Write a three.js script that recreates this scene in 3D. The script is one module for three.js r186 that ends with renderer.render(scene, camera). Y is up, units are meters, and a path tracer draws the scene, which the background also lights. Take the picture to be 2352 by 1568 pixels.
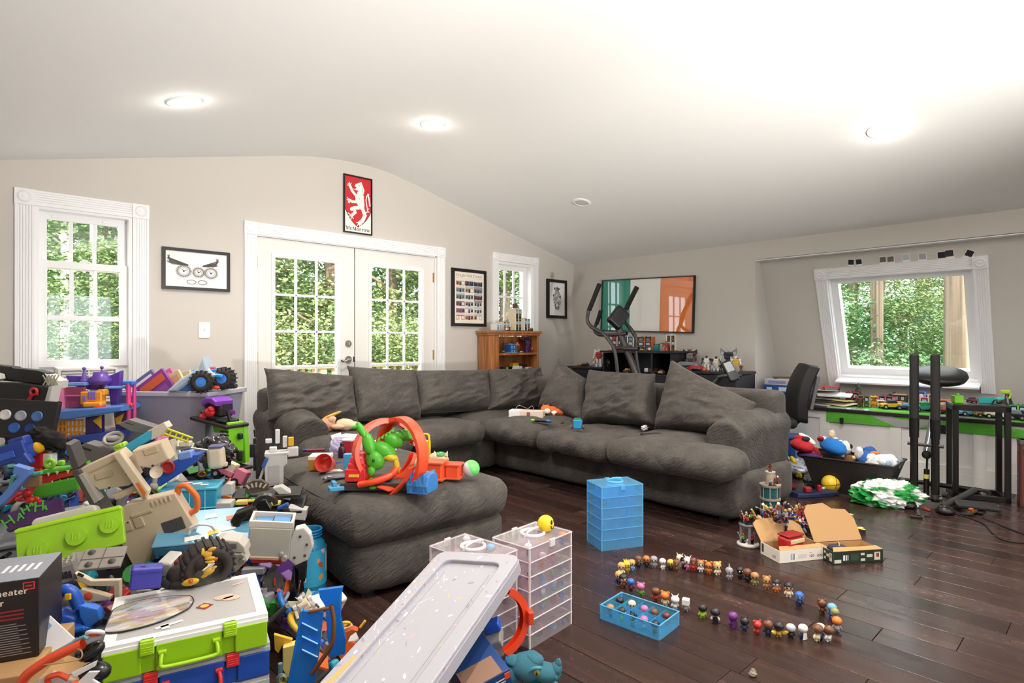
import * as THREE from 'three';
import { RoundedBoxGeometry } from 'three/addons/geometries/RoundedBoxGeometry.js';
import { mergeGeometries, mergeVertices, toCreasedNormals } from 'three/addons/utils/BufferGeometryUtils.js';
import { ImprovedNoise } from 'three/addons/math/ImprovedNoise.js';

// ---------- camera, sky, sun, exposure ----------
const PI = Math.PI, FOC = 1340, EYE = 1.16, YAW = 43.3 * PI / 180;
const scene = new THREE.Scene();
const camera = new THREE.PerspectiveCamera(2 * Math.atan(784 / FOC) * 180 / PI, 1.5, 0.05, 200);
camera.position.set(0, EYE, 0); camera.rotation.y = -YAW;
scene.add(camera);
const renderer = new THREE.WebGLRenderer({ antialias: true });
renderer.toneMapping = THREE.LinearToneMapping;
renderer.toneMappingExposure = 1.12;
renderer.shadowMap.enabled = true;
scene.background = new THREE.Color(0.86, 0.93, 1.0);
scene.backgroundIntensity = 5.5;
const sun = new THREE.DirectionalLight(0xfff0d8, 9);
sun.position.set(-9, 22, 15); sun.target.position.set(3, 0, -6); scene.add(sun, sun.target);
sun.castShadow = true; sun.shadow.mapSize.set(4096, 4096); sun.shadow.radius = 1.5;
Object.assign(sun.shadow.camera, { left: -30, right: 30, top: 30, bottom: -30, near: 1, far: 90 });
const LAMP_POWER = 8.5, FLASH_POWER = 135;

// ---------- helpers ----------
let seed = 7;
const rnd = (a = 1, b) => { seed = (seed * 1664525 + 1013904223) >>> 0; const r = seed / 4294967296; return b === undefined ? r * a : a + r * (b - a); };
const pick = a => a[Math.floor(rnd(a.length))];
const noise = new ImprovedNoise();
const fbm = (x, y, z, o = 4) => { let s = 0, a = .5; for (let i = 0; i < o; i++) { s += a * noise.noise(x, y, z); x *= 2.03; y *= 2.03; z *= 2.03; a *= .5; } return s; };
const V = (x, y, z) => new THREE.Vector3(x, y, z);
const SN = Math.sin(YAW), CS = Math.cos(YAW);
const ray = (px, py) => { const t = (px - 1176) / FOC; return V(SN + CS * t, (784 - py) / FOC, -CS + SN * t); };   // direction of a pixel of the photograph
const onF = (px, py, h = 0) => { const r = ray(px, py); return r.multiplyScalar((h - EYE) / r.y).add(V(0, EYE, 0)); };
const onZ = (px, py, z) => { const r = ray(px, py); return r.multiplyScalar(z / r.z).add(V(0, EYE, 0)); };
const onX = (px, py, x) => { const r = ray(px, py); return r.multiplyScalar(x / r.x).add(V(0, EYE, 0)); };
const at = (px, py, d) => ray(px, py).multiplyScalar(d).add(V(0, EYE, 0));

const M4 = new THREE.Matrix4(), Q = new THREE.Quaternion(), EU = new THREE.Euler();
function tf(g, x = 0, y = 0, z = 0, rx = 0, ry = 0, rz = 0, s = 1) {
  M4.compose(V(x, y, z), Q.setFromEuler(EU.set(rx, ry, rz)), typeof s === 'number' ? V(s, s, s) : V(...s)); g.applyMatrix4(M4); return g;
}
const ni = g => { const r = g.index ? g.toNonIndexed() : g; for (const k of Object.keys(r.attributes)) if (!['position', 'normal', 'uv'].includes(k)) r.deleteAttribute(k); r.morphAttributes = {}; return r; };
const box = (w, h, d, x = 0, y = 0, z = 0, rx = 0, ry = 0, rz = 0) => ni(tf(new THREE.BoxGeometry(w, h, d), x, y, z, rx, ry, rz));
const rbox = (w, h, d, r, x = 0, y = 0, z = 0, rx = 0, ry = 0, rz = 0, n = 2) => ni(tf(new RoundedBoxGeometry(w, h, d, n, Math.min(r, w / 2.01, h / 2.01, d / 2.01)), x, y, z, rx, ry, rz));
const cyl = (r1, r2, h, x = 0, y = 0, z = 0, rx = 0, ry = 0, rz = 0, n = 20, open = false) => ni(tf(new THREE.CylinderGeometry(r1, r2, h, n, 1, open), x, y, z, rx, ry, rz));
const sph = (r, x = 0, y = 0, z = 0, sx = 1, sy = 1, sz = 1, n = 14, rx = 0, ry = 0, rz = 0) => ni(tf(new THREE.SphereGeometry(r, n, Math.ceil(n * .7)), x, y, z, rx, ry, rz, [sx, sy, sz]));
const tor = (R, r, x = 0, y = 0, z = 0, rx = 0, ry = 0, rz = 0, arc = 2 * PI, n = 24, m = 8) => ni(tf(new THREE.TorusGeometry(R, r, m, n, arc), x, y, z, rx, ry, rz));
const cone = (r, h, x = 0, y = 0, z = 0, rx = 0, ry = 0, rz = 0, n = 12) => ni(tf(new THREE.ConeGeometry(r, h, n), x, y, z, rx, ry, rz));
const lathe = (pts, x = 0, y = 0, z = 0, n = 24, rx = 0, ry = 0, rz = 0) => ni(tf(new THREE.LatheGeometry(pts.map(p => new THREE.Vector2(p[0], p[1])), n), x, y, z, rx, ry, rz));
const curve = pts => new THREE.CatmullRomCurve3(pts.map(p => p.isVector3 ? p : V(...p)), false, 'catmullrom', .4);
const tube = (pts, r, seg = 24, n = 8, closed = false) => { const c = curve(pts); c.closed = closed; return ni(new THREE.TubeGeometry(c, seg, r, n, closed)); };
const bar = (a, b, r, n = 10) => { const p = V(...a), q = V(...b), d = q.clone().sub(p), g = new THREE.CylinderGeometry(r, r, d.length(), n); g.applyQuaternion(new THREE.Quaternion().setFromUnitVectors(V(0, 1, 0), d.clone().normalize())); const m = p.add(q).multiplyScalar(.5); return ni(g.translate(m.x, m.y, m.z)); };
const shapeOf = pts => { const s = new THREE.Shape(); pts.forEach((p, i) => i ? s.lineTo(p[0], p[1]) : s.moveTo(p[0], p[1])); s.closePath(); return s; };
const rrect = (w, h, r, cx = 0, cy = 0) => { const s = new THREE.Shape(), x = cx - w / 2, y = cy - h / 2; s.moveTo(x + r, y); s.lineTo(x + w - r, y); s.quadraticCurveTo(x + w, y, x + w, y + r); s.lineTo(x + w, y + h - r); s.quadraticCurveTo(x + w, y + h, x + w - r, y + h); s.lineTo(x + r, y + h); s.quadraticCurveTo(x, y + h, x, y + h - r); s.lineTo(x, y + r); s.quadraticCurveTo(x, y, x + r, y); return s; };
const ext = (s, depth, bevel = 0, x = 0, y = 0, z = 0, rx = 0, ry = 0, rz = 0, seg = 6) => ni(tf(new THREE.ExtrudeGeometry(Array.isArray(s) ? shapeOf(s) : s, { depth, bevelEnabled: bevel > 0, bevelSize: bevel, bevelThickness: bevel, bevelSegments: 2, curveSegments: seg, bevelOffset: -bevel }), x, y, z, rx, ry, rz));
const merge = gs => mergeGeometries(gs.flat(3).map(ni), false);
const hole = (s, pts) => { const p = new THREE.Path(); pts.forEach((q, i) => i ? p.lineTo(q[0], q[1]) : p.moveTo(q[0], q[1])); p.closePath(); s.holes.push(p); };
const rect = (x0, x1, y0, y1) => [[x0, y0], [x1, y0], [x1, y1], [x0, y1]];
function boxUV(g, s = 1) {   // uv in metres, each triangle along its widest side
  g = ni(g); const p = g.attributes.position, uv = new Float32Array(p.count * 2), A = V(0, 0, 0), B = V(0, 0, 0), C = V(0, 0, 0);
  for (let i = 0; i < p.count; i += 3) { A.fromBufferAttribute(p, i); B.fromBufferAttribute(p, i + 1).sub(A); C.fromBufferAttribute(p, i + 2).sub(A); B.cross(C); const ax = Math.abs(B.x), ay = Math.abs(B.y), az = Math.abs(B.z);
    for (let k = i; k < i + 3; k++) { const x = p.getX(k), y = p.getY(k), z = p.getZ(k), [a, b] = ay >= ax && ay >= az ? [x, z] : ax >= az ? [z, y] : [x, y]; uv[2 * k] = a * s; uv[2 * k + 1] = b * s; } }
  g.setAttribute('uv', new THREE.BufferAttribute(uv, 2)); return g;
}
const taken = {};
const numbered = n => { const k = taken[n] = (taken[n] ?? -1) + 1; return k ? `${n}_${String(k).padStart(3, '0')}` : n; };
function part(name, g, m, parent, label) {
  const o = new THREE.Mesh(Array.isArray(g) ? merge(g) : g, m); o.name = name; o.castShadow = o.receiveShadow = true; parent.add(o);
  if (label) o.userData.label = label; return o;
}
function tag(o, label, category, group, kind) { o.userData.label = label; o.userData.category = category; if (group) o.userData.group = group; if (kind) o.userData.kind = kind; return o; }
function thing(name, label, category, p = [0, 0, 0], turn = 0, group) {
  const o = new THREE.Group(); o.name = numbered(name); scene.add(o);
  if (p.isVector3) o.position.copy(p); else o.position.set(...p);
  if (Array.isArray(turn)) o.rotation.set(turn[0], turn[1], turn[2], 'YXZ'); else o.rotation.y = turn;
  return tag(o, label, category, group);
}
function solo(name, label, category, g, m, p = [0, 0, 0], turn = 0, group) {   // a thing that is one mesh
  const o = part(numbered(name), g, m, scene);
  if (p.isVector3) o.position.copy(p); else o.position.set(...p);
  if (Array.isArray(turn)) o.rotation.set(turn[0], turn[1], turn[2], 'YXZ'); else o.rotation.y = turn;
  return tag(o, label, category, group);
}
function struct(name, label, category, g, m, parent = scene) { const o = part(name, g, m, parent); tag(o, label, category, null, 'structure'); return o; }
function copyOf(o, p, turn, label, group, name) {
  const c = o.clone(); c.name = numbered(name || o.name.replace(/_\d{3}$/, '')); scene.add(c);
  if (p.isVector3) c.position.copy(p); else c.position.set(...p);
  if (Array.isArray(turn)) c.rotation.set(turn[0], turn[1], turn[2], 'YXZ'); else c.rotation.set(0, turn, 0);
  c.userData = { ...o.userData }; if (label) c.userData.label = label; if (group) c.userData.group = group; return c;
}
// ---------- materials ----------
const cache = {};
function mt(c, r = .5, o = {}) { const k = c + '|' + r + JSON.stringify(o); return cache[k] ??= new THREE.MeshPhysicalMaterial({ color: c, roughness: r, side: THREE.DoubleSide, ...o }); }
const plastic = c => mt(c, .38, { clearcoat: .12, clearcoatRoughness: .3 });
function canvasTex(w, h, draw, rep) { const c = document.createElement('canvas'); c.width = w; c.height = h; draw(c.getContext('2d'), w, h); const t = new THREE.CanvasTexture(c); t.colorSpace = THREE.SRGBColorSpace; if (rep) t.wrapS = t.wrapT = THREE.RepeatWrapping; t.anisotropy = 8; return t; }
function dataTex(n, f, srgb = true, n2 = n) { const d = new Uint8Array(n * n2 * 4); for (let j = 0; j < n2; j++) for (let i = 0; i < n; i++) { const c = f(i / n, j / n2), k = (j * n + i) * 4; d[k] = c[0]; d[k + 1] = c[1]; d[k + 2] = c[2]; d[k + 3] = 255; } const t = new THREE.DataTexture(d, n, n2); t.wrapS = t.wrapT = THREE.RepeatWrapping; t.magFilter = THREE.LinearFilter; t.minFilter = THREE.LinearMipmapLinearFilter; t.generateMipmaps = true; if (srgb) t.colorSpace = THREE.SRGBColorSpace; t.needsUpdate = true; return t; }
const tile = (u, v, f, k) => { const a = f(u * k, v * k), b = f(u * k - k, v * k), c = f(u * k, v * k - k), d = f(u * k - k, v * k - k); return (a * (1 - u) + b * u) * (1 - v) + (c * (1 - u) + d * u) * v; };
const withMap = (m, map, rx, ry) => { const t = map.clone(); t.repeat.set(rx, ry); t.needsUpdate = true; const k = m.clone(); k.map = t; return k; };
const printMat = (w, h, draw, r = .6, o = {}) => new THREE.MeshPhysicalMaterial({ map: canvasTex(w, h, draw), roughness: r, side: THREE.DoubleSide, ...o });

const bumpFine = dataTex(256, (u, v) => { const k = 128 + 220 * tile(u, v, (x, y) => fbm(x, y, 3.3, 3), 40); return [k, k, k]; }, false);
const wallMat = new THREE.MeshStandardMaterial({ color: 0xcec8c0, roughness: .82, bumpMap: bumpFine, bumpScale: .0006, side: THREE.DoubleSide });
const ceilMat = new THREE.MeshStandardMaterial({ color: 0xf4f4f2, roughness: .9, side: THREE.DoubleSide });
const trimMat = mt(0xf3f3f3, .42);
const doorMat = mt(0xe6e3dd, .5);
const glassMat = new THREE.MeshPhysicalMaterial({ color: 0xffffff, roughness: 0, transmission: 1, thickness: 0, ior: 1.45, side: THREE.DoubleSide });
const brass = mt(0xb9a06a, .3, { metalness: .9 }), nickel = mt(0xb5b0a8, .25, { metalness: .95 }), steel = mt(0x9a9ca0, .3, { metalness: .9 });
const blackMetal = mt(0x1b1817, .38, { metalness: .3 }), blackPlastic = mt(0x17171a, .35, { clearcoat: .2 });
const clearMat = (c, o = .9) => new THREE.MeshPhysicalMaterial({ color: c, roughness: .12, transmission: o, thickness: 0, ior: 1.3, side: THREE.DoubleSide });

// ---------- floor: dark planks, each its own board ----------
const woodTex = dataTex(512, (u, v) => { const g = tile(u, v, (x, y) => fbm(x * 10, y * .7, 1.7, 4), 4), w = tile(u, v, (x, y) => fbm(x * 2, y * .6, 8.2, 3), 3), s = tile(u, v, (x, y) => noise.noise(x * 34, y * 1.3, 4), 4); const k = 1 + g * .5 + w * .5 + Math.max(0, s - .3) * .5 + (tile(u, v, (x, y) => noise.noise(x, y, 2.2), 110) > .42 && w > .04 ? .9 : 0) + (tile(u, v, (x, y) => fbm(x, y * .5, 7.7, 4), 9) > .24 ? .35 : 0); return [60 * k, 44 * k, 40 * k].map(q => Math.max(0, Math.min(255, q))); });
const scuffTex = dataTex(512, (u, v) => { const a = tile(u, v, (x, y) => fbm(x, y, 9.1, 4), 5), b = tile(u, v, (x, y) => fbm(x * 3, y, 2.1, 4), 8), k = 56 + 120 * Math.max(0, a) + 70 * Math.max(0, b - .05); return [k, Math.min(255, k), k]; }, false);
const plankMats = [0, 1, 2, 3, 4].map(i => { const m = new THREE.MeshPhysicalMaterial({ color: [0xffffff, 0xe2dad6, 0xfff2ea, 0xcfc4c0, 0xf0e2dd][i], map: woodTex.clone(), roughness: 1, roughnessMap: scuffTex.clone(), specularIntensity: .75 }); m.map.offset.set(i * .37, i * .23); m.map.repeat.set(1.6, .42); m.roughnessMap.repeat.set(.9, .7); m.roughnessMap.offset.set(i * .2, i * .4); m.map.needsUpdate = m.roughnessMap.needsUpdate = true; return m; });
{
  const floor = struct('floor', 'dark brown wood plank floor with glossy worn finish', 'floor', box(7.4, .1, 8.4, 3.05, -.062, -1), mt(0x140d0b, .7));
  const W = .1475, geos = {}; let n = 0;
  const board = (x, z0, z1) => { const key = (z1 - z0).toFixed(2); if (!geos[key]) { const L = z1 - z0 - .0015, g = boxUV(rbox(W - .002, .014, L, .0022, 0, 0, 0, 0, 0, 0, 1)); geos[key] = g; }
    const o = part('plank', geos[key], plankMats[Math.floor(rnd(5))], floor); o.position.set(x, -.007, (z0 + z1) / 2); n++; };
  for (let i = 0; i < 49; i++) {
    const x = -.53 + W * (i + .5) - .0; let z = -5.0 - rnd(1.1);
    if (x > 6.6) break;
    for (; z < 3;) { let L = [1.0, 1.25, .85, 1.5][Math.floor(rnd(4))]; const z0 = Math.max(z, -5.02), z1 = Math.min(z + L, 3.02); if (z1 - z0 > .08) board(x, +z0.toFixed(2), +z1.toFixed(2)); z += L; }
  }
}
// ---------- room shell ----------
const ceilPts = [[-.7, 2.125], [2.05, 2.765], [2.3, 2.812], [2.5, 2.832], [2.68, 2.838], [2.86, 2.836], [3.05, 2.818], [3.3, 2.77], [5.98, 2.125]];
{
  const s = [...ceilPts, ...ceilPts.map(p => [p[0], p[1] + .14]).reverse()];
  struct('ceiling', 'white vaulted drywall ceiling with a softly rounded ridge', 'ceiling', toCreasedNormals(ext(s, 8.4, 0, 0, 0, -5.2), .6), ceilMat);
  // gable wall
  const g = shapeOf([[-.7, -.02], [5.98, -.02], ...ceilPts.slice().reverse().map(p => [p[0], p[1] + .05])]);
  hole(g, rect(.345, .91, .74, 2.075)); hole(g, rect(1.778, 3.618, 0, 2.055)); hole(g, rect(4.478, 5.055, .95, 2.085));
  struct('wall_back', 'greige painted gable wall with french doors and two windows', 'wall', ext(g, .2, 0, 0, 0, -5.2), wallMat);
  const box4 = (n, l, gg) => struct(n, l, 'wall', gg, wallMat);
  box4('wall_left', 'greige side wall beside the toy heap', box(.16, 2.4, 8.4, -.62, 1.1, -1));
  box4('wall_right', 'greige wall behind the exercise machine', box(.16, 2.4, 2.52, 5.9, 1.1, -3.94));
  const rear = shapeOf([[-.7, -.02], [5.98, -.02], ...ceilPts.slice().reverse().map(p => [p[0], p[1] + .05])]);
  hole(rear, rect(.5, 2.1, .75, 2.06)); hole(rear, rect(3.3, 4.9, .75, 2.06));
  struct('wall_rear', 'greige gable wall behind the viewer with two windows', 'wall', ext(rear, .2, 0, 0, 0, 3), wallMat);
  box4('wall_right_near', 'greige wall past the window recess', box(.16, 2.4, 2.72, 5.9, 1.1, 1.84));
  // dormer recess: header, reveals, sloping wall
  struct('wall_header', 'greige header above the window recess', 'wall', box(.16, .24, 3.16, 5.9, 2.1, -1.1), wallMat);
  const rv = [[5.98, 1.98], [5.82, 1.98], [5.82, 0], [6.72, 0], [5.94, 2.1]];
  struct('wall_reveal', 'pale wedge shaped side wall of the window recess', 'wall', [ext(rv, .08, 0, 0, 0, -2.68), ext(rv, .08, 0, 0, 0, .4)], wallMat);
  struct('trim_soffit', 'white edge strip under the recess header', 'trim', box(.1, .012, 3.0, 5.87, 1.978, -1.1), trimMat);
}
const SLOPE = Math.atan(.365);
const slopeFrame = o => { o.position.set(5.925, 1.977, 0); o.quaternion.setFromAxisAngle(V(0, 0, 1), SLOPE).multiply(new THREE.Quaternion().setFromAxisAngle(V(0, 1, 0), -PI / 2)); return o; };
const rightFrame = o => { o.position.set(5.82, 0, 0); o.rotation.y = -PI / 2; return o; };
const backFrame = o => { o.position.set(0, 0, -5); return o; };
{
  const s = shapeOf(rect(-2.68, .48, -2.12, .16)); hole(s, rect(-2.0, -.88, -1.25, -.225));
  slopeFrame(struct('wall_slope', 'greige sloping wall around the tilted window', 'wall', ext(s, .2, 0, 0, 0, -.2), wallMat));
}
// fluted casing with corner rosettes
function flute(w, L) { const t = .02, n = 5, pts = [[-w / 2, 0], [-w / 2, t]]; const m = w * .12, gw = (w - 2 * m) / n; for (let i = 0; i < n; i++) { const x = -w / 2 + m + gw * i; pts.push([x + gw * .12, t], [x + gw * .3, t - .007], [x + gw * .7, t - .007], [x + gw * .88, t]); } pts.push([w / 2, t], [w / 2, 0]); return ext(pts, L, 0, 0, L / 2, 0, PI / 2, 0, 0); }
function rosette(w) { return [rbox(w, w, .026, .003, 0, 0, .013), lathe([[0, .008], [.012, .008], [.016, .002], [.022, .002], [.026, .008], [.031, .008], [.035, .001], [.04, .001], [.042, 0]].map(p => [p[0] * w / .1, p[1]]), 0, 0, .026, 28, PI / 2)]; }
function casing(name, label, frame, x0, x1, y0, y1, w, bottom, m = trimMat) {
  const g = new THREE.Group(); g.name = name; scene.add(g); tag(g, label, 'trim', null, 'structure'); frame(g);
  const L = y1 - w - y0, W = x1 - x0;
  for (const x of [x0 + w / 2, x1 - w / 2]) { const f = part('casing', flute(w, L), m, g); f.position.set(x, y0 + L / 2, 0); const r = part('rosette', rosette(w * 1.06), m, g); r.position.set(x, y1 - w / 2, 0); }
  const hd = part('head_casing', flute(w, W - 2 * w), m, g); hd.rotation.z = PI / 2; hd.position.set((x0 + x1) / 2, y1 - w / 2, 0);
  if (bottom) { const b = part('stool', rbox(W + .02, .03, .07, .006, (x0 + x1) / 2, y0 - .01, .03), m, g); }
  return g;
}
casing('trim_1', 'white fluted casing around the tall double hung window', backFrame, .248, 1.005, .72, 2.163, .1, false);
casing('trim_2', 'white fluted casing around the french doors', backFrame, 1.684, 3.722, 0, 2.15, .1, false);
casing('trim_3', 'white fluted casing around the small window above the oak bookcase', backFrame, 4.395, 5.14, .9, 2.178, .088, false);
casing('trim_4', 'white fluted casing around the tilted picture window', slopeFrame, -2.09, -.785, -1.34, -.135, .098, false);
// rosette at the joint of trim is inside casing(); jamb linings
const frameRing = (x0, x1, y0, y1, w, z0, z1) => { const s = shapeOf(rect(x0, x1, y0, y1)); hole(s, rect(x0 + w, x1 - w, y0 + w, y1 - w)); return ext(s, z1 - z0, 0, 0, 0, z0); };
function windowThing(name, label, frame) { const g = new THREE.Group(); g.name = name; scene.add(g); tag(g, label, 'window', null, 'structure'); frame(g); return g; }
function panes(parent, xs, ys, z, t, mw) { // xs, ys: edges of the lights; a bar between each two
  for (let i = 0; i < xs.length - 1; i++) for (let j = 0; j < ys.length - 1; j++) part('pane', box(xs[i + 1] - xs[i] - mw * .5, ys[j + 1] - ys[j] - mw * .5, .003, (xs[i] + xs[i + 1]) / 2, (ys[j] + ys[j + 1]) / 2, z), glassMat, parent);
  for (let i = 1; i < xs.length - 1; i++) part('muntin', rbox(mw, ys.at(-1) - ys[0], t, .003, xs[i], (ys[0] + ys.at(-1)) / 2, z, 0, 0, 0, 1), trimMat, parent);
  for (let j = 1; j < ys.length - 1; j++) part('muntin', rbox(xs.at(-1) - xs[0], mw, t, .003, (xs[0] + xs.at(-1)) / 2, ys[j], z, 0, 0, 0, 1), trimMat, parent);
}
{ // window_1: double hung, lower sash raised over an air conditioner
  const w = windowThing('window_1', 'white double hung window with six lights above one wide pane', backFrame);
  part('jamb', frameRing(.345, .91, .74, 2.075, .028, -.2, .0), trimMat, w);
  const up = part('upper_sash', frameRing(.373, .882, 1.66, 2.047, .048, -.12, -.085), trimMat, w); panes(up, [.421, .555, .69, .834], [1.708, 1.999], -.1, .02, .022);
  const lo = part('lower_sash', frameRing(.373, .882, .985, 1.712, .047, -.08, -.045), trimMat, w); panes(lo, [.42, .555, .69, .835], [1.335, 1.665], -.062, .02, .022);
  part('pane', box(.41, .28, .003, .628, 1.17, -.062), glassMat, lo); part('meeting_rail', rbox(.42, .034, .036, .004, .628, 1.322, -.062), trimMat, lo);
  part('sash_lock', [rbox(.06, .014, .03, .004, .63, 1.716, -.055), rbox(.03, .012, .02, .004, .63, 1.727, -.05)], mt(0xf1f1f1, .4), w);
  for (const x of [.47, .76]) part('vent_latch', rbox(.05, .016, .012, .004, x, 2.02, -.08), trimMat, up);
  part('accordion_panel', [box(.09, .24, .012, .42, .865, -.07), box(.09, .24, .012, .838, .865, -.07)], mt(0xeeeeec, .5), w);
}
{ // doors
  const door = (name, label, x0, x1, gx, gy, lever) => {
    const g = new THREE.Group(); g.name = name; scene.add(g); tag(g, label, 'door', null, 'structure'); backFrame(g);
    const s = shapeOf(rect(x0, x1, .012, 2.04)); hole(s, rect(gx[0], gx.at(-1), gy[0], gy.at(-1)));
    part('slab', ext(s, .044, 0, 0, 0, -.07), doorMat, g);
    part('glazing_frame', [frameRing(gx[0] - .028, gx.at(-1) + .028, gy[0] - .028, gy.at(-1) + .028, .03, -.03, -.014)], trimMat, g);
    panes(g, gx, gy, -.045, .02, .02);
    return g;
  };
  const ys = [.29, .613, .93, 1.247, 1.565, 1.885], a = door('door_1', 'left leaf of the white french doors with brass hinges and a lever', 1.79, 2.69, [1.945, 2.137, 2.327, 2.517], ys);
  const b = door('door_2', 'right leaf of the white french doors without a lever', 2.702, 3.606, [2.868, 3.06, 3.252, 3.444], ys);
  for (const [g, x] of [[a, 1.787], [b, 3.608]]) for (const y of [.3, 1.02, 1.83]) part('hinge', [cyl(.007, .007, .1, x, y, -.02, 0, 0, 0, 10), box(.03, .1, .004, x, y, -.024)], brass, g);
  part('deadbolt', [cyl(.031, .033, .012, 2.628, 1.14, -.02, PI / 2), rbox(.012, .034, .02, .004, 2.628, 1.14, -.008)], nickel, a);
  part('lever', [cyl(.032, .034, .014, 2.628, .993, -.019, PI / 2), tube([[2.628, .993, -.015], [2.628, .993, .03], [2.6, .99, .036], [2.555, .975, .036], [2.53, .985, .036]], .009, 20, 8)], nickel, a);
  part('strike_plate', box(.012, .05, .006, 2.686, .993, -.026), mt(0x2c2a28, .4, { metalness: .6 }), a);
  const j = new THREE.Group(); j.name = 'trim_5'; scene.add(j); tag(j, 'white jamb inside the french door opening', 'trim', null, 'structure'); backFrame(j);
  part('jamb', [box(.012, 2.05, .2, 1.783, 1.03, -.1), box(.012, 2.05, .2, 3.613, 1.03, -.1), box(1.84, .014, .2, 2.7, 2.05, -.1), box(.01, 2.03, .02, 2.696, 1.03, -.075)], trimMat, j);
  part('threshold', box(1.84, .02, .2, 2.7, .0, -.11), mt(0x8a7d6d, .5), j);
}
{ // window_2 small
  const w = windowThing('window_2', 'small white window with divided lights above the oak bookcase', backFrame);
  part('jamb', frameRing(4.478, 5.055, .95, 2.085, .025, -.2, 0), trimMat, w);
  const up = part('sash', frameRing(4.503, 5.03, .975, 2.06, .05, -.13, -.09), trimMat, w); panes(up, [4.553, 4.694, 4.838, 4.98], [1.025, 1.37, 1.69, 2.01], -.11, .02, .024);
}
{ // window_3 tilted fixed pane
  const w = windowThing('window_3', 'large tilted picture window with one undivided pane', slopeFrame);
  part('jamb', frameRing(-2.0, -.88, -1.25, -.225, .02, -.2, 0), trimMat, w);
  part('frame', frameRing(-1.98, -.9, -1.23, -.245, .06, -.13, -.06), trimMat, w);
  part('pane', box(.97, .87, .004, -1.44, -.737, -.1), glassMat, w);
  part('sill', rbox(1.12, .02, .3, .004, -1.44, -1.255, -.04), trimMat, w);
}
for (const [i, x0, x1] of [[4, .5, 2.1], [5, 3.3, 4.9]]) { const w = windowThing(`window_${i}`, `white window with ${i === 4 ? 'two' : 'two wide'} panes in the wall behind the viewer`, o => (o.position.set(0, 0, 3), o)); part('frame', [frameRing(x0, x1, .75, 2.06, .06, 0, .14), box(.05, 1.2, .1, (x0 + x1) / 2, 1.4, .07)], trimMat, w); part('pane', box((x1 - x0) / 2 - .08, 1.19, .004, x0 + (x1 - x0) / 4, 1.4, .07), glassMat, w); part('pane', box((x1 - x0) / 2 - .08, 1.19, .004, x1 - (x1 - x0) / 4, 1.4, .07), glassMat, w); }
{ // baseboards
  const bb = (n, l, g) => struct(n, l, 'baseboard', g, trimMat);
  bb('baseboard_back', 'white baseboard under the gable wall', [rbox(.78, .11, .016, .004, 1.29, .055, -4.992), rbox(2.1, .11, .016, .004, 4.77, .055, -4.992)]);
  bb('baseboard_right', 'white baseboard along the right wall', rbox(.016, .11, 2.4, .004, 5.812, .055, -3.8));
}
// ---------- recessed ceiling lights ----------
const lensOn = new THREE.MeshStandardMaterial({ color: 0xffffff, emissive: 0xfff6ea, emissiveIntensity: 30, roughness: .5 }), lensOff = mt(0xd9d9d6, .4);
const ceilY = x => { for (let i = 0; i < ceilPts.length - 1; i++) { const [a, b] = [ceilPts[i], ceilPts[i + 1]]; if (x <= b[0]) return a[1] + (b[1] - a[1]) * (x - a[0]) / (b[0] - a[0]); } return 2.1; };
for (const [x, z, on, l] of [[.9, -3.62, 1, 'lit recessed ceiling light in the slope above the tall window'], [2.64, -3.7, 1, 'lit recessed ceiling light at the ridge before the french doors'], [4.377, -3.66, 0, 'unlit recessed ceiling light in the slope near the oak bookcase'], [4.33, -1.1, 1, 'lit recessed ceiling light in the slope above the picture window bench'], [.9, -1.1, 1, 'lit recessed ceiling light in the slope above the toy boxes'], [2.64, -1.1, 1, 'lit recessed ceiling light at the ridge above the floor figures'], [.9, 1.45, 1, 'lit recessed ceiling light behind the viewer by the side wall'], [2.64, 1.45, 1, 'lit recessed ceiling light behind the viewer at the ridge'], [4.33, 1.45, 1, 'lit recessed ceiling light behind the viewer in the far slope']]) {
  const s = x < 2 ? .2327 : x > 3.3 ? -.2407 : 0, y = ceilY(x), o = thing('ceiling_light', l, 'ceiling light', [x, y, z], [0, 0, Math.atan(s)], 'recessed ceiling lights');
  part('trim_ring', lathe([[.062, -.004], [.066, -.012], [.088, -.008], [.095, 0]], 0, 0, 0, 36), mt(0xfafafa, .5), o);
  part('lens', lathe([[0, -.009], [.045, -.009], [.064, -.006]], 0, 0, 0, 32), on ? lensOn : lensOff, o);
  if (on) { const p = new THREE.SpotLight(0xfff6ec, LAMP_POWER, 0, 1.35, 1); p.position.set(0, -.02, 0); p.target.position.set(0, -1, 0); p.castShadow = true; p.shadow.radius = 3; o.add(p, p.target); const q = new THREE.PointLight(0xfff6ec, .12); q.position.set(0, -.04, 0); q.castShadow = true; q.shadow.radius = 2; o.add(q); }
}

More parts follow.
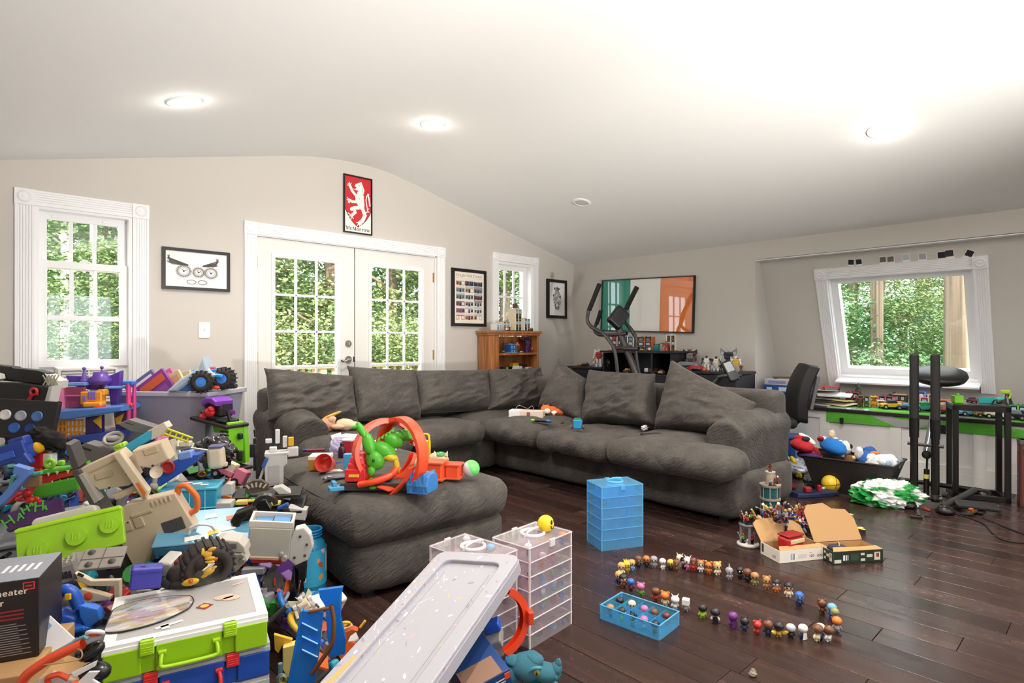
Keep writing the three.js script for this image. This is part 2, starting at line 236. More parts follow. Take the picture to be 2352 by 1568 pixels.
{ // the flash head on a stand behind the viewer that lights the ceiling
  const f = thing('flash_lamp', 'flash lamp on a black tripod stand turned up to the ceiling', 'lamp', [1.9, 0, 2.45]);
  part('stand', [bar([0, .2, 0], [0, .3, 0], .012), ...[0, 2.1, 4.2].map(a => bar([0, .24, 0], [.4 * Math.cos(a), .01, .4 * Math.sin(a)], .009))], blackMetal, f);
  const hd = part('yoke', cyl(.02, .02, .04, 0, 0, 0), blackMetal, f); hd.position.set(0, .32, 0); hd.rotation.set(-.92, 0, -.08);
  part('reflector', lathe([[.03, 0], [.06, .02], [.14, .12], [.15, .13]], 0, 0, 0, 28), blackMetal, hd);
  part('lamp_face', cyl(.135, .135, .004, 0, .11, 0, 0, 0, 0, 28), new THREE.MeshStandardMaterial({ color: 0xffffff, emissive: 0xffffff, emissiveIntensity: 8 }), hd);
  const p = new THREE.SpotLight(0xfffaf4, FLASH_POWER, 0, .72, 1); p.position.set(0, .14, 0); p.target.position.set(0, 1, 0); p.castShadow = true; p.shadow.radius = 6; hd.add(p, p.target);
}
// ---------- outdoors ----------
{
  struct('ground_outside', 'shaded forest floor far below the windows', 'ground', box(120, .2, 120, 5, -3.6, -20), mt(0x46512c, .95));
  const lake = solo('lake', 'pale glittering water behind the birch trees', 'water', box(30, .05, 20, -12, -3.4, -48), mt(0xd8e4ee, .25));
  const deck = struct('deck', 'sunlit wooden deck outside the french doors', 'deck', box(5, .1, 2.6, 3.2, -.12, -6.55), mt(0xb99f7c, .8));
  for (let i = 0; i < 17; i++) part('deck_board', rbox(5, .024, .14, .004, 3.2, -.058, -5.34 - i * .15, 0, 0, 0, 1), mt(i % 3 ? 0xc4ab88 : 0xb59a76, .8), deck);
  const rail = thing('deck_railing', 'tan wooden railing along the deck edge', 'railing', [3.2, -.05, -7.8]);
  part('top_rail', rbox(5, .05, .14, .006, 0, .86, 0), mt(0xd0bb97, .8), rail); part('bottom_rail', rbox(5, .05, .05, .004, 0, .1, 0), mt(0xcbb48f, .8), rail);
  for (let i = 0; i < 6; i++) part('post', rbox(.09, .86, .09, .005, -2.45 + i * .98, .43, 0), mt(0xc8b08a, .8), rail);
  for (let i = 0; i < 34; i++) part('baluster', rbox(.035, .74, .035, .003, -2.4 + i * .145, .48, 0, 0, 0, 0, 1), mt(0xc8b08a, .8), rail);
  // trees: a trunk and a cloud of real leaves
  const leaf = (() => { const g = new THREE.BufferGeometry(); g.setAttribute('position', new THREE.Float32BufferAttribute([0, 0, 0, .32, .1, .5, 0, .16, 1, -.32, .1, .5, 0, -.02, .5], 3)); g.setIndex([0, 1, 4, 1, 2, 4, 2, 3, 4, 3, 0, 4]); g.setAttribute('uv', new THREE.Float32BufferAttribute([0, 0, 1, 0, 1, 1, 0, 1, .5, .5], 2)); g.computeVertexNormals(); return g; })();
  const leafMat = new THREE.MeshPhysicalMaterial({ color: 0xffffff, roughness: .55, transmission: .25, thickness: 0, side: THREE.DoubleSide });
  const barkTex = dataTex(256, (u, v) => { const k = 1 + 1.3 * tile(u, v, (x, y) => fbm(x * 3, y * .5, 6.6, 4), 8); return [128 * k, 112 * k, 92 * k].map(q => Math.max(20, Math.min(255, q))); });
  const bark = new THREE.MeshStandardMaterial({ map: barkTex, bumpMap: barkTex, bumpScale: .02, roughness: .95 }), birch = new THREE.MeshStandardMaterial({ color: 0xd9d3c8, roughness: .85 });
  const col = new THREE.Color();
  function tree(label, x, y, z, h, r, lobes, n, size, hue, trunkR, bm = bark, group = 'trees outside the windows') {
    const t = thing('tree', label, 'tree', [x, -3.5, z], 0, group);
    if (trunkR) { const g = cyl(trunkR * .6, trunkR, h + 2, 0, (h + 2) / 2, 0, 0, 0, 0, 18); part('trunk', g, bm, t); for (let k = 0; k < 4; k++) part('branch', tube([[0, h * (.45 + k * .1), 0], [rnd(-.5, .5) * r, h * (.5 + k * .1), rnd(-.5, .5) * r], [rnd(-1, 1) * r, h * (.55 + k * .1), rnd(-1, 1) * r]], trunkR * .2, 8, 6), bm, t); }
    n = Math.round(n * 1.5); const im = new THREE.InstancedMesh(leaf, leafMat, n); im.name = 'foliage'; im.userData.kind = 'stuff'; im.castShadow = im.receiveShadow = true; t.add(im);
    const L = []; for (let i = 0; i < lobes; i++) L.push([rnd(-1, 1) * r, y + 3.5 + rnd(-1, 1) * h * .42, rnd(-1, 1) * r * .7, rnd(.35, .8) * Math.max(1, r / 2.2)]);
    const m = new THREE.Matrix4();
    for (let i = 0; i < n; i++) { const l = L[i % lobes], a = rnd(2 * PI), u = rnd(-1, 1), q = Math.cbrt(rnd(.25, 1)) * l[3], s = Math.sqrt(1 - u * u), w = 1.15 * size * rnd(.6, 1.3);
      m.compose(V(l[0] + q * s * Math.cos(a) * 1.25, l[1] + q * u * .7, l[2] + q * s * Math.sin(a) * 1.25), Q.setFromEuler(EU.set(rnd(-.9, .9), rnd(6.28), rnd(-.7, .7))), V(w, w, w)); im.setMatrixAt(i, m);
      const d = rnd(); col.setHSL(hue + rnd(-.03, .035), rnd(.36, .58), d > .95 ? rnd(.36, .44) : rnd(.11, .28)); im.setColorAt(i, col); }
    im.computeBoundingSphere(); return t;
  }
  // beyond the gable wall
  const T = (px, d, py, h, r, lobes, n, size, hue, tr, label, bm) => { const p = at(px, py, d); tree(label, p.x, p.y, p.z, h, r, lobes, n, size, hue, tr, bm); };
  T(150, 13, 640, 9, 2.2, 34, 15000, .075, .27, .11, 'slim birch with pale bark outside the tall window', birch);
  T(215, 10.5, 520, 5, 1.3, 18, 8000, .07, .25, .09, 'yellow green sapling behind the upper sash of the tall window', birch);
  T(250, 19, 640, 12, 4, 46, 17000, .11, .3, .2, 'dark green maple far behind the tall window');
  T(40, 16, 620, 11, 3, 34, 14000, .1, .28, .2, 'broad maple left of the birch outside the tall window');
  T(620, 12, 700, 8, 2.4, 46, 18000, .085, .24, .16, 'leafy maple beyond the deck outside the left door leaf');
  T(760, 13.5, 680, 9, 2.4, 46, 18000, .085, .26, .18, 'dense oak beyond the deck behind the door lever');
  T(900, 13, 720, 8.5, 2.4, 46, 18000, .085, .23, .16, 'bright maple beyond the deck outside the right door leaf');
  T(1000, 16, 690, 10, 3, 46, 16000, .1, .27, .2, 'tall oak far beyond the right door leaf');
  T(500, 17, 660, 10, 3, 36, 14000, .1, .27, .2, 'tall maple hidden behind the gable wall');
  T(1160, 14, 660, 8.5, 2.6, 46, 18000, .09, .24, .16, 'bright maple outside the small window');
  T(700, 10.2, 860, 2.2, 1.9, 34, 12000, .06, .22, 0, 'yellow flowering shrub just beyond the deck railing');
  T(920, 10.4, 870, 2.2, 1.8, 34, 12000, .06, .25, 0, 'green shrub beyond the right end of the deck railing');
  T(800, 22, 640, 14, 6, 60, 16000, .17, .28, .3, 'far wall of woodland behind the deck trees');
  T(1250, 22, 640, 14, 6, 60, 16000, .17, .29, .3, 'far wall of woodland behind the small window');
  T(120, 26, 600, 16, 7, 40, 12000, .18, .3, .3, 'far woodland across the water');
  T(200, 21, 600, 13, 5, 70, 16000, .13, .29, .25, 'dense shaded beech behind the tall window birches');
  T(330, 18, 640, 11, 3.4, 50, 15000, .11, .28, .2, 'round maple right of the birches outside the tall window');
  // beyond the sloping window
  T(2212, 8.0, 700, 11, .4, 4, 300, .05, .26, .26, 'thick rough barked oak trunk outside the picture window');
  T(2014, 9.4, 700, 11, .4, 4, 300, .05, .26, .11, 'thin straight trunk outside the picture window');
  T(2080, 10.5, 690, 2.0, 1.5, 26, 11000, .05, .24, .05, 'low maple branches spread before the trunks outside the picture window');
  T(1960, 13, 720, 7, 2.4, 40, 15000, .09, .25, .12, 'hazy green tree left of the trunks outside the picture window');
  T(2300, 14, 740, 8, 2.6, 40, 15000, .09, .28, .15, 'dark tree behind the thick oak trunk');
  T(2120, 18, 700, 12, 4.5, 56, 16000, .14, .29, .25, 'deep shaded woodland behind the picture window trees');
  T(2080, 10.5, 830, 2.2, 2.6, 40, 13000, .07, .3, 0, 'blue green undergrowth below the picture window trunks');
}
// ---------- sofa ----------
const fabricTex = dataTex(512, (u, v) => { const a = tile(u, v, (x, y) => fbm(x, y, 2.2, 4), 4), b = tile(u, v, (x, y) => fbm(x * 2.2 + y, y * 6 - x * 2, 5.2, 3), 10), k = 1 + a * .55 + b * .4; return [76 * k, 71 * k, 66 * k].map(q => Math.max(0, Math.min(255, q))); });
const fabricBump = dataTex(512, (u, v) => { const d = tile(u, v, (x, y) => fbm(x * .5 + y * .5, y * 4 - x * 2.4, 7.2, 3), 14), f = tile(u, v, (x, y) => noise.noise(x, y, 1), 90), k = 128 + 190 * d + 40 * f; return [k, k, k].map(q => Math.max(0, Math.min(255, q))); }, false);
const sofaMat = new THREE.MeshPhysicalMaterial({ map: fabricTex, bumpMap: fabricBump, bumpScale: .006, roughness: .85, sheen: .6, sheenRoughness: .5, sheenColor: new THREE.Color(0xb9b4ad), side: THREE.DoubleSide });
function soften(g, f) { g.deleteAttribute('uv'); g.deleteAttribute('normal'); g = mergeVertices(g, 1e-5); const p = g.attributes.position, q = V(0, 0, 0); for (let i = 0; i < p.count; i++) { q.fromBufferAttribute(p, i); f(q); p.setXYZ(i, q.x, q.y, q.z); } g.computeVertexNormals(); return boxUV(g, 1.6); }
function soft(w, h, d, r, o = {}) { // upholstered block: rounded, puffed, wrinkled
  const { puff = 0, wr = .006, sd = 1, n = 16, front = 0, fr = 4 } = o, k = Math.max(.02, Math.min(w, h, d) / 7), s = q => Math.min(44, Math.max(4, Math.round(q / .035)));
  return soften(new THREE.BoxGeometry(w, h, d, s(w), s(h), s(d)), p => {
    const i = V(THREE.MathUtils.clamp(p.x, -w / 2 + r, w / 2 - r), THREE.MathUtils.clamp(p.y, -h / 2 + r, h / 2 - r), THREE.MathUtils.clamp(p.z, -d / 2 + r, d / 2 - r)), e = p.clone().sub(i), x = p.x * 2 / w, y = p.y * 2 / h, z = p.z * 2 / d;
    if (e.lengthSq() > 1e-9) { e.normalize(); p.copy(i).addScaledVector(e, r); } else e.set(0, 0, 0);
    p.y += puff * Math.max(0, y) * (1 - x * x) * (1 - z * z) * 1.2; p.x += front * x * (1 - z * z) * (1 - y * y * .6); p.z += front * z * (1 - x * x) * (1 - y * y * .6);
    const wn = fbm(p.x * fr + sd * 3.1, p.y * fr * 1.6 + p.x * 3, p.z * fr + sd, 3); p.addScaledVector(e, wr * wn * 2);
  });
}
function pillow(c, t, sd, wr = .02, n = 34) { // back cushion from its four corners: bottom left, bottom right, top right, top left
  const [a, b, e, f] = c, N = b.clone().sub(a).cross(f.clone().sub(a)).normalize(), pos = [], idx = [], o = a.clone().add(b).multiplyScalar(.5), P = V(0, 0, 0);
  for (const s of [1, -1]) for (let j = 0; j <= n; j++) for (let i = 0; i <= n; i++) {
    let u = i / n * 2 - 1, v = j / n * 2 - 1; const pu = u * (1 - .07 * (1 - v * v) * Math.abs(u)), pv = v * (1 - .07 * (1 - u * u) * Math.abs(v)), U = (pu + 1) / 2, W = (pv + 1) / 2;
    P.copy(a).multiplyScalar((1 - U) * (1 - W)).addScaledVector(b, U * (1 - W)).addScaledVector(e, U * W).addScaledVector(f, (1 - U) * W);
    let T = t / 2 * Math.pow(Math.max(0, (1 - Math.abs(u) ** 3) * (1 - Math.abs(v) ** 3)), .42) * (1 - .22 * v);
    const edge = Math.min(1, T / t * 2.2), k = fbm(u * 1.6 + v * 1.4 + sd * 7, v * 3.2 - u * 2.2, sd, 3), rid = 1 - Math.abs(fbm(u * 1.1 + v * .9 + sd, v * 2.1 - u * 1.3, sd * 2.3, 2)) * 3;
    T += edge * (wr * 1.6 * k + wr * .7 * Math.max(0, rid)); P.addScaledVector(N, s * T).sub(o); pos.push(P.x, P.y, P.z);
  }
  const m = (n + 1) * (n + 1);
  for (let s = 0; s < 2; s++) for (let j = 0; j < n; j++) for (let i = 0; i < n; i++) { const q = s * m + j * (n + 1) + i, r = [q, q + 1, q + n + 2, q, q + n + 2, q + n + 1]; idx.push(...(s ? r.reverse() : r)); }
  let g = new THREE.BufferGeometry(); g.setAttribute('position', new THREE.Float32BufferAttribute(pos, 3)); g.setIndex(idx); g = mergeVertices(g, 2e-4); g.computeVertexNormals(); return { g: boxUV(g, 1.6), o };
}
{
  const s = thing('sectional_sofa', 'grey brown velour L shaped sectional sofa with rolled arms', 'sofa', [3.0, 0, -4.0]);
  const P = (name, x0, x1, y0, y1, z0, z1, r, o) => { const m = part(name, soft(x1 - x0, y1 - y0, z1 - z0, r, o), sofaMat, s); m.position.set((x0 + x1) / 2 - 3, (y0 + y1) / 2, (z0 + z1) / 2 + 4); return m; };
  P('base', 3.52, 4.44, .025, .3, -4.0, -1.69, .06, { wr: .01, sd: 1, fr: 3 });
  P('base', 1.68, 3.53, .025, .3, -4.66, -3.95, .05, { wr: .008, sd: 2 });
  P('base', 3.5, 4.44, .025, .3, -4.66, -3.99, .04, { sd: 3 });
  P('backrest', 4.22, 4.46, .28, .8, -4.66, -1.75, .05, { wr: .005, sd: 4 });
  P('backrest', 1.66, 4.44, .28, .8, -4.68, -4.47, .05, { wr: .005, sd: 5 });
  P('seat_cushion', 3.33, 4.2, .29, .465, -3.98, -3.285, .075, { puff: .03, front: .03, wr: .014, sd: 6, fr: 5 });
  P('seat_cushion', 3.33, 4.2, .285, .45, -3.275, -2.58, .06, { puff: .012, front: .015, wr: .026, sd: 7, fr: 5 });
  P('seat_cushion', 3.31, 4.2, .29, .465, -2.57, -2.0, .075, { puff: .03, front: .03, wr: .01, sd: 8 });
  P('seat_cushion_front', 3.31, 3.71, .292, .467, -2.4, -1.67, .085, { puff: .02, front: .02, wr: .01, sd: 8.4 });
  P('seat_cushion', 1.9, 2.56, .29, .465, -4.46, -3.78, .075, { puff: .03, front: .03, wr: .01, sd: 9 });
  P('seat_cushion_front', 1.67, 2.1, .292, .467, -4.1, -3.785, .085, { puff: .02, wr: .01, sd: 9.4 });
  P('seat_cushion', 2.57, 3.28, .29, .465, -4.46, -3.78, .075, { puff: .02, front: .02, wr: .008, sd: 10 });
  P('seat_cushion', 3.27, 4.2, .29, .462, -4.46, -3.96, .075, { puff: .04, front: .02, wr: .012, sd: 11 });
  // rolled arms
  const arm = (L, sd) => { const pts = []; const w = .22; pts.push([-w / 2 + .02, .03], [-w / 2 + .02, .46]); for (let i = 0; i <= 12; i++) { const a = PI * (1 - i / 12) ; pts.push([Math.cos(a) * (w / 2 + .012) + .01, .55 + Math.sin(a) * .11]); } pts.push([w / 2, .46], [w / 2 - .01, .03]);
    const g = new THREE.ExtrudeGeometry(shapeOf(pts), { depth: L, bevelEnabled: true, bevelSize: .02, bevelThickness: .02, bevelSegments: 3, steps: 14 }); return soften(g, p => { const k = fbm(p.x * 5 + sd, p.y * 5, p.z * 5, 3) * .014; p.x += k; p.y -= .05 * Math.max(0, p.z / L - .72) / .28 * Math.max(0, p.y - .35) / .3; }); };
  const a1 = part('arm', arm(.72, 3), sofaMat, s); a1.rotation.y = -PI / 2; a1.position.set(4.42 - 3, 0, -1.86 + 4);
  const a2 = part('arm', arm(.7, 8), sofaMat, s); a2.position.set(1.765 - 3, 0, -4.66 + 4);
  for (const [x, z] of [[.6, 2.2], [1.36, 2.2], [-1.2, 0], [-1.2, -.6]]) part('foot', box(.06, .03, .06, x, .015, z), blackPlastic, s);
  const zc = (pts, zb, zt) => pts.map((p, i) => onZ(p[0], p[1], i < 2 ? zb : zt)), xc = (pts, xb, xt) => pts.map((p, i) => onX(p[0], p[1], i < 2 ? xb : xt));
  const C = [
    [zc([[614, 968], [822, 985], [812, 862], [606, 845]], -4.24, -4.38), .25, 1.2, .035, 'slouched grey cushion against the left sofa arm with a crumpled side'],
    [zc([[812, 968], [966, 968], [955, 848], [797, 840]], -4.22, -4.4), .22, 2.3, .014, 'upright grey sofa cushion before the door lever'],
    [zc([[956, 950], [1128, 942], [1124, 848], [945, 850]], -4.22, -4.4), .22, 3.1, .018, 'wide grey sofa cushion under the framed poster'],
    [zc([[1120, 942], [1246, 948], [1242, 842], [1124, 848]], -4.16, -4.32), .24, 4.4, .035, 'wrinkled grey cushion in the sofa corner below the oak bookcase'],
    [xc([[1236, 935], [1350, 975], [1352, 872], [1283, 824]], 3.95, 4.12), .2, 5.2, .012, 'grey cushion with one corner standing up beside the oak bookcase'],
    [xc([[1338, 972], [1508, 978], [1506, 858], [1352, 848]], 3.94, 4.14), .24, 6.7, .032, 'creased grey cushion before the elliptical trainer'],
    [xc([[1502, 985], [1722, 1005], [1738, 926], [1540, 824]], 3.9, 4.12), .26, 7.9, .02, 'largest grey cushion with a tall pointed corner by the right sofa arm'],
  ];
  for (const [c, t, sd, wr, l] of C) { const { g, o } = pillow(c, t, sd, wr); solo('sofa_cushion', l, 'cushion', g, sofaMat, o, 0, 'loose back cushions of the sofa'); }
  const ot = thing('ottoman', 'large grey brown ottoman with a thick padded top', 'ottoman', [1.73, 0, -2.93], -.08);
  const top = part('top_cushion', soft(.9, .2, 1.3, .085, { puff: .035, front: .02, wr: .012, sd: 14, fr: 3 }), sofaMat, ot); top.position.y = .335;
  const bs = part('base', soft(.84, .24, 1.24, .06, { wr: .016, sd: 15, front: .01 }), sofaMat, ot); bs.position.y = .135;
  for (const a of [-1, 1]) for (const b of [-1, 1]) part('foot', box(.06, .02, .06, a * .34, .01, b * .54), blackPlastic, ot);
  part('piping', tube([[-.43, .4, -.6], [-.445, .402, 0], [-.43, .4, .6]], .004, 16, 6), sofaMat, ot);
}
// ---------- pictures ----------
function picture(name, label, cat, frame, x0, x1, y0, y1, fw, art, depth = .025, tilt = 0, glossy = .5) {
  const g = thing(name, label, cat); frame(g); const w = x1 - x0, h = y1 - y0; g.translateX((x0 + x1) / 2); g.translateY((y0 + y1) / 2); g.rotateZ(tilt);
  part('frame', frameRing(-w / 2, w / 2, -h / 2, h / 2, fw, .002, depth), mt(0x120e0d, .35), g);
  part('print', box(w - fw * 2 + .002, h - fw * 2 + .002, .004, 0, 0, depth - .012), art, g);
  part('backing', box(w - .01, h - .01, .006, 0, 0, .006), mt(0x6b5a45, .9), g);
  return g;
}
const ink = (c, pts, w, col = '#3b3633') => { c.strokeStyle = col; c.lineWidth = w; c.beginPath(); pts.forEach((p, i) => i ? c.lineTo(...p) : c.moveTo(...p)); c.stroke(); };
picture('framed_drawing', 'framed ink drawing of winged clock faces on the greige wall', 'picture', backFrame, 1.09, 1.57, 1.557, 1.873, .023, printMat(720, 460, (c, w, h) => {
  c.fillStyle = '#f0eeec'; c.fillRect(0, 0, w, h); seed = 11; c.translate(w / 2, h / 2); c.scale(1.18, 1.22); c.translate(-365, -250);
  for (const [cx, s] of [[170, -1], [490, 1]]) for (let i = 0; i < 34; i++) { const t = i / 34; ink(c, [[cx + s * -70 + (s > 0 ? 0 : 40), 210 - t * 10], [cx + s * (40 + t * 40), 205 - t * 70 + rnd(-6, 6)], [cx + s * (70 + rnd(30)), 190 - t * 90 + rnd(-8, 8)]], 5, `rgba(60,52,48,${.35 + rnd(.5)})`); }
  for (const [x, y, r] of [[235, 270, 78], [380, 275, 66], [505, 275, 74]]) { for (let k = 0; k < 5; k++) { c.strokeStyle = `rgba(60,55,50,${.5 + k * .08})`; c.lineWidth = k === 2 ? 9 : 3; c.beginPath(); c.ellipse(x, y, r - k * 9, r * .92 - k * 9, 0, 0, 7); c.stroke(); } for (let k = 0; k < 24; k++) { const a = k / 24 * 6.28; c.fillStyle = '#4b443f'; c.fillRect(x + Math.cos(a) * (r - 9) - 4, y + Math.sin(a) * (r * .9 - 9) - 3, 8, 7); } ink(c, [[x - 18, y - 22], [x, y], [x + 26, y - 14]], 5); c.fillStyle = '#3f3935'; c.beginPath(); c.arc(x, y, 9, 0, 7); c.fill(); }
  for (const x of [290, 400]) { c.strokeStyle = '#6a625d'; c.lineWidth = 7; c.beginPath(); c.ellipse(x + 20, 382, 44, 22, 0, 0, 7); c.stroke(); }
  for (let i = 0; i < 260; i++) { c.fillStyle = `rgba(90,80,75,${rnd(.5)})`; c.fillRect(200 + rnd(330), 190 + rnd(180), rnd(9), rnd(5)); }
}), .025, .0);
picture('family_crest', 'framed red shield with a white lion above the french doors', 'picture', backFrame, 2.562, 2.857, 2.172, 2.712, .012, printMat(460, 880, (c, w, h) => {
  c.fillStyle = '#f3efe7'; c.fillRect(0, 0, w, h); c.fillStyle = '#c8232b'; c.strokeStyle = '#3a1113'; c.lineWidth = 9; c.beginPath(); c.moveTo(0, 0); c.lineTo(w, 0); c.lineTo(w, h * .58); c.quadraticCurveTo(w * .86, h * .78, w / 2, h * .9); c.quadraticCurveTo(w * .14, h * .78, 0, h * .55); c.closePath(); c.fill(); c.stroke();
  c.fillStyle = '#f5efe9'; c.strokeStyle = '#f5efe9'; c.lineCap = c.lineJoin = 'round';
  const st = (p, lw) => { c.lineWidth = lw; c.beginPath(); p.forEach((q, i) => i ? c.lineTo(q[0], q[1]) : c.moveTo(q[0], q[1])); c.stroke(); };
  const pl = p => { c.beginPath(); p.forEach((q, i) => i ? c.lineTo(q[0], q[1]) : c.moveTo(q[0], q[1])); c.closePath(); c.fill(); };
  pl([[190, 110], [290, 60], [320, 130], [345, 190], [325, 260], [290, 290], [225, 280], [215, 235], [240, 215], [180, 190], [205, 170], [175, 140]]);   // head and mane
  st([[205, 205], [150, 195]], 9); pl([[215, 260], [330, 270], [345, 420], [335, 520], [245, 470], [190, 380], [180, 300]]);
  st([[205, 300], [130, 230], [90, 150]], 44); for (const d of [[60, 120], [85, 100], [112, 112], [50, 150]]) st([[90, 150], d], 13);
  st([[210, 390], [130, 400], [80, 380]], 44); for (const d of [[45, 345], [40, 385], [60, 425], [85, 430]]) st([[78, 385], d], 13);
  st([[290, 470], [180, 490], [120, 520]], 58); st([[150, 500], [185, 560], [120, 620]], 46); for (const d of [[60, 590], [70, 640], [110, 680], [150, 668]]) st([[118, 620], d], 14);
  st([[310, 480], [350, 590], [310, 680], [260, 720]], 62); for (const d of [[205, 720], [220, 765], [262, 780], [305, 762]]) st([[258, 722], d], 15);
  st([[345, 590], [385, 580]], 12); st([[345, 560], [400, 520], [388, 430], [370, 340], [385, 270], [420, 235]], 17); st([[405, 240], [430, 330], [440, 420]], 26); st([[395, 500], [430, 530]], 11); st([[400, 480], [425, 470]], 11);
  c.strokeStyle = '#5c3b3d'; st([[232, 130], [262, 122]], 5); st([[300, 130], [312, 220]], 4); st([[240, 300], [262, 350]], 4); st([[255, 490], [270, 550]], 4);
  c.fillStyle = '#231d1c'; c.font = 'bold 76px serif'; c.textAlign = 'center'; c.fillText('McMorrow', w / 2, h * .965); c.strokeStyle = '#554b48'; c.lineWidth = 2.5; c.beginPath(); c.arc(34, 800, 18, 1.5, 4.5); c.stroke(); c.beginPath(); c.arc(430, 840, 20, 4.8, 8.2); c.stroke();
}), .022);
picture('framed_poster', 'tall framed poster of small pub fronts beside the french doors', 'poster', backFrame, 3.81, 4.293, 1.325, 1.95, .034, printMat(480, 720, (c, w, h) => {
  c.fillStyle = '#efe6d6'; c.fillRect(0, 0, w, h); c.fillStyle = '#5b5048'; c.font = '50px serif'; c.textAlign = 'center'; c.fillText('Dingle Pub Fronts', w / 2, 66, 420); c.fillRect(20, 84, w - 40, 2); seed = 5;
  const pal = ['#a9697a', '#7c3f56', '#d79a7a', '#6f7f8f', '#b9bec4', '#2d3038', '#8d8a92', '#c7b9a0', '#4d5864', '#7a3b3f', '#93a7a0', '#d9d6d3'];
  for (let j = 0; j < 6; j++) for (let i = 0; i < 3; i++) { const x = 28 + i * 144, y = 100 + j * 96; c.fillStyle = pick(pal); c.fillRect(x, y, 138, 90); c.fillStyle = pick(['#d8d4d0', '#b9c2cc', '#e6ded4', '#8b8e99']); c.fillRect(x, y, 138, 26); for (let k = 0; k < 3; k++) { c.fillStyle = pick(['#23252b', '#3a2b2c', '#e9e6e0', '#4b4f58']); c.fillRect(x + 10 + k * 42, y + 38, 30, 40 + (k === 1 ? 12 : 0)); c.fillStyle = 'rgba(255,255,255,.5)'; c.fillRect(x + 16 + k * 42, y + 44, 8, 14); } c.fillStyle = pick(pal); c.fillRect(x + 14, y + 28, 110, 7); }
}), .028);
picture('framed_sketch', 'small black framed ink sketch of riders near the corner', 'picture', backFrame, 5.293, 5.66, 1.452, 1.941, .038, printMat(360, 480, (c, w, h) => {
  c.fillStyle = '#efedea'; c.fillRect(0, 0, w, h); seed = 21; for (let i = 0; i < 900; i++) { const y = 70 + rnd(320), k = 1 - Math.abs((y - 250) / 230), x = w / 2 + rnd(-100, 100) * k; c.fillStyle = `rgba(45,42,42,${rnd(.55)})`; c.fillRect(x, y, rnd(4, 16), rnd(4, 12)); }
  for (const [x, y] of [[130, 90], [180, 80], [225, 92], [105, 190], [255, 200]]) { c.fillStyle = '#55504e'; c.beginPath(); c.arc(x, y, 18, 0, 7); c.fill(); } c.strokeStyle = '#2f2c2c'; c.lineWidth = 8; c.beginPath(); c.arc(180, 335, 38, 0, 7); c.stroke(); c.fillStyle = '#e9e6e3'; c.beginPath(); c.arc(180, 325, 26, 0, 7); c.fill();
}), .028);
picture('flag_print', 'large glossy framed green white and orange tricolour print', 'picture', rightFrame, -4.52, -3.26, 1.272, 1.9, .012, printMat(300, 150, (c, w, h) => { c.fillStyle = '#1f8f77'; c.fillRect(0, 0, w / 3, h); c.fillStyle = '#eeece6'; c.fillRect(w / 3, 0, w / 3 + 1, h); c.fillStyle = '#e8813f'; c.fillRect(w * 2 / 3, 0, w / 3 + 1, h); }, .03, { clearcoat: 1, clearcoatRoughness: .0 }), .04, -.034);
{ const s = thing('light_switch', 'white light switch plate on the wall under the framed drawing', 'light switch', [1.385, 1.249, -4.999]); part('plate', rbox(.082, .122, .008, .003, 0, 0, .004), mt(0xf4f3ef, .35), s); part('toggle', rbox(.01, .024, .016, .003, 0, .004, .012, .4), mt(0xfafaf6, .3), s); }
for (const [px, py, w, r, l] of [[1955, 603, .055, .12, 'dark'], [1973, 602, .055, -.03, 'night'], [2028, 597, .056, -.02, 'couple'], [2046, 596, .056, -.02, 'couple close'], [2081, 592, .058, -.02, 'sky'], [2119, 590, .06, 0, 'field'], [2163, 587, .062, -.02, 'tree'], [2181, 583, .064, -.03, 'person'], [2226, 583, .06, .5, 'slanted']]) {
  const r0 = ray(px, py), t = (5.925 + .365 * (1.977 - EYE)) / (r0.x + .365 * r0.y), p = r0.multiplyScalar(t).add(V(0, EYE, 0)), g = thing('instant_photo', `small white bordered instant photo of a ${l} scene on the sloping wall`, 'photo', [0, 0, 0], 0, 'instant photos above the picture window'); slopeFrame(g); g.position.copy(p); g.rotateZ(-r); g.translateZ(.003);
  part('border', box(w, w * 1.2, .002), mt(0xeeebe6, .5), g); part('image', box(w * .84, w * .84, .001, 0, w * .1, .0018), mt({ sky: 0xb9c6cc, field: 0xa9aeb0, couple: 0x6e625c, 'couple close': 0x7a6d66, person: 0x39393b }[l] || 0x2a2a2e, .4), g);
}
// ---------- oak bookcase ----------
const oakTex = dataTex(256, (u, v) => { const k = 1 + .6 * tile(u, v, (x, y) => fbm(x * 8, y * .6, 4.4, 4), 4); return [170 * k, 108 * k, 58 * k].map(q => Math.max(0, Math.min(255, q))); });
const oak = new THREE.MeshPhysicalMaterial({ map: oakTex, roughness: .45, clearcoat: .2 });
{
  const x0 = 4.17, x1 = 4.86, b = thing('bookcase', 'oak bookcase with a moulded top under the small window', 'bookcase', [(x0 + x1) / 2, 0, -4.84]);
  const w = x1 - x0, P = (n, g) => part(n, boxUV(g), oak, b);
  P('side_panel', rbox(.07, 1.24, .27, .004, -w / 2 + .035, .62, 0)); P('side_panel', rbox(.02, 1.24, .27, .004, w / 2 - .01, .62, 0)); P('back_panel', box(w - .02, 1.2, .01, 0, .62, -.13));
  P('top', merge([rbox(w + .06, .026, .3, .006, 0, 1.265, .01), rbox(w + .03, .03, .285, .01, 0, 1.24, .005)])); for (const y of [.1, .5, .8, 1.02]) P('shelf', rbox(w - .08, .024, .25, .003, .02, y, 0)); P('plinth', box(w, .08, .02, 0, .04, .12));
}
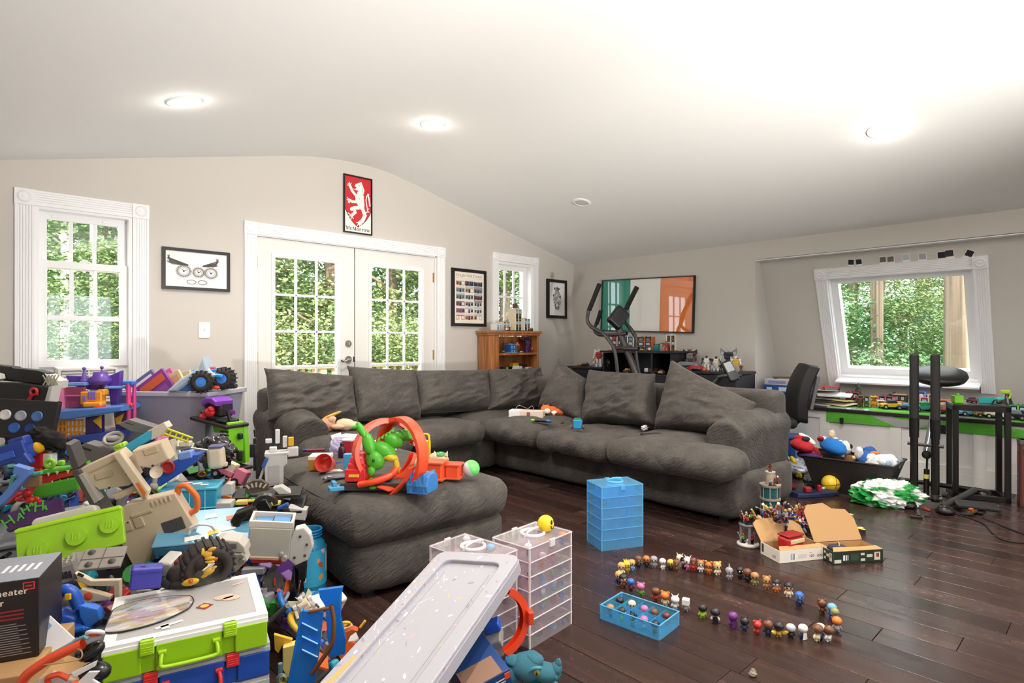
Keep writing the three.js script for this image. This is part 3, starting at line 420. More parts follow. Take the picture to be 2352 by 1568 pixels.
// ---------- black cabinets behind the sofa ----------
const blackWood = mt(0x1c1a1e, .45);
{
  const c1 = thing('low_cabinet', 'low black cabinet in the corner behind the sofa', 'cabinet', [5.57, 0, -4.46]); part('top', rbox(.42, .024, .56, .003, 0, .85, 0), blackWood, c1); part('body', box(.4, .82, .54, 0, .42, 0), blackWood, c1); part('door', rbox(.018, .74, .5, .003, -.209, .43, 0), blackWood, c1);
  const c2 = thing('hutch_cabinet', 'taller black cabinet with an open display shelf below the flag print', 'cabinet', [5.57, 0, -3.72]);
  part('top', rbox(.44, .022, .96, .003, 0, 1.045, 0), blackWood, c2); part('back_panel', box(.012, 1.03, .88, .2, .52, 0), blackWood, c2); for (const z of [-.44, .44]) part('side_panel', rbox(.42, 1.03, .022, .003, 0, .515, z), blackWood, c2); part('divider', rbox(.4, .24, .02, .002, 0, .92, .2), blackWood, c2); part('shelf', rbox(.42, .022, .86, .003, 0, .8, 0), blackWood, c2); part('door', rbox(.018, .76, .42, .003, -.2, .41, -.215), blackWood, c2); part('door', rbox(.018, .76, .42, .003, -.2, .41, .215), blackWood, c2);
  const c3 = thing('low_cabinet', 'low black cabinet crowded with robots beside the window recess', 'cabinet', [5.57, 0, -2.9]); part('top', rbox(.42, .024, .66, .003, 0, .85, 0), blackWood, c3); part('body', box(.4, .82, .64, 0, .42, 0), blackWood, c3); for (const z of [-.165, .165]) part('door', rbox(.018, .74, .31, .003, -.209, .43, z), blackWood, c3);
}
// ---------- storage bench under the picture window ----------
{
  const b = thing('storage_bench', 'white panelled storage bench with a dark top under the picture window', 'bench', [5.83, 0, -1.1]), white = mt(0xe9e6e2, .5), z0 = -1.48, z1 = 1.5;
  part('carcass', box(.5, .5, 2.98, .27, .265, .01), white, b);
  part('top', rbox(.66, .03, 2.98, .004, .29, .535, .01), mt(0x2a2421, .4), b);
  part('toe_board', rbox(.02, .1, 2.98, .003, -.003, .05, .01), white, b); part('rail', rbox(.018, .07, 2.98, .003, -.003, .484, .01), white, b); part('rail', rbox(.018, .06, 2.98, .003, -.003, .125, .01), white, b);
  for (let i = 0; i <= 5; i++) part('stile', rbox(.018, .3, .085, .003, -.003, .3, -1.42 + i * .568), white, b);
  for (let i = 0; i < 5; i++) part('panel', box(.006, .31, .5, .004, .3, -1.136 + i * .568), white, b);
}
// ---------- elliptical trainer, bike, office chair ----------
const gunmetal = mt(0x4c4a4a, .35, { metalness: .5 }), rubber = mt(0x161616, .7);
{
  const o = V(4.95, 0, -3.62), e = thing('elliptical_trainer', 'black and grey elliptical trainer with tall handlebars behind the sofa', 'exercise machine', o);
  const X = (pts, x) => pts.map(p => onX(p[0], p[1], x).sub(o)), tb = (n, pts, x, r, m) => part(n, tube(X(pts, x), r, 36, 10), m, e);
  tb('moving_arm', [[1352, 712], [1349, 735], [1358, 750], [1385, 765], [1402, 785], [1412, 805], [1418, 850], [1420, 900]], 4.85, .02, gunmetal);
  tb('grip', [[1377, 652], [1364, 685], [1353, 712]], 4.85, .026, rubber);
  tb('moving_arm', [[1438, 708], [1434, 735], [1450, 757], [1461, 778], [1460, 805], [1466, 850], [1476, 880]], 5.08, .02, gunmetal);
  tb('grip', [[1463, 659], [1450, 685], [1438, 710]], 5.08, .026, rubber);
  tb('fixed_handle', [[1370, 742], [1365, 756], [1375, 768], [1405, 769], [1440, 766]], 4.95, .019, gunmetal); tb('grip', [[1380, 713], [1375, 730], [1370, 744]], 4.95, .023, rubber);
  tb('mast', [[1418, 742], [1432, 785], [1448, 825], [1466, 870], [1490, 930]], 4.97, .036, gunmetal); tb('cross_tube', [[1409, 799], [1467, 801]], 4.93, .022, gunmetal);
  const c = part('console', [rbox(.17, .22, .08, .03, 0, 0, 0), rbox(.13, .15, .012, .004, 0, .02, -.043)], blackPlastic, e); c.position.copy(onX(1420, 729, 4.95).sub(o)); c.rotation.set(-.1, -YAW + .3, -.72, 'YXZ');
  part('screen', box(.1, .09, .004, 0, .03, -.052), mt(0x49545a, .2), c);
  part('base_frame', [rbox(.09, .08, 1.1, .02, .03, .09, .05), rbox(.5, .06, .07, .02, 0, .04, -.48), rbox(.5, .06, .07, .02, 0, .04, .6)], gunmetal, e); part('flywheel_housing', [cyl(.2, .2, .12, 0, .3, -.25, 0, 0, PI / 2, 28)], blackPlastic, e); for (const s of [-1, 1]) { part('pedal', rbox(.14, .03, .34, .01, s * .13, .25 + s * .06, .25), rubber, e); part('pedal_arm', bar([s * .13, .22 + s * .06, .5], [s * .13, .3, -.3], .02), gunmetal, e); }
  const b = thing('exercise_bike', 'grey exercise bike with a small tilted console behind the sofa', 'exercise machine', [5.0, 0, -2.8]), O = V(5, 0, -2.8);
  part('post', tube([[0, .3, -.1], [0, .55, -.02], ...[[1655, 866]].map(p => { const q = onX(p[0], p[1], 5).sub(O); return [q.x, q.y, q.z]; })], .026, 16, 10), gunmetal, b);
  const k = part('console', rbox(.1, .2, .04, .02), blackPlastic, b); k.position.copy(onX(1677, 852, 4.98).sub(O)); k.rotation.set(-.4, -YAW, .33, 'YXZ'); part('screen', rbox(.07, .09, .006, .002, 0, .035, .02), mt(0x9aa4a6, .25), k);
  part('handlebar', tube([onX(1648, 866, 4.92).sub(O), onX(1670, 862, 4.95).sub(O), onX(1702, 862, 5.05).sub(O)], .017, 16, 8), gunmetal, b);
  part('base', [rbox(.4, .06, .08, .02, 0, .03, -.25), rbox(.4, .06, .08, .02, 0, .03, .3), rbox(.1, .3, .45, .05, 0, .2, 0)], blackPlastic, b); part('saddle', rbox(.18, .06, .24, .03, 0, .6, .32), rubber, b); part('saddle_post', bar([0, .2, .2], [0, .58, .32], .022), gunmetal, b);
}
{
  const p0 = at(1838, 1010, 5.2), c = thing('office_chair', 'black padded office chair with its back to the sofa arm', 'chair', [p0.x, 0, p0.z], -YAW - .2);
  const bk = part('backrest', soften(new THREE.BoxGeometry(.09, .52, .42, 6, 16, 12), p => { const y = p.y / .26, z = p.z / .21; p.z *= 1 - .16 * y * y; p.x += .04 * y * y - .03 * (1 - z * z) * Math.sign(p.x) * -.6; p.y *= 1 - .08 * z * z; }), mt(0x1d1c1d, .6), c); bk.position.set(-.02, .71, 0); bk.rotation.z = -.2;
  part('back_spine', ext([[0, 0], [.03, 0], [.03, .3], [0, .3]], .05, .004, .07, .56, -.025, 0, 0, -.2), mt(0x6f6f70, .35, { metalness: .6 }), c); part('bracket', tube([[.07, .78, 0], [.03, .56, 0], [-.02, .45, 0], [-.1, .4, 0], [-.25, .4, 0]], .022, 24, 8), mt(0x2c2b2c, .4), c);
  part('seat', soft(.46, .09, .46, .04, { puff: .02, sd: 30 }), mt(0x1d1c1d, .7), c).position.set(-.3, .45, 0);
  part('gas_lift', bar([-.3, .1, 0], [-.3, .42, 0], .025), steel, c);
  for (let i = 0; i < 5; i++) { const a = i * 1.2566 + .25, l = part('base_leg', tube([[-.3, .12, 0], [-.3 + Math.cos(a) * .16, .13, Math.sin(a) * .16], [-.3 + Math.cos(a) * .3, .07, Math.sin(a) * .3]], .022, 10, 8), mt(0x8a8b8d, .3, { metalness: .5 }), c); part('caster', cyl(.028, .028, .04, -.3 + Math.cos(a) * .31, .03, Math.sin(a) * .31, PI / 2, a), rubber, l); }
}
// ---------- squat machine, side table ----------
{
  const o = V(5.0, 0, -1.02), m = thing('squat_machine', 'black squat exercise machine with two padded posts and a round seat', 'exercise machine', o);
  const L = (px, py, d) => at(px, py, d).sub(o), a = V(.01, 0, -.056), b = V(.02, 0, .068);
  for (const p of [a, b]) { part('post', cyl(.024, .026, .93, p.x, .49, p.z, 0, 0, 0, 18), blackMetal, m); part('foam_grip', [cyl(.029, .029, .46, p.x, .83, p.z, 0, 0, 0, 20), sph(.029, p.x, 1.058, p.z, 1, .45, 1)], mt(0x1f1c1c, .6), m); part('collar', cyl(.032, .03, .14, p.x, .54, p.z, 0, 0, 0, 18), blackMetal, m); part('bolt', [cyl(.036, .03, .03, p.x, .06, p.z, 0, 0, 0, 8), cyl(.008, .008, .08, p.x, .42, p.z, PI / 2)], steel, m); }
  part('cross_bar', bar([a.x, .42, a.z - .04], [b.x, .42, b.z + .05], .012), mt(0x4c403a, .35, { metalness: .6 }), m);
  const s = L(2158, 862, 4.5), sd = part('seat_pad', lathe([[0, -.05], [.1, -.048], [.165, -.03], [.18, 0], [.17, .025], [.1, .04], [0, .042]], 0, 0, 0, 36), mt(0x151313, .4), m); sd.position.copy(s); sd.rotation.set(.1, 0, .28);
  part('seat_arm', bar([.06, .36, .01], [s.x, s.y - .05, s.z], .024, 14), mt(0x8f949a, .28, { metalness: .7 }), m); part('end_cap', sph(.03, .055, .345, .01), rubber, m);
  part('piston', [bar([.04, .06, .01], [.06, .24, .01], .018, 12), bar([.06, .24, .01], [.08, .4, .01], .007)], blackMetal, m); part('warning_label', cyl(.0185, .0185, .03, .052, .19, .01, 0, 0, 0, 14), mt(0xc9c15e, .5), m);
  part('base_bar', [bar([0, .05, -.1], [.02, .05, .11], .018), bar([-.16, .035, -.06], [.5, .05, -.24], .022), bar([-.14, .035, .14], [.52, .05, .22], .022)], gunmetal, m); part('rear_bar', bar([.5, .05, -.26], [.52, .05, .26], .018), blackMetal, m);
  for (const [x, z] of [[-.2, -.05], [-.18, .16], [.52, -.28], [.55, .26]]) part('foot', lathe([[0, 0], [.05, .002], [.056, .02], [.045, .045], [.02, .055], [0, .056]], x, 0, z, 22), mt(0x17110f, .3), m);
  part('foot_plate', rbox(.16, .03, .24, .012, .02, .045, .3, 0, .3), mt(0x1c1718, .6), m); part('knob', cyl(.02, .02, .03, .0, .09, .13, PI / 2), rubber, m);
}
{
  const t = thing('side_table', 'open black steel side table frame before the storage bench', 'table', [5.53, 0, -.79], -1.232), w = .34, d = .26, h = .685, q = .036;
  for (const x of [-1, 1]) for (const z of [-1, 1]) part('leg', rbox(q, h, q, .003, x * (w - q) / 2, h / 2, z * (d - q) / 2, 0, 0, 0, 1), blackMetal, t);
  for (const y of [q / 2, h - q / 2]) { for (const z of [-1, 1]) part('rail', rbox(w, q, q, .003, 0, y, z * (d - q) / 2, 0, 0, 0, 1), blackMetal, t); for (const x of [-1, 1]) part('rail', rbox(q, q, d, .003, x * (w - q) / 2, y, 0, 0, 0, 0, 1), blackMetal, t); }
  part('tabletop', rbox(w, .012, d, .003, 0, h + .006, 0), mt(0x2a2523, .35), t);
}
// ---------- organiser towers ----------
const iceBlue = new THREE.MeshPhysicalMaterial({ color: 0xa6ecff, roughness: .06, transmission: .82, thickness: 0, ior: 1.35, side: THREE.DoubleSide }), iceEdge = mt(0x7fd6f8, .25, { transmission: .5, thickness: 0 }), milky = new THREE.MeshPhysicalMaterial({ color: 0xf8f4f6, roughness: .04, transmission: .9, thickness: 0, ior: 1.35, side: THREE.DoubleSide }), milkyEdge = mt(0xf2ecee, .3, { transmission: .3, thickness: 0 });
function tray(w, d, h, nx, nz, m, me, parent, y, name = 'tray') {
  const t = part(name, [box(w, .002, d, 0, .001, 0), box(w, h, .002, 0, h / 2, d / 2), box(w, h, .002, 0, h / 2, -d / 2), box(.002, h, d, w / 2, h / 2, 0), box(.002, h, d, -w / 2, h / 2, 0)], m, parent); t.position.y = y;
  part('rim', [rbox(w + .006, .004, .005, .001, 0, h, d / 2), rbox(w + .006, .004, .005, .001, 0, h, -d / 2), rbox(.005, .004, d + .006, .001, w / 2, h, 0), rbox(.005, .004, d + .006, .001, -w / 2, h, 0), ...[-1, 1].flatMap(a => [-1, 1].map(b => rbox(.009, h, .009, .003, a * (w / 2 - .002), h / 2, b * (d / 2 - .002))))], me, t);
  for (let i = 1; i < nx; i++) part('divider', box(.0016, h * .86, d - .004, -w / 2 + w * i / nx, h * .44, 0), m, t); for (let j = 1; j < nz; j++) part('divider', box(w - .004, h * .86, .0016, 0, h * .44, -d / 2 + d * j / nz), m, t); return t;
}
function organiser(label, p, turn, w, d, tiers, h, m, me, nx, nz) {
  const o = thing('organiser_tower', label, 'storage box', p, turn); for (let i = 0; i < tiers; i++) tray(w, d, h - .003, nx, nz, m, me, o, i * h);
  const lid = part('lid', [rbox(w + .004, .005, d + .004, .002, 0, tiers * h, 0)], m, o); part('handle', [tor(.045, .007, 0, tiers * h + .006, 0, PI / 2), tube([[-.05, tiers * h, 0], [-.04, tiers * h + .02, .008], [0, tiers * h + .026, .01], [.04, tiers * h + .02, .008], [.05, tiers * h, 0]], .005, 14, 6)], me, lid); for (const z of [-1, 1]) part('latch', rbox(.03, .03, .008, .002, 0, tiers * h - .01, z * (d / 2 + .004)), me, lid); return o;
}
organiser('tall stack of translucent blue trays standing on the floor before the sofa', [2.728, 0, -2.035], -.431, .26, .18, 6, .059, iceBlue, iceEdge, 5, 2);
organiser('clear organiser tower with a yellow ball on its lid', [1.68, 0, -1.66], .086, .267, .19, 7, .0545, milky, milkyEdge, 4, 2);
organiser('clear organiser tower behind the leaning grey lid with stickers on top', [1.425, 0, -1.73], .1, .19, .28, 7, .053, milky, milkyEdge, 2, 4);
{ const t = thing('divided_tray', 'single translucent blue tray with ten compartments on the floor', 'storage box', [2.037, 0, -1.395], .08); tray(.165, .27, .058, 2, 5, iceBlue, iceEdge, t, 0); }
{ const b = thing('smiley_ball', 'small yellow ball with a drawn laughing face on the clear organiser lid', 'ball', [1.735, .417, -1.64], .35); part('ball', sph(.034, 0, 0, 0, 1, 1, 1, 22), plastic(0xf5cf1c), b); part('face', [sph(.007, .012, .012, .031, 1, 1.4, .4), sph(.007, -.012, .012, .031, 1, 1.4, .4), tor(.014, .003, 0, -.002, .029, 0, 0, PI, PI, 12, 6)], mt(0x1d1a14, .5), b); }
// ---------- small vinyl figures ----------
const COL = { blond: 0xd9a45c, peach: 0xe0b08a, yellow: 0xe8c33a, sky: 0x6aa9dd, brown: 0x6b4128, black: 0x1d1b1e, orange: 0xd9772f, grey: 0x9a9a9c, white: 0xe8e3dd, silver: 0xb9bcc4, red: 0xb8322b, pink: 0xd06a9c, tan: 0xb07c4a, navy: 0x2a3560, blue: 0x2f63c0, green: 0x6aa838, olive: 0x8a8a5a, purple: 0x6c2a7a, maroon: 0x6e2326, gold: 0xb08a3a, teal: 0x2f8f93, cream: 0xe6d6b5, lime: 0xa4d327 };
const fg = { head: sph(.0145, 0, .034, 0, 1, .95, .95, 12), hair: sph(.0155, 0, .037, -.002, 1.02, .85, 1.0, 12), torso: lathe([[0, .022], [.006, .022], [.0085, .014], [.008, .007], [0, .006]], 0, 0, 0, 12), legs: merge([rbox(.007, .01, .009, .002, .0045, .005, .001, 0, 0, 0, 1), rbox(.007, .01, .009, .002, -.0045, .005, .001, 0, 0, 0, 1)]), arms: merge([sph(.004, .01, .015, .002, 1, 1.9, 1, 8, 0, 0, .5), sph(.004, -.01, .015, .002, 1, 1.9, 1, 8, 0, 0, -.5)]), eyes: merge([sph(.0028, .006, .034, .0125, 1, 1.2, .5, 8), sph(.0028, -.006, .034, .0125, 1, 1.2, .5, 8)]), ears: merge([sph(.006, .011, .047, 0, 1, 1, .6, 8), sph(.006, -.011, .047, 0, 1, 1, .6, 8)]), horns: merge([cone(.004, .018, .01, .052, 0, 0, 0, -.5, 8), cone(.004, .018, -.01, .052, 0, 0, 0, .5, 8)]), spikes: merge([0, 1, 2, 3, 4].map(i => cone(.005, .02, -.01 + i * .005, .05, -.003, -.3, 0, .6 - i * .3, 7))), wings: merge([sph(.012, .018, .018, -.006, 1, .5, .25, 8, 0, .4, .5), sph(.012, -.018, .018, -.006, 1, .5, .25, 8, 0, -.4, -.5)]), cape: ext([[-.01, .002], [.01, .002], [.007, .024], [-.007, .024]], .002, 0, 0, 0, -.011), cube: rbox(.026, .024, .024, .004, 0, .035, 0), fin: cone(.006, .026, 0, .055, -.002, -.25, 0, 0, 6), snout: sph(.012, 0, .03, .012, 1, .8, 1.3, 10) };
function chibi(label, p, turn, head, hair, body, legs, extra, s = 1.15, group = 'tiny figures lined up on the floor', tilt = 0) {
  const o = thing('vinyl_figure', label, 'figure', p, tilt ? [tilt, turn, 0] : turn, group); o.scale.setScalar(s); const c = k => plastic(COL[k]);
  part('head', extra === 'cube' ? fg.cube : fg.head, c(head), o); if (hair && extra !== 'cube') part('hair', fg.hair, c(hair), o); part('torso', fg.torso, c(body), o); part('legs', fg.legs, c(legs || body), o); part('arms', fg.arms, c(body), o); part('eyes', fg.eyes, c(head === 'black' ? 'white' : 'black'), o);
  if (extra && extra !== 'cube') part({ fin: 'fin', snout: 'snout' }[extra] || extra, fg[extra], c(extra === 'wings' ? 'yellow' : hair || head), o); return o;
}
const lineUp = [[90, 335, 'peach', 'blond', 'navy'], [114, 250, 'peach', 'blond', 'cream'], [165, 228, 'yellow', 'yellow', 'gold', 'spikes'], [215, 208, 'peach', 'blond', 'sky'], [280, 182, 'tan', 'brown', 'black'], [355, 175, 'orange', '', 'black'], [428, 178, 'silver', 'grey', 'grey'], [515, 198, 'silver', 'white', 'white'], [590, 208, 'blond', 'yellow', 'black'], [645, 216, 'tan', 'brown', 'brown'], [678, 172, 'white', 'cream', 'white', 'horns'], [718, 188, 'white', 'black', 'black', 'ears'], [756, 200, 'white', 'white', 'pink', 'horns'], [806, 208, 'tan', 'maroon', 'red'], [880, 220, 'white', 'tan', 'white', 'ears'], [957, 237, 'orange', '', 'orange', 'ears'], [1040, 252, 'cream', 'blond', 'cream', 'ears'], [1157, 294, 'silver', 'grey', 'grey', 'fin'], [1260, 288, 'black', 'black', 'black'], [1330, 322, 'brown', 'brown', 'black'], [1402, 352, 'tan', 'tan', 'olive'], [1515, 386, 'blond', 'tan', 'tan', 'ears'], [1612, 418, 'white', 'black', 'orange', 'cape'], [1727, 462, 'peach', 'black', 'cream'], [1832, 548, 'sky', 'blue', 'navy', 'cape'], [2050, 622, 'brown', 'brown', 'brown', 'ears'], [2146, 662, 'red', 'sky', 'blue'], [2170, 700, 'cream', 'olive', 'brown'], [2194, 798, 'brown', 'orange', 'grey'], [2112, 892, 'brown', 'brown', 'white'], [2030, 868, 'tan', 'cream', 'blue', 'snout'], [2005, 888, 'tan', 'brown', 'cream'], [1862, 868, 'white', 'white', 'navy', 'cape'], [1748, 862, 'black', 'silver', 'black'], [1632, 852, 'black', 'black', 'gold', 'wings'], [1530, 836, 'brown', 'brown', 'navy'], [1424, 826, 'red', 'red', 'red', 'ears'], [1302, 792, 'black', 'black', 'navy', 'horns'], [1187, 756, 'purple', 'purple', 'purple', 'cape'], [1020, 716, 'peach', 'black', 'white', 'cape'], [897, 668, 'peach', 'black', 'lime'], [736, 602, 'white', '', 'grey', 'cube'], [632, 582, 'white', 'white', 'white', 'horns'], [536, 548, 'orange', 'orange', 'cream', 'ears'], [446, 502, 'brown', 'brown', 'red'], [302, 448, 'pink', 'pink', 'green', 'ears'], [206, 402, 'sky', 'blue', 'maroon'], [136, 376, 'peach', 'black', 'brown']];
lineUp.forEach(([zx, zy, head, hair, body, extra], i) => { const p = onF(1400 + zx / 4.2, 1260 + zy / 4.2); chibi(`tiny vinyl figure, ${hair && hair !== head ? `${hair} hair over a ${head} face` : `plain ${head} head`}, ${body} body${extra ? `, ${extra === 'cube' ? 'square head' : extra}` : ''}, in the floor line`, p, i > 25 && i < 47 ? 2.4 + rnd(-.6, .6) : -YAW + rnd(-.5, .5), head, hair, body, '', extra, 1.1 + rnd(.22)); });
const miniSeen = new Set(), TIER = ['lowest', 'second', 'third', 'middle', 'fifth', 'sixth', 'topmost'];
// figures inside the clear boxes
const inBox = (cx, cz, turn, pts, where, grp) => pts.forEach(([lx, ly, lz, head, hair, body, ex]) => { while (miniSeen.has(where + body + (hair || head))) { body = pick(Object.keys(COL)); } miniSeen.add(where + body + (hair || head)); chibi(`tiny ${body} figure with a ${hair || head} head inside ${where}`, [cx + lx * Math.cos(turn) + lz * Math.sin(turn), ly, cz - lx * Math.sin(turn) + lz * Math.cos(turn)], rnd(6.28), head, hair, body, '', ex, 1.08, grp); });
inBox(2.037, -1.395, .08, [[-.05, .003, .1, 'brown', 'black', 'red'], [.045, .003, .1, 'red', 'maroon', 'purple'], [-.045, .003, .05, 'cream', 'pink', 'silver'], [.04, .003, .05, 'tan', 'brown', 'pink'], [-.05, .003, 0, 'black', 'black', 'grey', 'ears'], [.04, .003, 0, 'peach', 'pink', 'white'], [-.04, .003, -.055, 'white', 'black', 'yellow'], [.045, .003, -.06, 'peach', 'cream', 'pink'], [-.045, .003, -.11, 'peach', 'tan', 'pink'], [.04, .003, -.115, 'tan', 'black', 'brown']], 'the single blue tray', 'figures in the blue tray');
inBox(2.728, -2.035, -.431, [[-.1, .239, .06, 'sky', 'blue', 'navy', 'ears']], 'the tall blue tower', '');
const orgCols = ['brown', 'red', 'blue', 'green', 'pink', 'white', 'black', 'tan', 'sky', 'purple', 'orange', 'maroon'];
for (let t = 0; t < 7; t++) inBox(1.68, -1.66, .086, [-.1, -.034, .034, .1].filter(() => rnd() < (t === 5 || t === 1 ? .3 : .85)).map(x => [x + rnd(-.01, .01), t * .0545 + .004, .07 + rnd(-.006, .006), pick(['tan', 'peach', 'white', 'brown']), pick(orgCols), pick(orgCols), pick(['', '', 'ears', 'horns'])]), `the ${TIER[t]} tier of the ball topped tower`, 'figures in the clear towers');
for (let t = 2; t < 7; t++) inBox(1.425, -1.73, .1, [-.105, -.035, .035, .105].filter(() => rnd() < .75).map(z => [.07 + rnd(-.006, .006), t * .053 + .004, z, pick(['tan', 'peach', 'white', 'brown']), pick(orgCols), pick(orgCols), '']), `the ${TIER[t]} tier of the lid hidden tower`, 'figures in the clear towers');
const uniqMini = f => { for (let i = 0; i < 40; i++) { const r = f(); if (!miniSeen.has(r.l)) { miniSeen.add(r.l); return r; } } return f(); };
// ---------- miniature heap beside the sofa arm ----------
const mg = { base: cyl(.011, .012, .004, 0, .002, 0, 0, 0, 0, 12), legs: merge([rbox(.006, .018, .007, .002, .0045, .012, 0, .15, 0, .1, 1), rbox(.006, .018, .007, .002, -.0045, .012, .002, -.2, 0, -.1, 1)]), torso: ext([[-.006, 0], [.006, 0], [.0085, .016], [-.0085, .016]], .008, .001, 0, .02, -.004), head: sph(.0058, 0, .042, 0, 1, 1.1, 1, 9), arms: merge([rbox(.0045, .017, .0045, .0015, .011, .03, .003, -.5, 0, .45, 1), rbox(.0045, .017, .0045, .0015, -.011, .03, .004, -1, 0, -.4, 1)]), weapon: merge([rbox(.002, .04, .002, .0008, .014, .034, .012, .5, 0, .2, 1), rbox(.006, .008, .003, .001, .016, .05, .02, .5, 0, .2, 1)]), cape: ext([[-.008, 0], [.01, -.004], [.007, .022], [-.007, .022]], .0015, 0, 0, .014, -.007) };
function mini(label, p, turn, a, b, c, s, group) { const o = thing('miniature', label, 'figure', p, turn, group); o.scale.setScalar(s); part('base', mg.base, plastic(COL.black), o); part('legs', mg.legs, plastic(COL[c]), o); part('torso', mg.torso, plastic(COL[b]), o); part('head', mg.head, plastic(COL[a]), o); part('arms', mg.arms, plastic(COL[b]), o); if (rnd() < .55) part('weapon', mg.weapon, plastic(COL[pick(['grey', 'black', 'gold'])]), o); if (rnd() < .3) part('cape', mg.cape, plastic(COL[pick(['red', 'maroon', 'purple', 'navy'])]), o); }
{
  seed = 99; const A = ['tan', 'peach', 'maroon', 'black', 'white', 'brown', 'gold', 'red'], B = ['red', 'maroon', 'black', 'navy', 'grey', 'brown', 'pink', 'silver', 'gold', 'blue', 'maroon', 'brown'], Cc = ['black', 'brown', 'maroon', 'grey', 'navy', 'tan'];
  const put = (px, py, h, s = 1.75) => { const p = onF(px, py, h), { a, b, c } = uniqMini(() => { const a = pick(A), b = pick(B), c = pick(Cc); return { a, b, c, l: a + b + c }; }), lay = h > .015 && rnd() < .4; mini(`painted miniature, ${a} head, ${b} torso and ${c} legs, in the heap by the sofa arm`, p, lay ? [rnd(-1, 1), rnd(6.28), rnd(-1, 1)] : rnd(6.28), a, b, c, s, 'painted miniatures heaped by the sofa arm'); };
  for (let i = 0; i < 96; i++) { const t = rnd(), px = 1762 + t * 134 + rnd(-8, 8), py = 1200 + t * 18 + rnd(-20, 16), h = rnd() < .4 ? 0 : rnd(.13) * (1 - t * .55); put(px, py - h * 330 * 0, h); }
  for (let i = 0; i < 22; i++) put(1772 + rnd(34), 1178 + rnd(24), .05 + rnd(.15), 1.5);
  for (const [px, py] of [[1866, 1224], [1716, 1216]]) put(px, py, 0, 1.5);
  // round tower
  const p = onF(1757, 1206), t = thing('toy_tower', 'grey round toy tower with glazed storeys beside the sofa arm', 'toy building', [p.x + .03, 0, p.z + .02], .4), stone = mt(0x9c9186, .6);
  for (let k = 0; k < 3; k++) { part('floor_slab', cyl(.062, .062, .012, 0, .006 + k * .082, 0, 0, 0, 0, 28), stone, t); part('glass_wall', cyl(.054, .054, .07, 0, .047 + k * .082, 0, 0, 0, 0, 24, true), mt(0x2f6f78, .2, { transmission: .35, thickness: 0 }), t); for (let q = 0; q < 8; q++) part('mullion', box(.006, .07, .004, Math.sin(q * .785) * .056, .047 + k * .082, Math.cos(q * .785) * .056, 0, q * .785), stone, t); part('core', cyl(.02, .02, .07, 0, .047 + k * .082, 0), mt(0x30302c, .7), t); }
  part('roof', cyl(.064, .062, .014, 0, .253, 0, 0, 0, 0, 28), stone, t); part('turret', [cyl(.028, .028, .075, 0, .297, 0, 0, 0, 0, 24), cyl(.031, .031, .008, 0, .335, 0, 0, 0, 0, 24)], mt(0xb3a698, .6), t);
  for (const [x, z, y] of [[-.045, .02, .26], [-.03, .04, .26], [.04, .03, .26], [.045, -.02, .26], [.0, .0, .339], [.05, .01, .26]]) { const { a, b } = uniqMini(() => { const a = pick(A), b = pick(B); return { a, b, l: 'tower' + a + b }; }); mini(`painted miniature with ${a} head and ${b} torso on top of the round toy tower`, [p.x + .03 + x, y, p.z + .02 + z], rnd(6), a, b, 'brown', 1.05, 'miniatures on the toy tower'); }
  // small ruined tower
  const q = onF(1718, 1252), r = thing('toy_ruin', 'small grey ruined toy tower on a white round base', 'toy building', [q.x, 0, q.z]); part('base', lathe([[0, 0], [.062, 0], [.06, .014], [.05, .02], [0, .02]], 0, 0, 0, 20), mt(0xc9c2bb, .7), r); for (let k = 0; k < 5; k++) part('pillar', box(.014, .1, .012, Math.cos(k * 1.26) * .04, .07, Math.sin(k * 1.26) * .04, 0, k), mt(0x77737a, .6), r); part('upper_ring', tor(.042, .009, 0, .12, 0, PI / 2), mt(0x6d6a70, .6), r); part('wall_piece', ext([[0, 0], [.06, 0], [.055, .07], [.02, .085], [0, .05]], .01, 0, -.03, .02, -.03), mt(0x8b6a58, .7), r);
  for (let k = 0; k < 9; k++) { const { a, b } = uniqMini(() => { const a = pick(A), b = pick(['red', 'green', 'blue', 'maroon', 'purple', 'grey']); return { a, b, l: 'ruin' + a + b }; }); mini(`painted miniature with ${a} head and ${b} torso on the small toy ruin`, [q.x + Math.cos(k * 1.4) * .035, k < 5 ? .129 : .02, q.z + Math.sin(k * 1.4) * .035], rnd(6), a, b, 'black', 1.1, 'miniatures on the toy ruin'); }
  const gp = onF(1768, 1232), gd = thing('siege_toy', 'pale gold toy siege ramp tilted among the miniatures', 'toy', [gp.x, 0, gp.z], .4); part('deck', rbox(.05, .014, .16, .003, 0, .07, 0, .55), mt(0xc9b27a, .5), gd); for (let k = 0; k < 6; k++) part('slat', box(.046, .004, .012, 0, .081 - (k - 2.5) * .012, -.055 + k * .022 - .0, .55), mt(0xddc894, .5), gd); part('frame', [bar([-.024, 0, -.06], [-.024, .1, -.05], .005), bar([.024, 0, -.06], [.024, .1, -.05], .005), bar([-.024, 0, .06], [-.024, .05, .06], .005), bar([.024, 0, .06], [.024, .05, .06], .005)], mt(0x6d5130, .6), gd); part('mast', bar([-.01, .1, -.07], [-.03, .16, -.1], .006), mt(0xe0c36a, .5), gd);
}
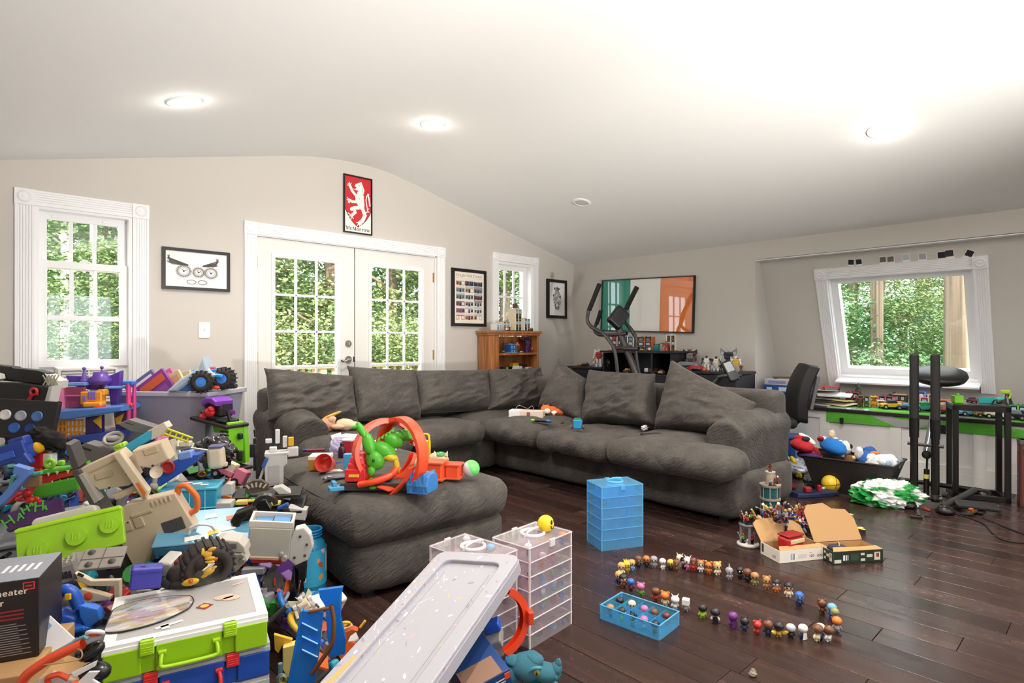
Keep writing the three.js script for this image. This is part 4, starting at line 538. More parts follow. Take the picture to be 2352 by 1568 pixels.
// ---------- cardboard boxes ----------
const kraft = mt(0xb48c5e, .85);
function openBox(name, label, p, turn, w, d, h, front, side, lidL, lidA) {
  const o = thing(name, label, 'box', p, turn);
  part('front_panel', box(w, h, .003, 0, h / 2, d / 2), front, o); part('back_panel', box(w, h, .003, 0, h / 2, -d / 2), side, o); for (const s of [-1, 1]) part('side_panel', box(.003, h, d, s * w / 2, h / 2, 0), side, o); part('bottom', box(w - .004, .003, d - .004, 0, .003, 0), kraft, o);
  part('inner_lining', [box(w - .008, h - .004, .002, 0, h / 2, d / 2 - .004), box(w - .008, h - .004, .002, 0, h / 2, -d / 2 + .004), box(.002, h - .004, d - .008, w / 2 - .004, h / 2, 0), box(.002, h - .004, d - .008, -w / 2 + .004, h / 2, 0)], kraft, o);
  part('inner_flap', ext([[-w / 2, 0], [w / 2, 0], [w / 2 - .02, .03], [w * .1, .026], [-w / 2 + .02, .032]], .002, 0, 0, h, d / 2, -1.2), kraft, o);
  const pts = [[-w / 2, 0], [w / 2, 0], [w / 2, lidL * .55], [w * .38, lidL * .8], [w * .1, lidL * .84], [-w * .05, lidL], [-w * .4, lidL * .96], [-w / 2, lidL * .8]]; part('lid', ext(pts, .003, 0, 0, h, -d / 2, lidA), kraft, o); return o;
}
const printed = (bg, draw, w = 512, h = 128) => printMat(w, h, (c, W, H) => { c.fillStyle = bg; c.fillRect(0, 0, W, H); draw(c, W, H); }, .55);
const bars = (c, x, y, w, h, col = '#222') => { seed = 3; for (let i = 0; i < w;) { const k = 1 + Math.floor(rnd(4)); c.fillStyle = rnd() < .5 ? col : '#fff'; c.fillRect(x + i, y, k, h); i += k; } };
{
  const e = V(3.107, 0, -1.26), t = -.521, ctr = (o, w, d, th) => [o.x + Math.cos(th) * w / 2 - Math.sin(th) * d / 2, .0015, o.z - Math.sin(th) * w / 2 - Math.cos(th) * d / 2], w = .29, d = .15, h = .064;
  const wf = printed('#ece3d6', (c, W, H) => { bars(c, 110, 40, 60, 66); c.fillStyle = '#2b2724'; c.font = 'bold 34px sans-serif'; c.fillText('120', 318, 92); c.fillText('OZZP', 405, 96, 90); c.font = '14px sans-serif'; c.fillText('AGES', 322, 52); c.fillStyle = '#b0a79b'; for (let i = 0; i < 5; i++) c.fillRect(200, 58 + i * 9, 90, 3); c.fillStyle = '#a04b3c'; c.fillRect(478, 66, 24, 34); });
  const c1 = ctr(e, w, d, t); openBox('cardboard_box', 'opened white printed cardboard box holding a red toy bus', c1, t, w, d, h, wf, printed('#e8dfd2', (c, W, H) => { c.fillStyle = '#3d4a2c'; c.fillRect(30, 10, 60, 90); c.fillStyle = '#2b2724'; c.font = 'bold 40px sans-serif'; c.fillText('OZZP', 330, 100, 120); }), .13, -.75);
  const e2 = V(3.296, 0, -1.062), c2 = ctr(e2, w, d, -.6); const gf = printed('#1d2b1c', (c, W, H) => { c.fillStyle = '#d8d2c4'; c.fillRect(10, 84, 70, 36); bars(c, 100, 40, 54, 56); c.fillStyle = '#33452f'; c.fillRect(180, 34, 80, 64); c.fillStyle = '#cfc8b8'; c.fillRect(280, 26, 40, 24); c.fillRect(280, 84, 46, 26); c.fillRect(342, 44, 60, 30); c.fillRect(420, 24, 62, 84); c.fillStyle = '#a03428'; c.fillRect(440, 36, 30, 40); });
  openBox('cardboard_box', 'opened dark green printed cardboard box with a tall kraft lid', c2, -.6, w, d, h, gf, gf, .21, -.55);
  const bus = thing('toy_bus', 'red toy double decker bus standing in the white box', 'toy bus', [c1[0] - .02, .006, c1[2] - .005], -.3); bus.scale.setScalar(1.3); part('body', rbox(.1, .085, .06, .014, 0, .0425, 0), plastic(0xb3201e), bus); part('window_band', [rbox(.084, .018, .063, .004, .004, .068, 0), rbox(.084, .02, .063, .004, .004, .036, 0)], mt(0xd9c79a, .4), bus); part('roof', rbox(.096, .008, .058, .004, 0, .09, 0), plastic(0x8f1815), bus); for (const x of [-.03, .03]) part('wheel', cyl(.011, .011, .064, x, .011, 0, PI / 2), rubber, bus);
  const cap = thing('toy_saucer', 'dark navy round toy vehicle in the green box', 'toy', [c2[0] - .035, .03, c2[2] - .035], .5); part('hull', lathe([[0, 0], [.04, .004], [.056, .018], [.05, .028], [.02, .04], [0, .042]], 0, 0, 0, 10), mt(0x23283a, .5), cap); part('handle', tube([[-.018, .038, 0], [-.01, .05, 0], [.01, .05, 0], [.018, .038, 0]], .004, 10, 6), mt(0xb59a6a, .5), cap);
  const pb = thing('game_box', 'flat dark maroon box with yellow toy propeller on top', 'box', [onF(1950, 1222).x, 0, onF(1950, 1222).z], -.75); part('body', box(.15, .035, .09, 0, .0175, 0), mt(0x3a1c22, .5), pb); part('stripe', box(.146, .001, .02, 0, .0358, .02), mt(0xd6d0c8, .5), pb);
  const pr = thing('toy_propeller', 'yellow toy propeller lying on the maroon box', 'toy', [pb.position.x - .03, .036, pb.position.z + .04], .3); part('hub', cyl(.01, .012, .025, 0, .012, 0), plastic(0xe8dc22), pr); for (let k = 0; k < 3; k++) part('blade', sph(.03, Math.cos(k * 2.1) * .035, .012, Math.sin(k * 2.1) * .035, 1, .12, .4, 10, 0, -k * 2.1, 0), plastic(0xe8dc22), pr);
  for (const [px, py, c, l] of [[1930, 1198, 'red', 'on the maroon box'], [1945, 1196, 'purple', 'lying by the maroon box']]) { const p = onF(px, py, .035); chibi(`tiny ${c} figure ${l}`, p, 1, 'tan', c, c, '', '', 1, 'loose figures by the maroon box'); }
}
// ---------- black bin with plush toys, bag, floor bits ----------
const plush = (c, r = .95) => mt(c, r, { sheen: .5, sheenRoughness: .6 });
function blob(list, amp = .004, fr = 18) { // soft body joined from tapered capsules
  return merge(list.map(([x, y, z, sx, sy, sz, rx = 0, ry = 0, rz = 0]) => { const g = new THREE.SphereGeometry(1, 20, 14); g.deleteAttribute('uv'); g.deleteAttribute('normal'); const m = mergeVertices(g, 1e-4), p = m.attributes.position; for (let i = 0; i < p.count; i++) { const k = 1 + (amp / Math.max(sx, sy, sz)) * fbm(p.getX(i) * fr * .2 + x * 9, p.getY(i) * fr * .2, p.getZ(i) * fr * .2 + z * 9, 2) * 2; p.setXYZ(i, p.getX(i) * k, p.getY(i) * k, p.getZ(i) * k); } tf(m, x, y, z, rx, ry, rz, [sx, sy, sz]); m.computeVertexNormals(); return boxUV(m); }));
}
{
  const b = thing('storage_bin', 'black plastic bin overflowing with plush toys', 'bin', [5.04, 0, -1.46], .04), T = [[-.2, .26, -.33], [.2, .26, -.33], [.2, .26, .29], [-.2, .26, .29]], B = [[-.15, 0, -.25], [.15, 0, -.25], [.15, 0, .2], [-.15, 0, .2]], pos = [];
  const quad = (a, c, d, e) => { for (const v of [a, c, d, a, d, e]) pos.push(...v); }; for (let i = 0; i < 4; i++) { const j = (i + 1) % 4; quad(B[i], B[j], T[j], T[i]); } quad(...B); const g = new THREE.BufferGeometry(); g.setAttribute('position', new THREE.Float32BufferAttribute(pos, 3)); g.setAttribute('uv', new THREE.Float32BufferAttribute(new Float32Array(pos.length / 3 * 2), 2)); g.computeVertexNormals();
  part('shell', g, mt(0x221d1b, .6), b); part('rim', [bar(T[0], T[1], .008), bar(T[1], T[2], .008), bar(T[2], T[3], .008), bar(T[3], T[0], .008)], mt(0x1b1716, .5), b); part('liner', box(.3, .1, .44, 0, .08, -.02), mt(0x151312, .9), b);
  const P = (name, label, cat, x, y, z, r, col, list, extra) => { const o = thing(name, label, cat, [x, y, z], r, 'plush toys in the black bin'); part('body', blob(list, .01), plush(col), o); for (const [n, c, l] of extra || []) part(n, blob(l, .004), plush(c), o); return o; };
  P('plush_ball', 'white shaggy plush ball with a pale blue eye in the black bin', 'plush toy', 4.98, .19, -1.26, 0, 0xe9ecee, [[0, .06, 0, .085, .07, .085], [.04, .08, .03, .05, .05, .05], [-.04, .09, .02, .05, .045, .05]], [['eye_patch', 0x8fb2cf, [[-.06, .08, .045, .032, .03, .02]]]]);
  P('plush_bear', 'deep blue plush with a white belly in the black bin', 'plush toy', 5.05, .2, -1.4, .5, 0x2c5fa8, [[0, .06, 0, .08, .06, .07], [.05, .1, .04, .05, .045, .05], [-.08, .05, .03, .06, .03, .03, 0, 0, .4]], [['belly', 0xe6e6e6, [[-.05, .08, .03, .045, .03, .045]]], ['scarf', 0xe07a3a, [[-.02, .11, .06, .02, .015, .035]]]]);
  P('plush_shoe', 'bright blue patterned plush slipper on top of the black bin', 'plush toy', 4.96, .29, -1.6, .9, 0x1f72c0, [[0, .05, 0, .13, .06, .075, 0, 0, .15], [.09, .05, .02, .06, .05, .06]], [['sole', 0xd9d4cc, [[.06, .0, .06, .12, .018, .03, 0, 0, .25]]], ['speckle', 0xf0f0f0, [[-.05, .1, .03, .012, .008, .012], [.0, .11, .02, .01, .008, .01], [.05, .1, .045, .01, .008, .01], [-.02, .085, .06, .01, .008, .01]]]]);
  P('folded_blanket', 'red purple and white cloth hanging over the bin edge', 'cloth', 4.93, .25, -1.82, .6, 0xb3222c, [[0, .07, 0, .12, .05, .09, .2], [.08, .11, .02, .09, .03, .05, 0, .4], [-.02, -.03, .06, .07, .1, .03]], [['purple_fold', 0x4f2a72, [[-.02, .0, .04, .12, .03, .08]]], ['white_trim', 0xe9e3df, [[.05, .12, .05, .1, .02, .03, 0, .4, .3], [-.06, -.02, .09, .03, .03, .008]]], ['print', 0x2a2a33, [[-.03, .13, .02, .03, .02, .03]]]]);
  P('cowboy_hat_toy', 'small cream toy hat perched on the plush heap', 'hat', 5.12, .38, -1.66, .4, 0xdcc7a6, [[0, 0, 0, .06, .008, .045], [0, .03, 0, .03, .032, .026]]);
  P('plush_doll', 'blue doll under the cream toy hat', 'plush toy', 5.12, .28, -1.66, .4, 0x3f6f9f, [[0, .04, 0, .035, .05, .03]], [['head', 0xd9b08c, [[0, .09, 0, .025, .025, .025]]]]);
  P('plush_dog', 'white plush with a brown ear between the blue ones in the bin', 'plush toy', 4.99, .19, -1.33, 1, 0xdedad6, [[0, .05, 0, .06, .045, .05], [.05, .04, .04, .05, .03, .035]], [['ear', 0x7d4a2c, [[-.03, .08, .03, .03, .02, .02]]]]);
  P('grey_plush', 'grey plush flopped over the far end of the black bin', 'plush toy', 5.08, .22, -1.2, 0, 0x9aa7b4, [[0, .03, 0, .05, .04, .03], [.01, .05, .02, .03, .03, .02]]);
  P('plush_panda', 'black and white plush panda behind the blue slipper', 'plush toy', 5.06, .27, -1.55, .6, 0xe4e0dc, [[0, .05, 0, .06, .055, .05]], [['patch', 0x232024, [[-.03, .07, .035, .018, .018, .014], [.03, .02, .03, .04, .022, .03]]]]);
  P('striped_plush', 'red and white striped plush ribbon on top of the heap', 'plush toy', 5.0, .36, -1.7, .3, 0xb8202a, [[0, .02, 0, .09, .022, .03, 0, 0, -.25]], [['stripe', 0xeeeae4, [[-.04, .03, .012, .018, .02, .028], [.03, .012, .012, .016, .02, .028]]]]);
  P('brown_plush', 'brown plush paw between the slipper and the blue bear', 'plush toy', 4.95, .22, -1.48, .3, 0x6e4a2c, [[0, .04, 0, .05, .03, .04]], [['pad', 0xd8b27c, [[-.02, .055, .025, .02, .015, .015]]]]);
  P('rainbow_plush', 'white plush arm with an orange and blue cuff in the bin', 'plush toy', 5.0, .25, -1.43, .3, 0xe9e6e4, [[0, .05, 0, .03, .06, .03, 0, 0, .4]], [['cuff', 0xe38a3c, [[.03, -.0, .0, .028, .014, .028]]], ['blue_cuff', 0x3d74c4, [[.04, -.02, 0, .028, .012, .028]]]]);
  { const q = onF(1812, 1060), c = thing('blue_crate', 'blue plastic crate on the floor behind the sofa arm', 'crate', [q.x - .15, 0, q.z], .3); part('crate', rbox(.28, .26, .24, .01, 0, .13, 0), plastic(0x1f62b8), c); part('lid', rbox(.3, .02, .26, .006, 0, .27, 0), plastic(0x2d74cc), c); }
  { const q = onF(1822, 1088); solo('clear_sheet_bag', 'grey crumpled plastic sheet bag behind the sofa arm', 'bag', blob([[0, .05, 0, .16, .055, .12], [.08, .08, .02, .08, .04, .06]], .05, 30), mt(0xb9bfc8, .25, { clearcoat: .5 }), q, .5); const y = thing('yellow_toy_gun', 'yellow toy water gun on the plastic sheet bag', 'toy', [q.x, .12, q.z], [0, .6, .2]); part('body', [rbox(.12, .03, .03, .008), rbox(.03, .05, .026, .008, -.03, -.02, 0)], plastic(0xe8c61c), y); part('nozzle', bar([.06, .0, 0], [.1, .006, 0], .008), mt(0x222222, .5), y); }
  { const p = onF(1868, 1106), o = thing('jersey_doll', 'doll in a red jersey lying head down beside the black bin', 'doll', [p.x + .04, 0, p.z], .3); part('jersey', blob([[0, .17, 0, .075, .11, .05]], .006), plush(0xb51d27), o); part('jersey_number', [rbox(.03, .006, .004, .001, -.015, .21, .05), rbox(.006, .03, .004, .001, .02, .2, .05)], mt(0xeeeeee, .7), o); part('head', blob([[.03, .05, .03, .05, .05, .05]]), plush(0x3a2722), o); part('neck', blob([[.03, .095, .02, .035, .025, .035]]), plush(0xdfc0a0), o); part('foam_ball', blob([[-.07, .05, .03, .055, .05, .055]]), plush(0xbdbab8), o); }
  // green and white plastic bag
  const bag = (() => { const g = new THREE.SphereGeometry(1, 72, 40); g.deleteAttribute('uv'); g.deleteAttribute('normal'); const m = mergeVertices(g, 1e-4), p = m.attributes.position, col = []; const q = V(0, 0, 0); for (let i = 0; i < p.count; i++) { q.fromBufferAttribute(p, i); const k = 1 + .55 * (1 - 2.6 * Math.abs(fbm(q.x * 2.1, q.y * 2.1 + 4, q.z * 2.1, 2))) - .25 + .3 * fbm(q.x * 5, q.y * 5, q.z * 5, 2), s = fbm(q.x * 1.3 + 5, q.y * 1.6, q.z * 1.3, 2); p.setXYZ(i, q.x * .21 * k, Math.max(0, .065 + q.y * .085 * k), q.z * .14 * k); const c = new THREE.Color(s > .02 || q.x < -.8 ? 0x1f8f3a : 0xe9ece6); col.push(c.r, c.g, c.b); } m.setAttribute('color', new THREE.Float32BufferAttribute(col, 3)); const n = m.toNonIndexed(); n.computeVertexNormals(); return n; })();
  const bp = solo('plastic_bag', 'crumpled green and white plastic bag on the floor by the black bin', 'bag', bag, new THREE.MeshPhysicalMaterial({ vertexColors: true, roughness: .3, clearcoat: .4, side: THREE.DoubleSide }), [4.83, 0, -1.2], -YAW + .1);
  const yb = onF(1908, 1130), ball = thing('toy_ball', 'yellow toy ball with black seams before the black bin', 'ball', [yb.x, .066, yb.z], .4); part('ball', sph(.066, 0, 0, 0, 1, 1, 1, 24), plastic(0xe6bf35), ball); part('seam', [tor(.0655, .0022, 0, 0, 0, .3, .5, 0, 6.283, 36, 6), tor(.0655, .0022, 0, 0, 0, 1.4, 0, .4, 6.283, 36, 6)], mt(0x2b2416, .6), ball);
  const tp = onF(1868, 1138), tk = thing('navy_toy_boat', 'flat navy toy boat with red seats on the floor by the bin', 'toy', [tp.x, 0, tp.z], -.6); part('hull', ext([[-.17, 0], [.12, 0], [.19, .02], [.17, .035], [-.16, .03]], .1, .006, 0, 0, -.05), mt(0x1e2748, .4), tk); part('seat', [rbox(.05, .04, .05, .01, -.05, .05, 0), rbox(.03, .05, .03, .01, .05, .055, 0)], plastic(0x9c2326), tk);
  const items = [[1835, 1098, .05, 0xe0c02f, 'yellow toy engine'], [1850, 1104, .045, 0xded9d2, 'cream toy block'], [1862, 1118, .05, 0x203a33, 'dark green toy car'], [1892, 1132, .045, 0xe6e3da, 'white toy wheel frame'], [1897, 1128, .04, 0xc4262a, 'red toy cup'], [1822, 1122, .04, 0x8c2a2c, 'dark red toy truck'], [1906, 1137, .03, 0x2c8a52, 'green toy peg']];
  for (const [px, py, s, c, l] of items) { const p = onF(px, py), o = thing('floor_toy', `${l} on the floor between the sofa arm and the bin`, 'toy', p, rnd(6)); part('body', [rbox(s, s * .55, s * .6, s * .12, 0, s * .4, 0), rbox(s * .5, s * .4, s * .5, s * .1, -s * .1, s * .78, 0)], plastic(c), o); part('wheel', [-1, 1].flatMap(a => [-1, 1].map(b => cyl(s * .16, s * .16, s * .12, a * s * .3, s * .16, b * s * .3, PI / 2, 0, 0, 12))), rubber, o); }
  const fb = [[2105, 1190, .07, 0x231a18, 'black toy rail piece'], [2130, 1187, .035, 0x2a1d1a, 'small dark toy clip'], [2128, 1172, .05, 0x9a3a2c, 'red brown toy frame'], [1974, 1193, .015, 0x1f1b1a, 'tiny black chip'], [1955, 1183, .03, 0xe0d3a0, 'pale yellow plastic bit'], [1712, 1230, .02, 0xb9a93a, 'tiny yellow bead'], [2070, 1550, .012, 0x6d6152, 'crumb'], [2290, 1165, .05, 0x8fd0c4, 'mint plastic tube'], [2275, 1140, .05, 0x5b2c20, 'brown toy stick']];
  for (const [px, py, s, c, l] of fb.slice(0, 6).concat(fb.slice(7))) { const p = onF(px, py); solo('floor_scrap', `${l} lying on the wood floor`, 'toy part', merge([rbox(s, s * .25, s * .3, s * .08, 0, s * .13, 0), rbox(s * .3, s * .4, s * .25, s * .06, s * .2, s * .22, 0)]), plastic(c), p, rnd(6)); }
  { const p = onF(1729, 1552); solo('grey_lump', 'small grey putty lump alone on the near floor', 'lump', blob([[0, .008, 0, .014, .009, .012], [.006, .014, 0, .008, .008, .008]], .006), mt(0x8d8474, .8), p, .3); }
  { const p = onF(2235, 1182), m = thing('toy_motorbike', 'bronze toy motorbike lying on the floor by the squat machine', 'toy', p, -.4); for (const x of [-.06, .06]) part('wheel', tor(.03, .009, x, .012, 0, PI / 2 - .2), rubber, m); part('frame', [bar([-.06, .02, 0], [.06, .02, 0], .008), rbox(.05, .02, .03, .006, 0, .025, 0), bar([.04, .02, 0], [.06, .03, -.05], .004)], mt(0x8a5a2e, .4, { metalness: .5 }), m); part('rider_seat', rbox(.03, .015, .02, .005, -.02, .04, 0), plastic(0xc0562a), m); }
  solo('power_cord', 'thin black cord trailing across the floor by the squat machine', 'cord', tube([[2190, 1178], [2230, 1190], [2262, 1204], [2278, 1222], [2300, 1238], [2340, 1246], [2380, 1244]].map(p => onF(p[0], p[1], .004)), .004, 60, 6), rubber); solo('power_cord', 'second black cord curling out from under the toy motorbike', 'cord', tube([[2256, 1188], [2290, 1202], [2330, 1218], [2360, 1230]].map(p => onF(p[0], p[1], .004)), .004, 40, 6), rubber);
  { const p = onF(2350, 1160), g = thing('board_game_box', 'brown red board game box standing against the bench', 'game box', [p.x + .02, 0, p.z + .12], -1.25); part('box', rbox(.3, .47, .08, .003, 0, .235, 0), printMat(256, 400, (c, W, H) => { c.fillStyle = '#4b2a22'; c.fillRect(0, 0, W, H); c.fillStyle = '#6e2b22'; c.fillRect(10, 90, W - 20, H - 110); c.fillStyle = '#b08a3a'; c.font = 'bold 40px serif'; c.fillText('TURBO', 14, 72); c.fillStyle = '#2d6ea8'; for (let i = 0; i < 7; i++) c.fillRect(24, 170 + i * 30, 60 + (i % 3) * 30, 18); }, .5), g); part('lid_edge', rbox(.304, .03, .084, .003, 0, .455, 0), mt(0x5a5350, .6), g); }
}
// ---------- toys on the ottoman ----------
const CAMY = -YAW;   // a thing turned so that its front looks at the viewer
const band = (R, w, t, a0 = 0, a1 = 2 * PI, n = 40) => { const s = new THREE.Shape(); s.absarc(0, 0, R, a0, a1, false); s.absarc(0, 0, R - t, a1, a0, true); return ext(s, w, 0, 0, 0, -w / 2, 0, 0, 0, n); };
const channel = (R, w, t, a0, a1) => merge([band(R, w, t, a0, a1), tf(band(R, .004, t * 3.4, a0, a1), 0, 0, w / 2), tf(band(R, .004, t * 3.4, a0, a1), 0, 0, -w / 2)]);
const OT = .456, ott = (px, py, h = OT) => onF(px, py, h), OR = 'toys spread over the ottoman';
{
  const o = ott(872, 1118), t = thing('dinosaur_track_set', 'orange loop track set with a green dinosaur on the ottoman', 'toy track', o, CAMY), k = .00215, X = px => (px - 872) * k, Y = py => (1118 - py) * k, orange = plastic(0xf2512a), green = plastic(0x4fae2b), red = plastic(0xd8292b);
  part('base', [ext([[-.2, 0], [.2, 0], [.17, .035], [-.165, .035]], .15, .004, 0, 0, -.08), rbox(.12, .05, .09, .006, .0, .03, .0)], mt(0x3a3433, .5), t); part('launcher', [rbox(.07, .022, .05, .006, -.19, .012, .07, 0, .5), rbox(.02, .03, .05, .004, -.2, .03, .07, 0, .5)], plastic(0x4697c4), t);
  part('tower', [rbox(.1, .06, .1, .006, X(825), .07, .02), rbox(.085, .03, .085, .006, X(828), .11, .02), lathe([[.0, .05], [.035, .045], [.045, .02], [.048, 0]], X(830), .125, .02, 20)], red, t); part('tower_emblem', [rbox(.05, .014, .004, .002, X(823), .07, .072)], mt(0xf0b63a, .4), t);
  const l1 = part('loop', channel(.157, .05, .006, .1, 6.1), orange, t); l1.position.set(X(883), Y(1038), -.02); l1.rotation.y = .55;
  const l2 = part('loop', channel(.175, .05, .006, -.9, 3.3), orange, t); l2.position.set(X(922), Y(1040), .02); l2.rotation.y = -.75;
  part('track_end', [ext([[0, 0], [.1, .09], [.13, .15], [.14, .15], [.11, .085], [.01, -.005]], .045, 0, X(905), Y(1130), .05, 0, -.5), rbox(.07, .008, .05, .003, X(895), .018, .09, 0, -.4, -.2)], orange, t); part('ramp', tube([[X(835), .03, .08], [X(870), .05, .1], [X(905), .075, .07], [X(915), .11, .02]], .016, 24, 6), orange, t);
  part('track_clip', [rbox(.02, .012, .06, .003, X(958), Y(1010), .03, 0, -.75), rbox(.02, .014, .055, .003, X(862), Y(978), .0, 0, .55), rbox(.02, .014, .055, .003, X(920), Y(962), .02, 0, -.75)], plastic(0xe2401f), t);
  const d = part('dinosaur', blob([[X(868), Y(1052), .05, .045, .05, .035, 0, 0, .5], [X(886), Y(1034), .034, .062, .042, .036, 0, 0, -.55], [X(854), Y(1018), .055, .03, .06, .026, 0, 0, .28], [X(838), Y(986), .06, .018, .044, .017, 0, 0, .5], [X(826), Y(978), .06, .022, .01, .014, 0, 0, .3], [X(906), Y(1012), .022, .05, .034, .028, 0, 0, -.5], [X(922), Y(1002), .01, .036, .026, .024, 0, 0, -.2], [X(862), Y(1075), .07, .018, .024, .018], [X(862), Y(1098), .075, .013, .02, .013], [X(880), Y(1105), .05, .012, .02, .012], [X(866), Y(1110), .08, .02, .008, .016]], .003), green, t);
  part('belly', blob([[X(897), Y(1045), .048, .04, .02, .02, 0, 0, -.3], [X(912), Y(1062), .03, .015, .05, .02, 0, 0, .2]], .003), plastic(0xdfc42e), t); part('back_plates', [0, 1, 2, 3, 4].map(i => cone(.009, .022, X(875 + i * 8), Y(1006 - i * 5), .03, 0, 0, -.5, 6)), green, t); part('dinosaur_head', blob([[X(930), Y(1000), .0, .03, .026, .024], [X(938), Y(1006), .014, .02, .014, .02]], .003), green, t); part('eye', [sph(.007, X(858), Y(1035), .092), sph(.007, X(868), Y(1050), .09)], mt(0x24421a, .4), t);
}
{
  const B = (name, label, cat, px, py, g, m, turn = 0, dy = 0) => { const p = ott(px, py); p.y += dy; return solo(name, label, cat, g, m, p, CAMY + turn, OR); };
  const chest = thing('toy_chest', 'blue faceted toy treasure chest on the ottoman edge', 'toy box', ott(970, 1128), CAMY - .35, OR); part('body', ext([[-.05, 0], [.05, 0], [.058, .035], [.046, .075], [.02, .09], [-.02, .09], [-.046, .075], [-.058, .035]], .1, .006, -.05, .003, 0, 0, PI / 2), plastic(0x3f7fc2), chest); part('latch', rbox(.02, .03, .008, .003, 0, .05, .066), plastic(0x3570b0), chest); part('band', [rbox(.012, .094, .112, .004, -.034, .047, 0), rbox(.012, .094, .112, .004, .034, .047, 0)], plastic(0x3a78ba), chest); part('foot', [rbox(.1, .008, .02, .003, 0, .004, .05)], plastic(0x2f68a8), chest);
  const ob = (l, px, py, s) => { const o = thing('orange_block', l, 'toy block', ott(px, py), CAMY - .25, OR); part('body', rbox(.075 * s, .075 * s, .075 * s, .006, 0, .042 * s, 0), plastic(0xe5552f), o); part('flange', [rbox(.09 * s, .01, .09 * s, .003, 0, .006, 0), rbox(.09 * s, .01, .09 * s, .003, 0, .078 * s, 0)], plastic(0xe25a34), o); };
  ob('orange square toy block standing next to the blue chest', 1002, 1100, 1.15); ob('smaller orange toy block beside the green capsule ball', 1043, 1098, .95);
  B('red_dome', 'coral dome shaped toy lid between the orange blocks and the chest', 'toy', 972, 1098, lathe([[0, .05], [.035, .047], [.046, .03], [.05, 0], [0, 0]], 0, 0, 0, 20), plastic(0xe9634a));
  const cb = thing('capsule_ball', 'green and clear capsule ball on the ottoman edge', 'ball', ott(1082, 1096), CAMY, OR); part('green_half', ni(tf(new THREE.SphereGeometry(.045, 24, 14, 0, 2 * PI, 0, PI / 2), 0, .045, 0, 0, 0, -1.1)), plastic(0x6fd56a), cb); part('clear_half', ni(tf(new THREE.SphereGeometry(.0445, 24, 14, 0, 2 * PI, PI / 2, PI / 2), 0, .045, 0, 0, 0, -1.1)), mt(0xc9cdd2, .2), cb);
  const cb2 = thing('capsule_ball', 'pale green capsule ball behind the orange blocks', 'ball', ott(958, 1076), CAMY, OR); part('shell', sph(.036, 0, .036, 0, 1, 1, 1, 20), plastic(0xb6d9a0), cb2);
  const pl = thing('plush_creature', 'beige plush creature with a green cap on the ottoman', 'plush toy', ott(1012, 1074), CAMY - .4, OR); part('body', blob([[0, .04, 0, .05, .04, .04], [.04, .02, .02, .04, .018, .025], [-.03, .05, .02, .03, .035, .03]], .004), plush(0xc7b896), pl); part('cap', blob([[.0, .07, 0, .034, .02, .03]], .002), plastic(0x3d9a4b), pl); part('ear', [cone(.012, .03, .04, .085, 0, 0, 0, -.4), cone(.012, .03, -.035, .08, 0, 0, 0, .4)], plush(0xd4c7a8), pl); part('arm', blob([[.06, .03, .02, .02, .012, .03]]), plush(0xd9c39f), pl);
  const yb = thing('yellow_tote', 'yellow toy case with a thin handle frame on the ottoman', 'toy case', ott(977, 1062), CAMY - .5, OR); part('panel', rbox(.06, .13, .03, .006, 0, .066, 0), plastic(0xf2c51a), yb); part('handle', tube([[-.03, .12, .01], [-.028, .16, .01], [.03, .165, .01], [.036, .1, .012], [.036, .02, .012]], .006, 24, 6), plastic(0xf0bf10), yb);
  const gc = thing('green_case', 'green handheld toy case leaning on the yellow one', 'toy case', ott(972, 1072), CAMY - .5, OR); part('shell', rbox(.055, .06, .02, .005, 0, .03, .03), plastic(0x2f7a3c), gc); part('window', rbox(.036, .036, .004, .002, 0, .033, .041), mt(0x86b58a, .3), gc);
  const wb = thing('white_carton', 'large white carton with a red end at the back of the ottoman', 'carton', ott(812, 1030, .46), CAMY - .25, OR); part('carton', rbox(.2, .085, .13, .003, 0, .043, 0), mt(0xeceaea, .6), wb); part('red_end', box(.002, .083, .128, .101, .043, 0), mt(0xb52432, .6), wb); part('flap', box(.004, .09, .12, -.115, .05, 0, 0, 0, .35), mt(0xe9e6ea, .6), wb);
  const rb = thing('red_box', 'red gift box standing behind the track tower', 'box', ott(800, 1040), CAMY - .2, OR); part('box', rbox(.075, .08, .06, .003, 0, .04, 0), mt(0xb41e2e, .5), rb); part('lid', rbox(.08, .012, .065, .003, 0, .084, 0), mt(0xe2dfe2, .5), rb);
  B('pink_box', 'white box with a pink drawing behind the loop on the ottoman', 'box', 885, 1035, rbox(.13, .07, .08, .003, 0, .035, 0), mt(0xe7d6dd, .6), -.2);
  B('gift_bag', 'pale purple patterned gift bag on the ottoman', 'bag', 770, 1048, blob([[0, .05, 0, .035, .055, .025], [.01, .09, 0, .03, .02, .012]], .02), mt(0xb9b3d6, .4));
  const bt = thing('dark_bottle', 'dark maroon shampoo bottle lying among boxes on the ottoman', 'bottle', ott(786, 1056), CAMY, OR); part('body', lathe([[0, 0], [.022, 0], [.024, .05], [.02, .075], [.009, .085]], 0, 0, 0, 20), mt(0x3a1522, .3), bt); part('cap', cyl(.012, .012, .016, 0, .092, 0), mt(0x241018, .3), bt);
  const cr = thing('cream_box', 'cream and mustard box at the left edge of the ottoman', 'box', ott(737, 1076), CAMY + .1, OR); part('box', rbox(.11, .06, .1, .003, 0, .03, 0), mt(0xc08a2d, .5), cr); part('lid', rbox(.114, .022, .104, .003, 0, .068, 0), mt(0xeee6d8, .5), cr);
  B('pink_cup', 'coral pink toy cup lying on its side at the ottoman edge', 'cup', 748, 1084, lathe([[.0, -.045], [.042, -.045], [.05, .04], [.045, .045], [.04, -.03], [0, -.035]], 0, .046, 0, 22, PI / 2 - .3, .4), plastic(0xe8584f));
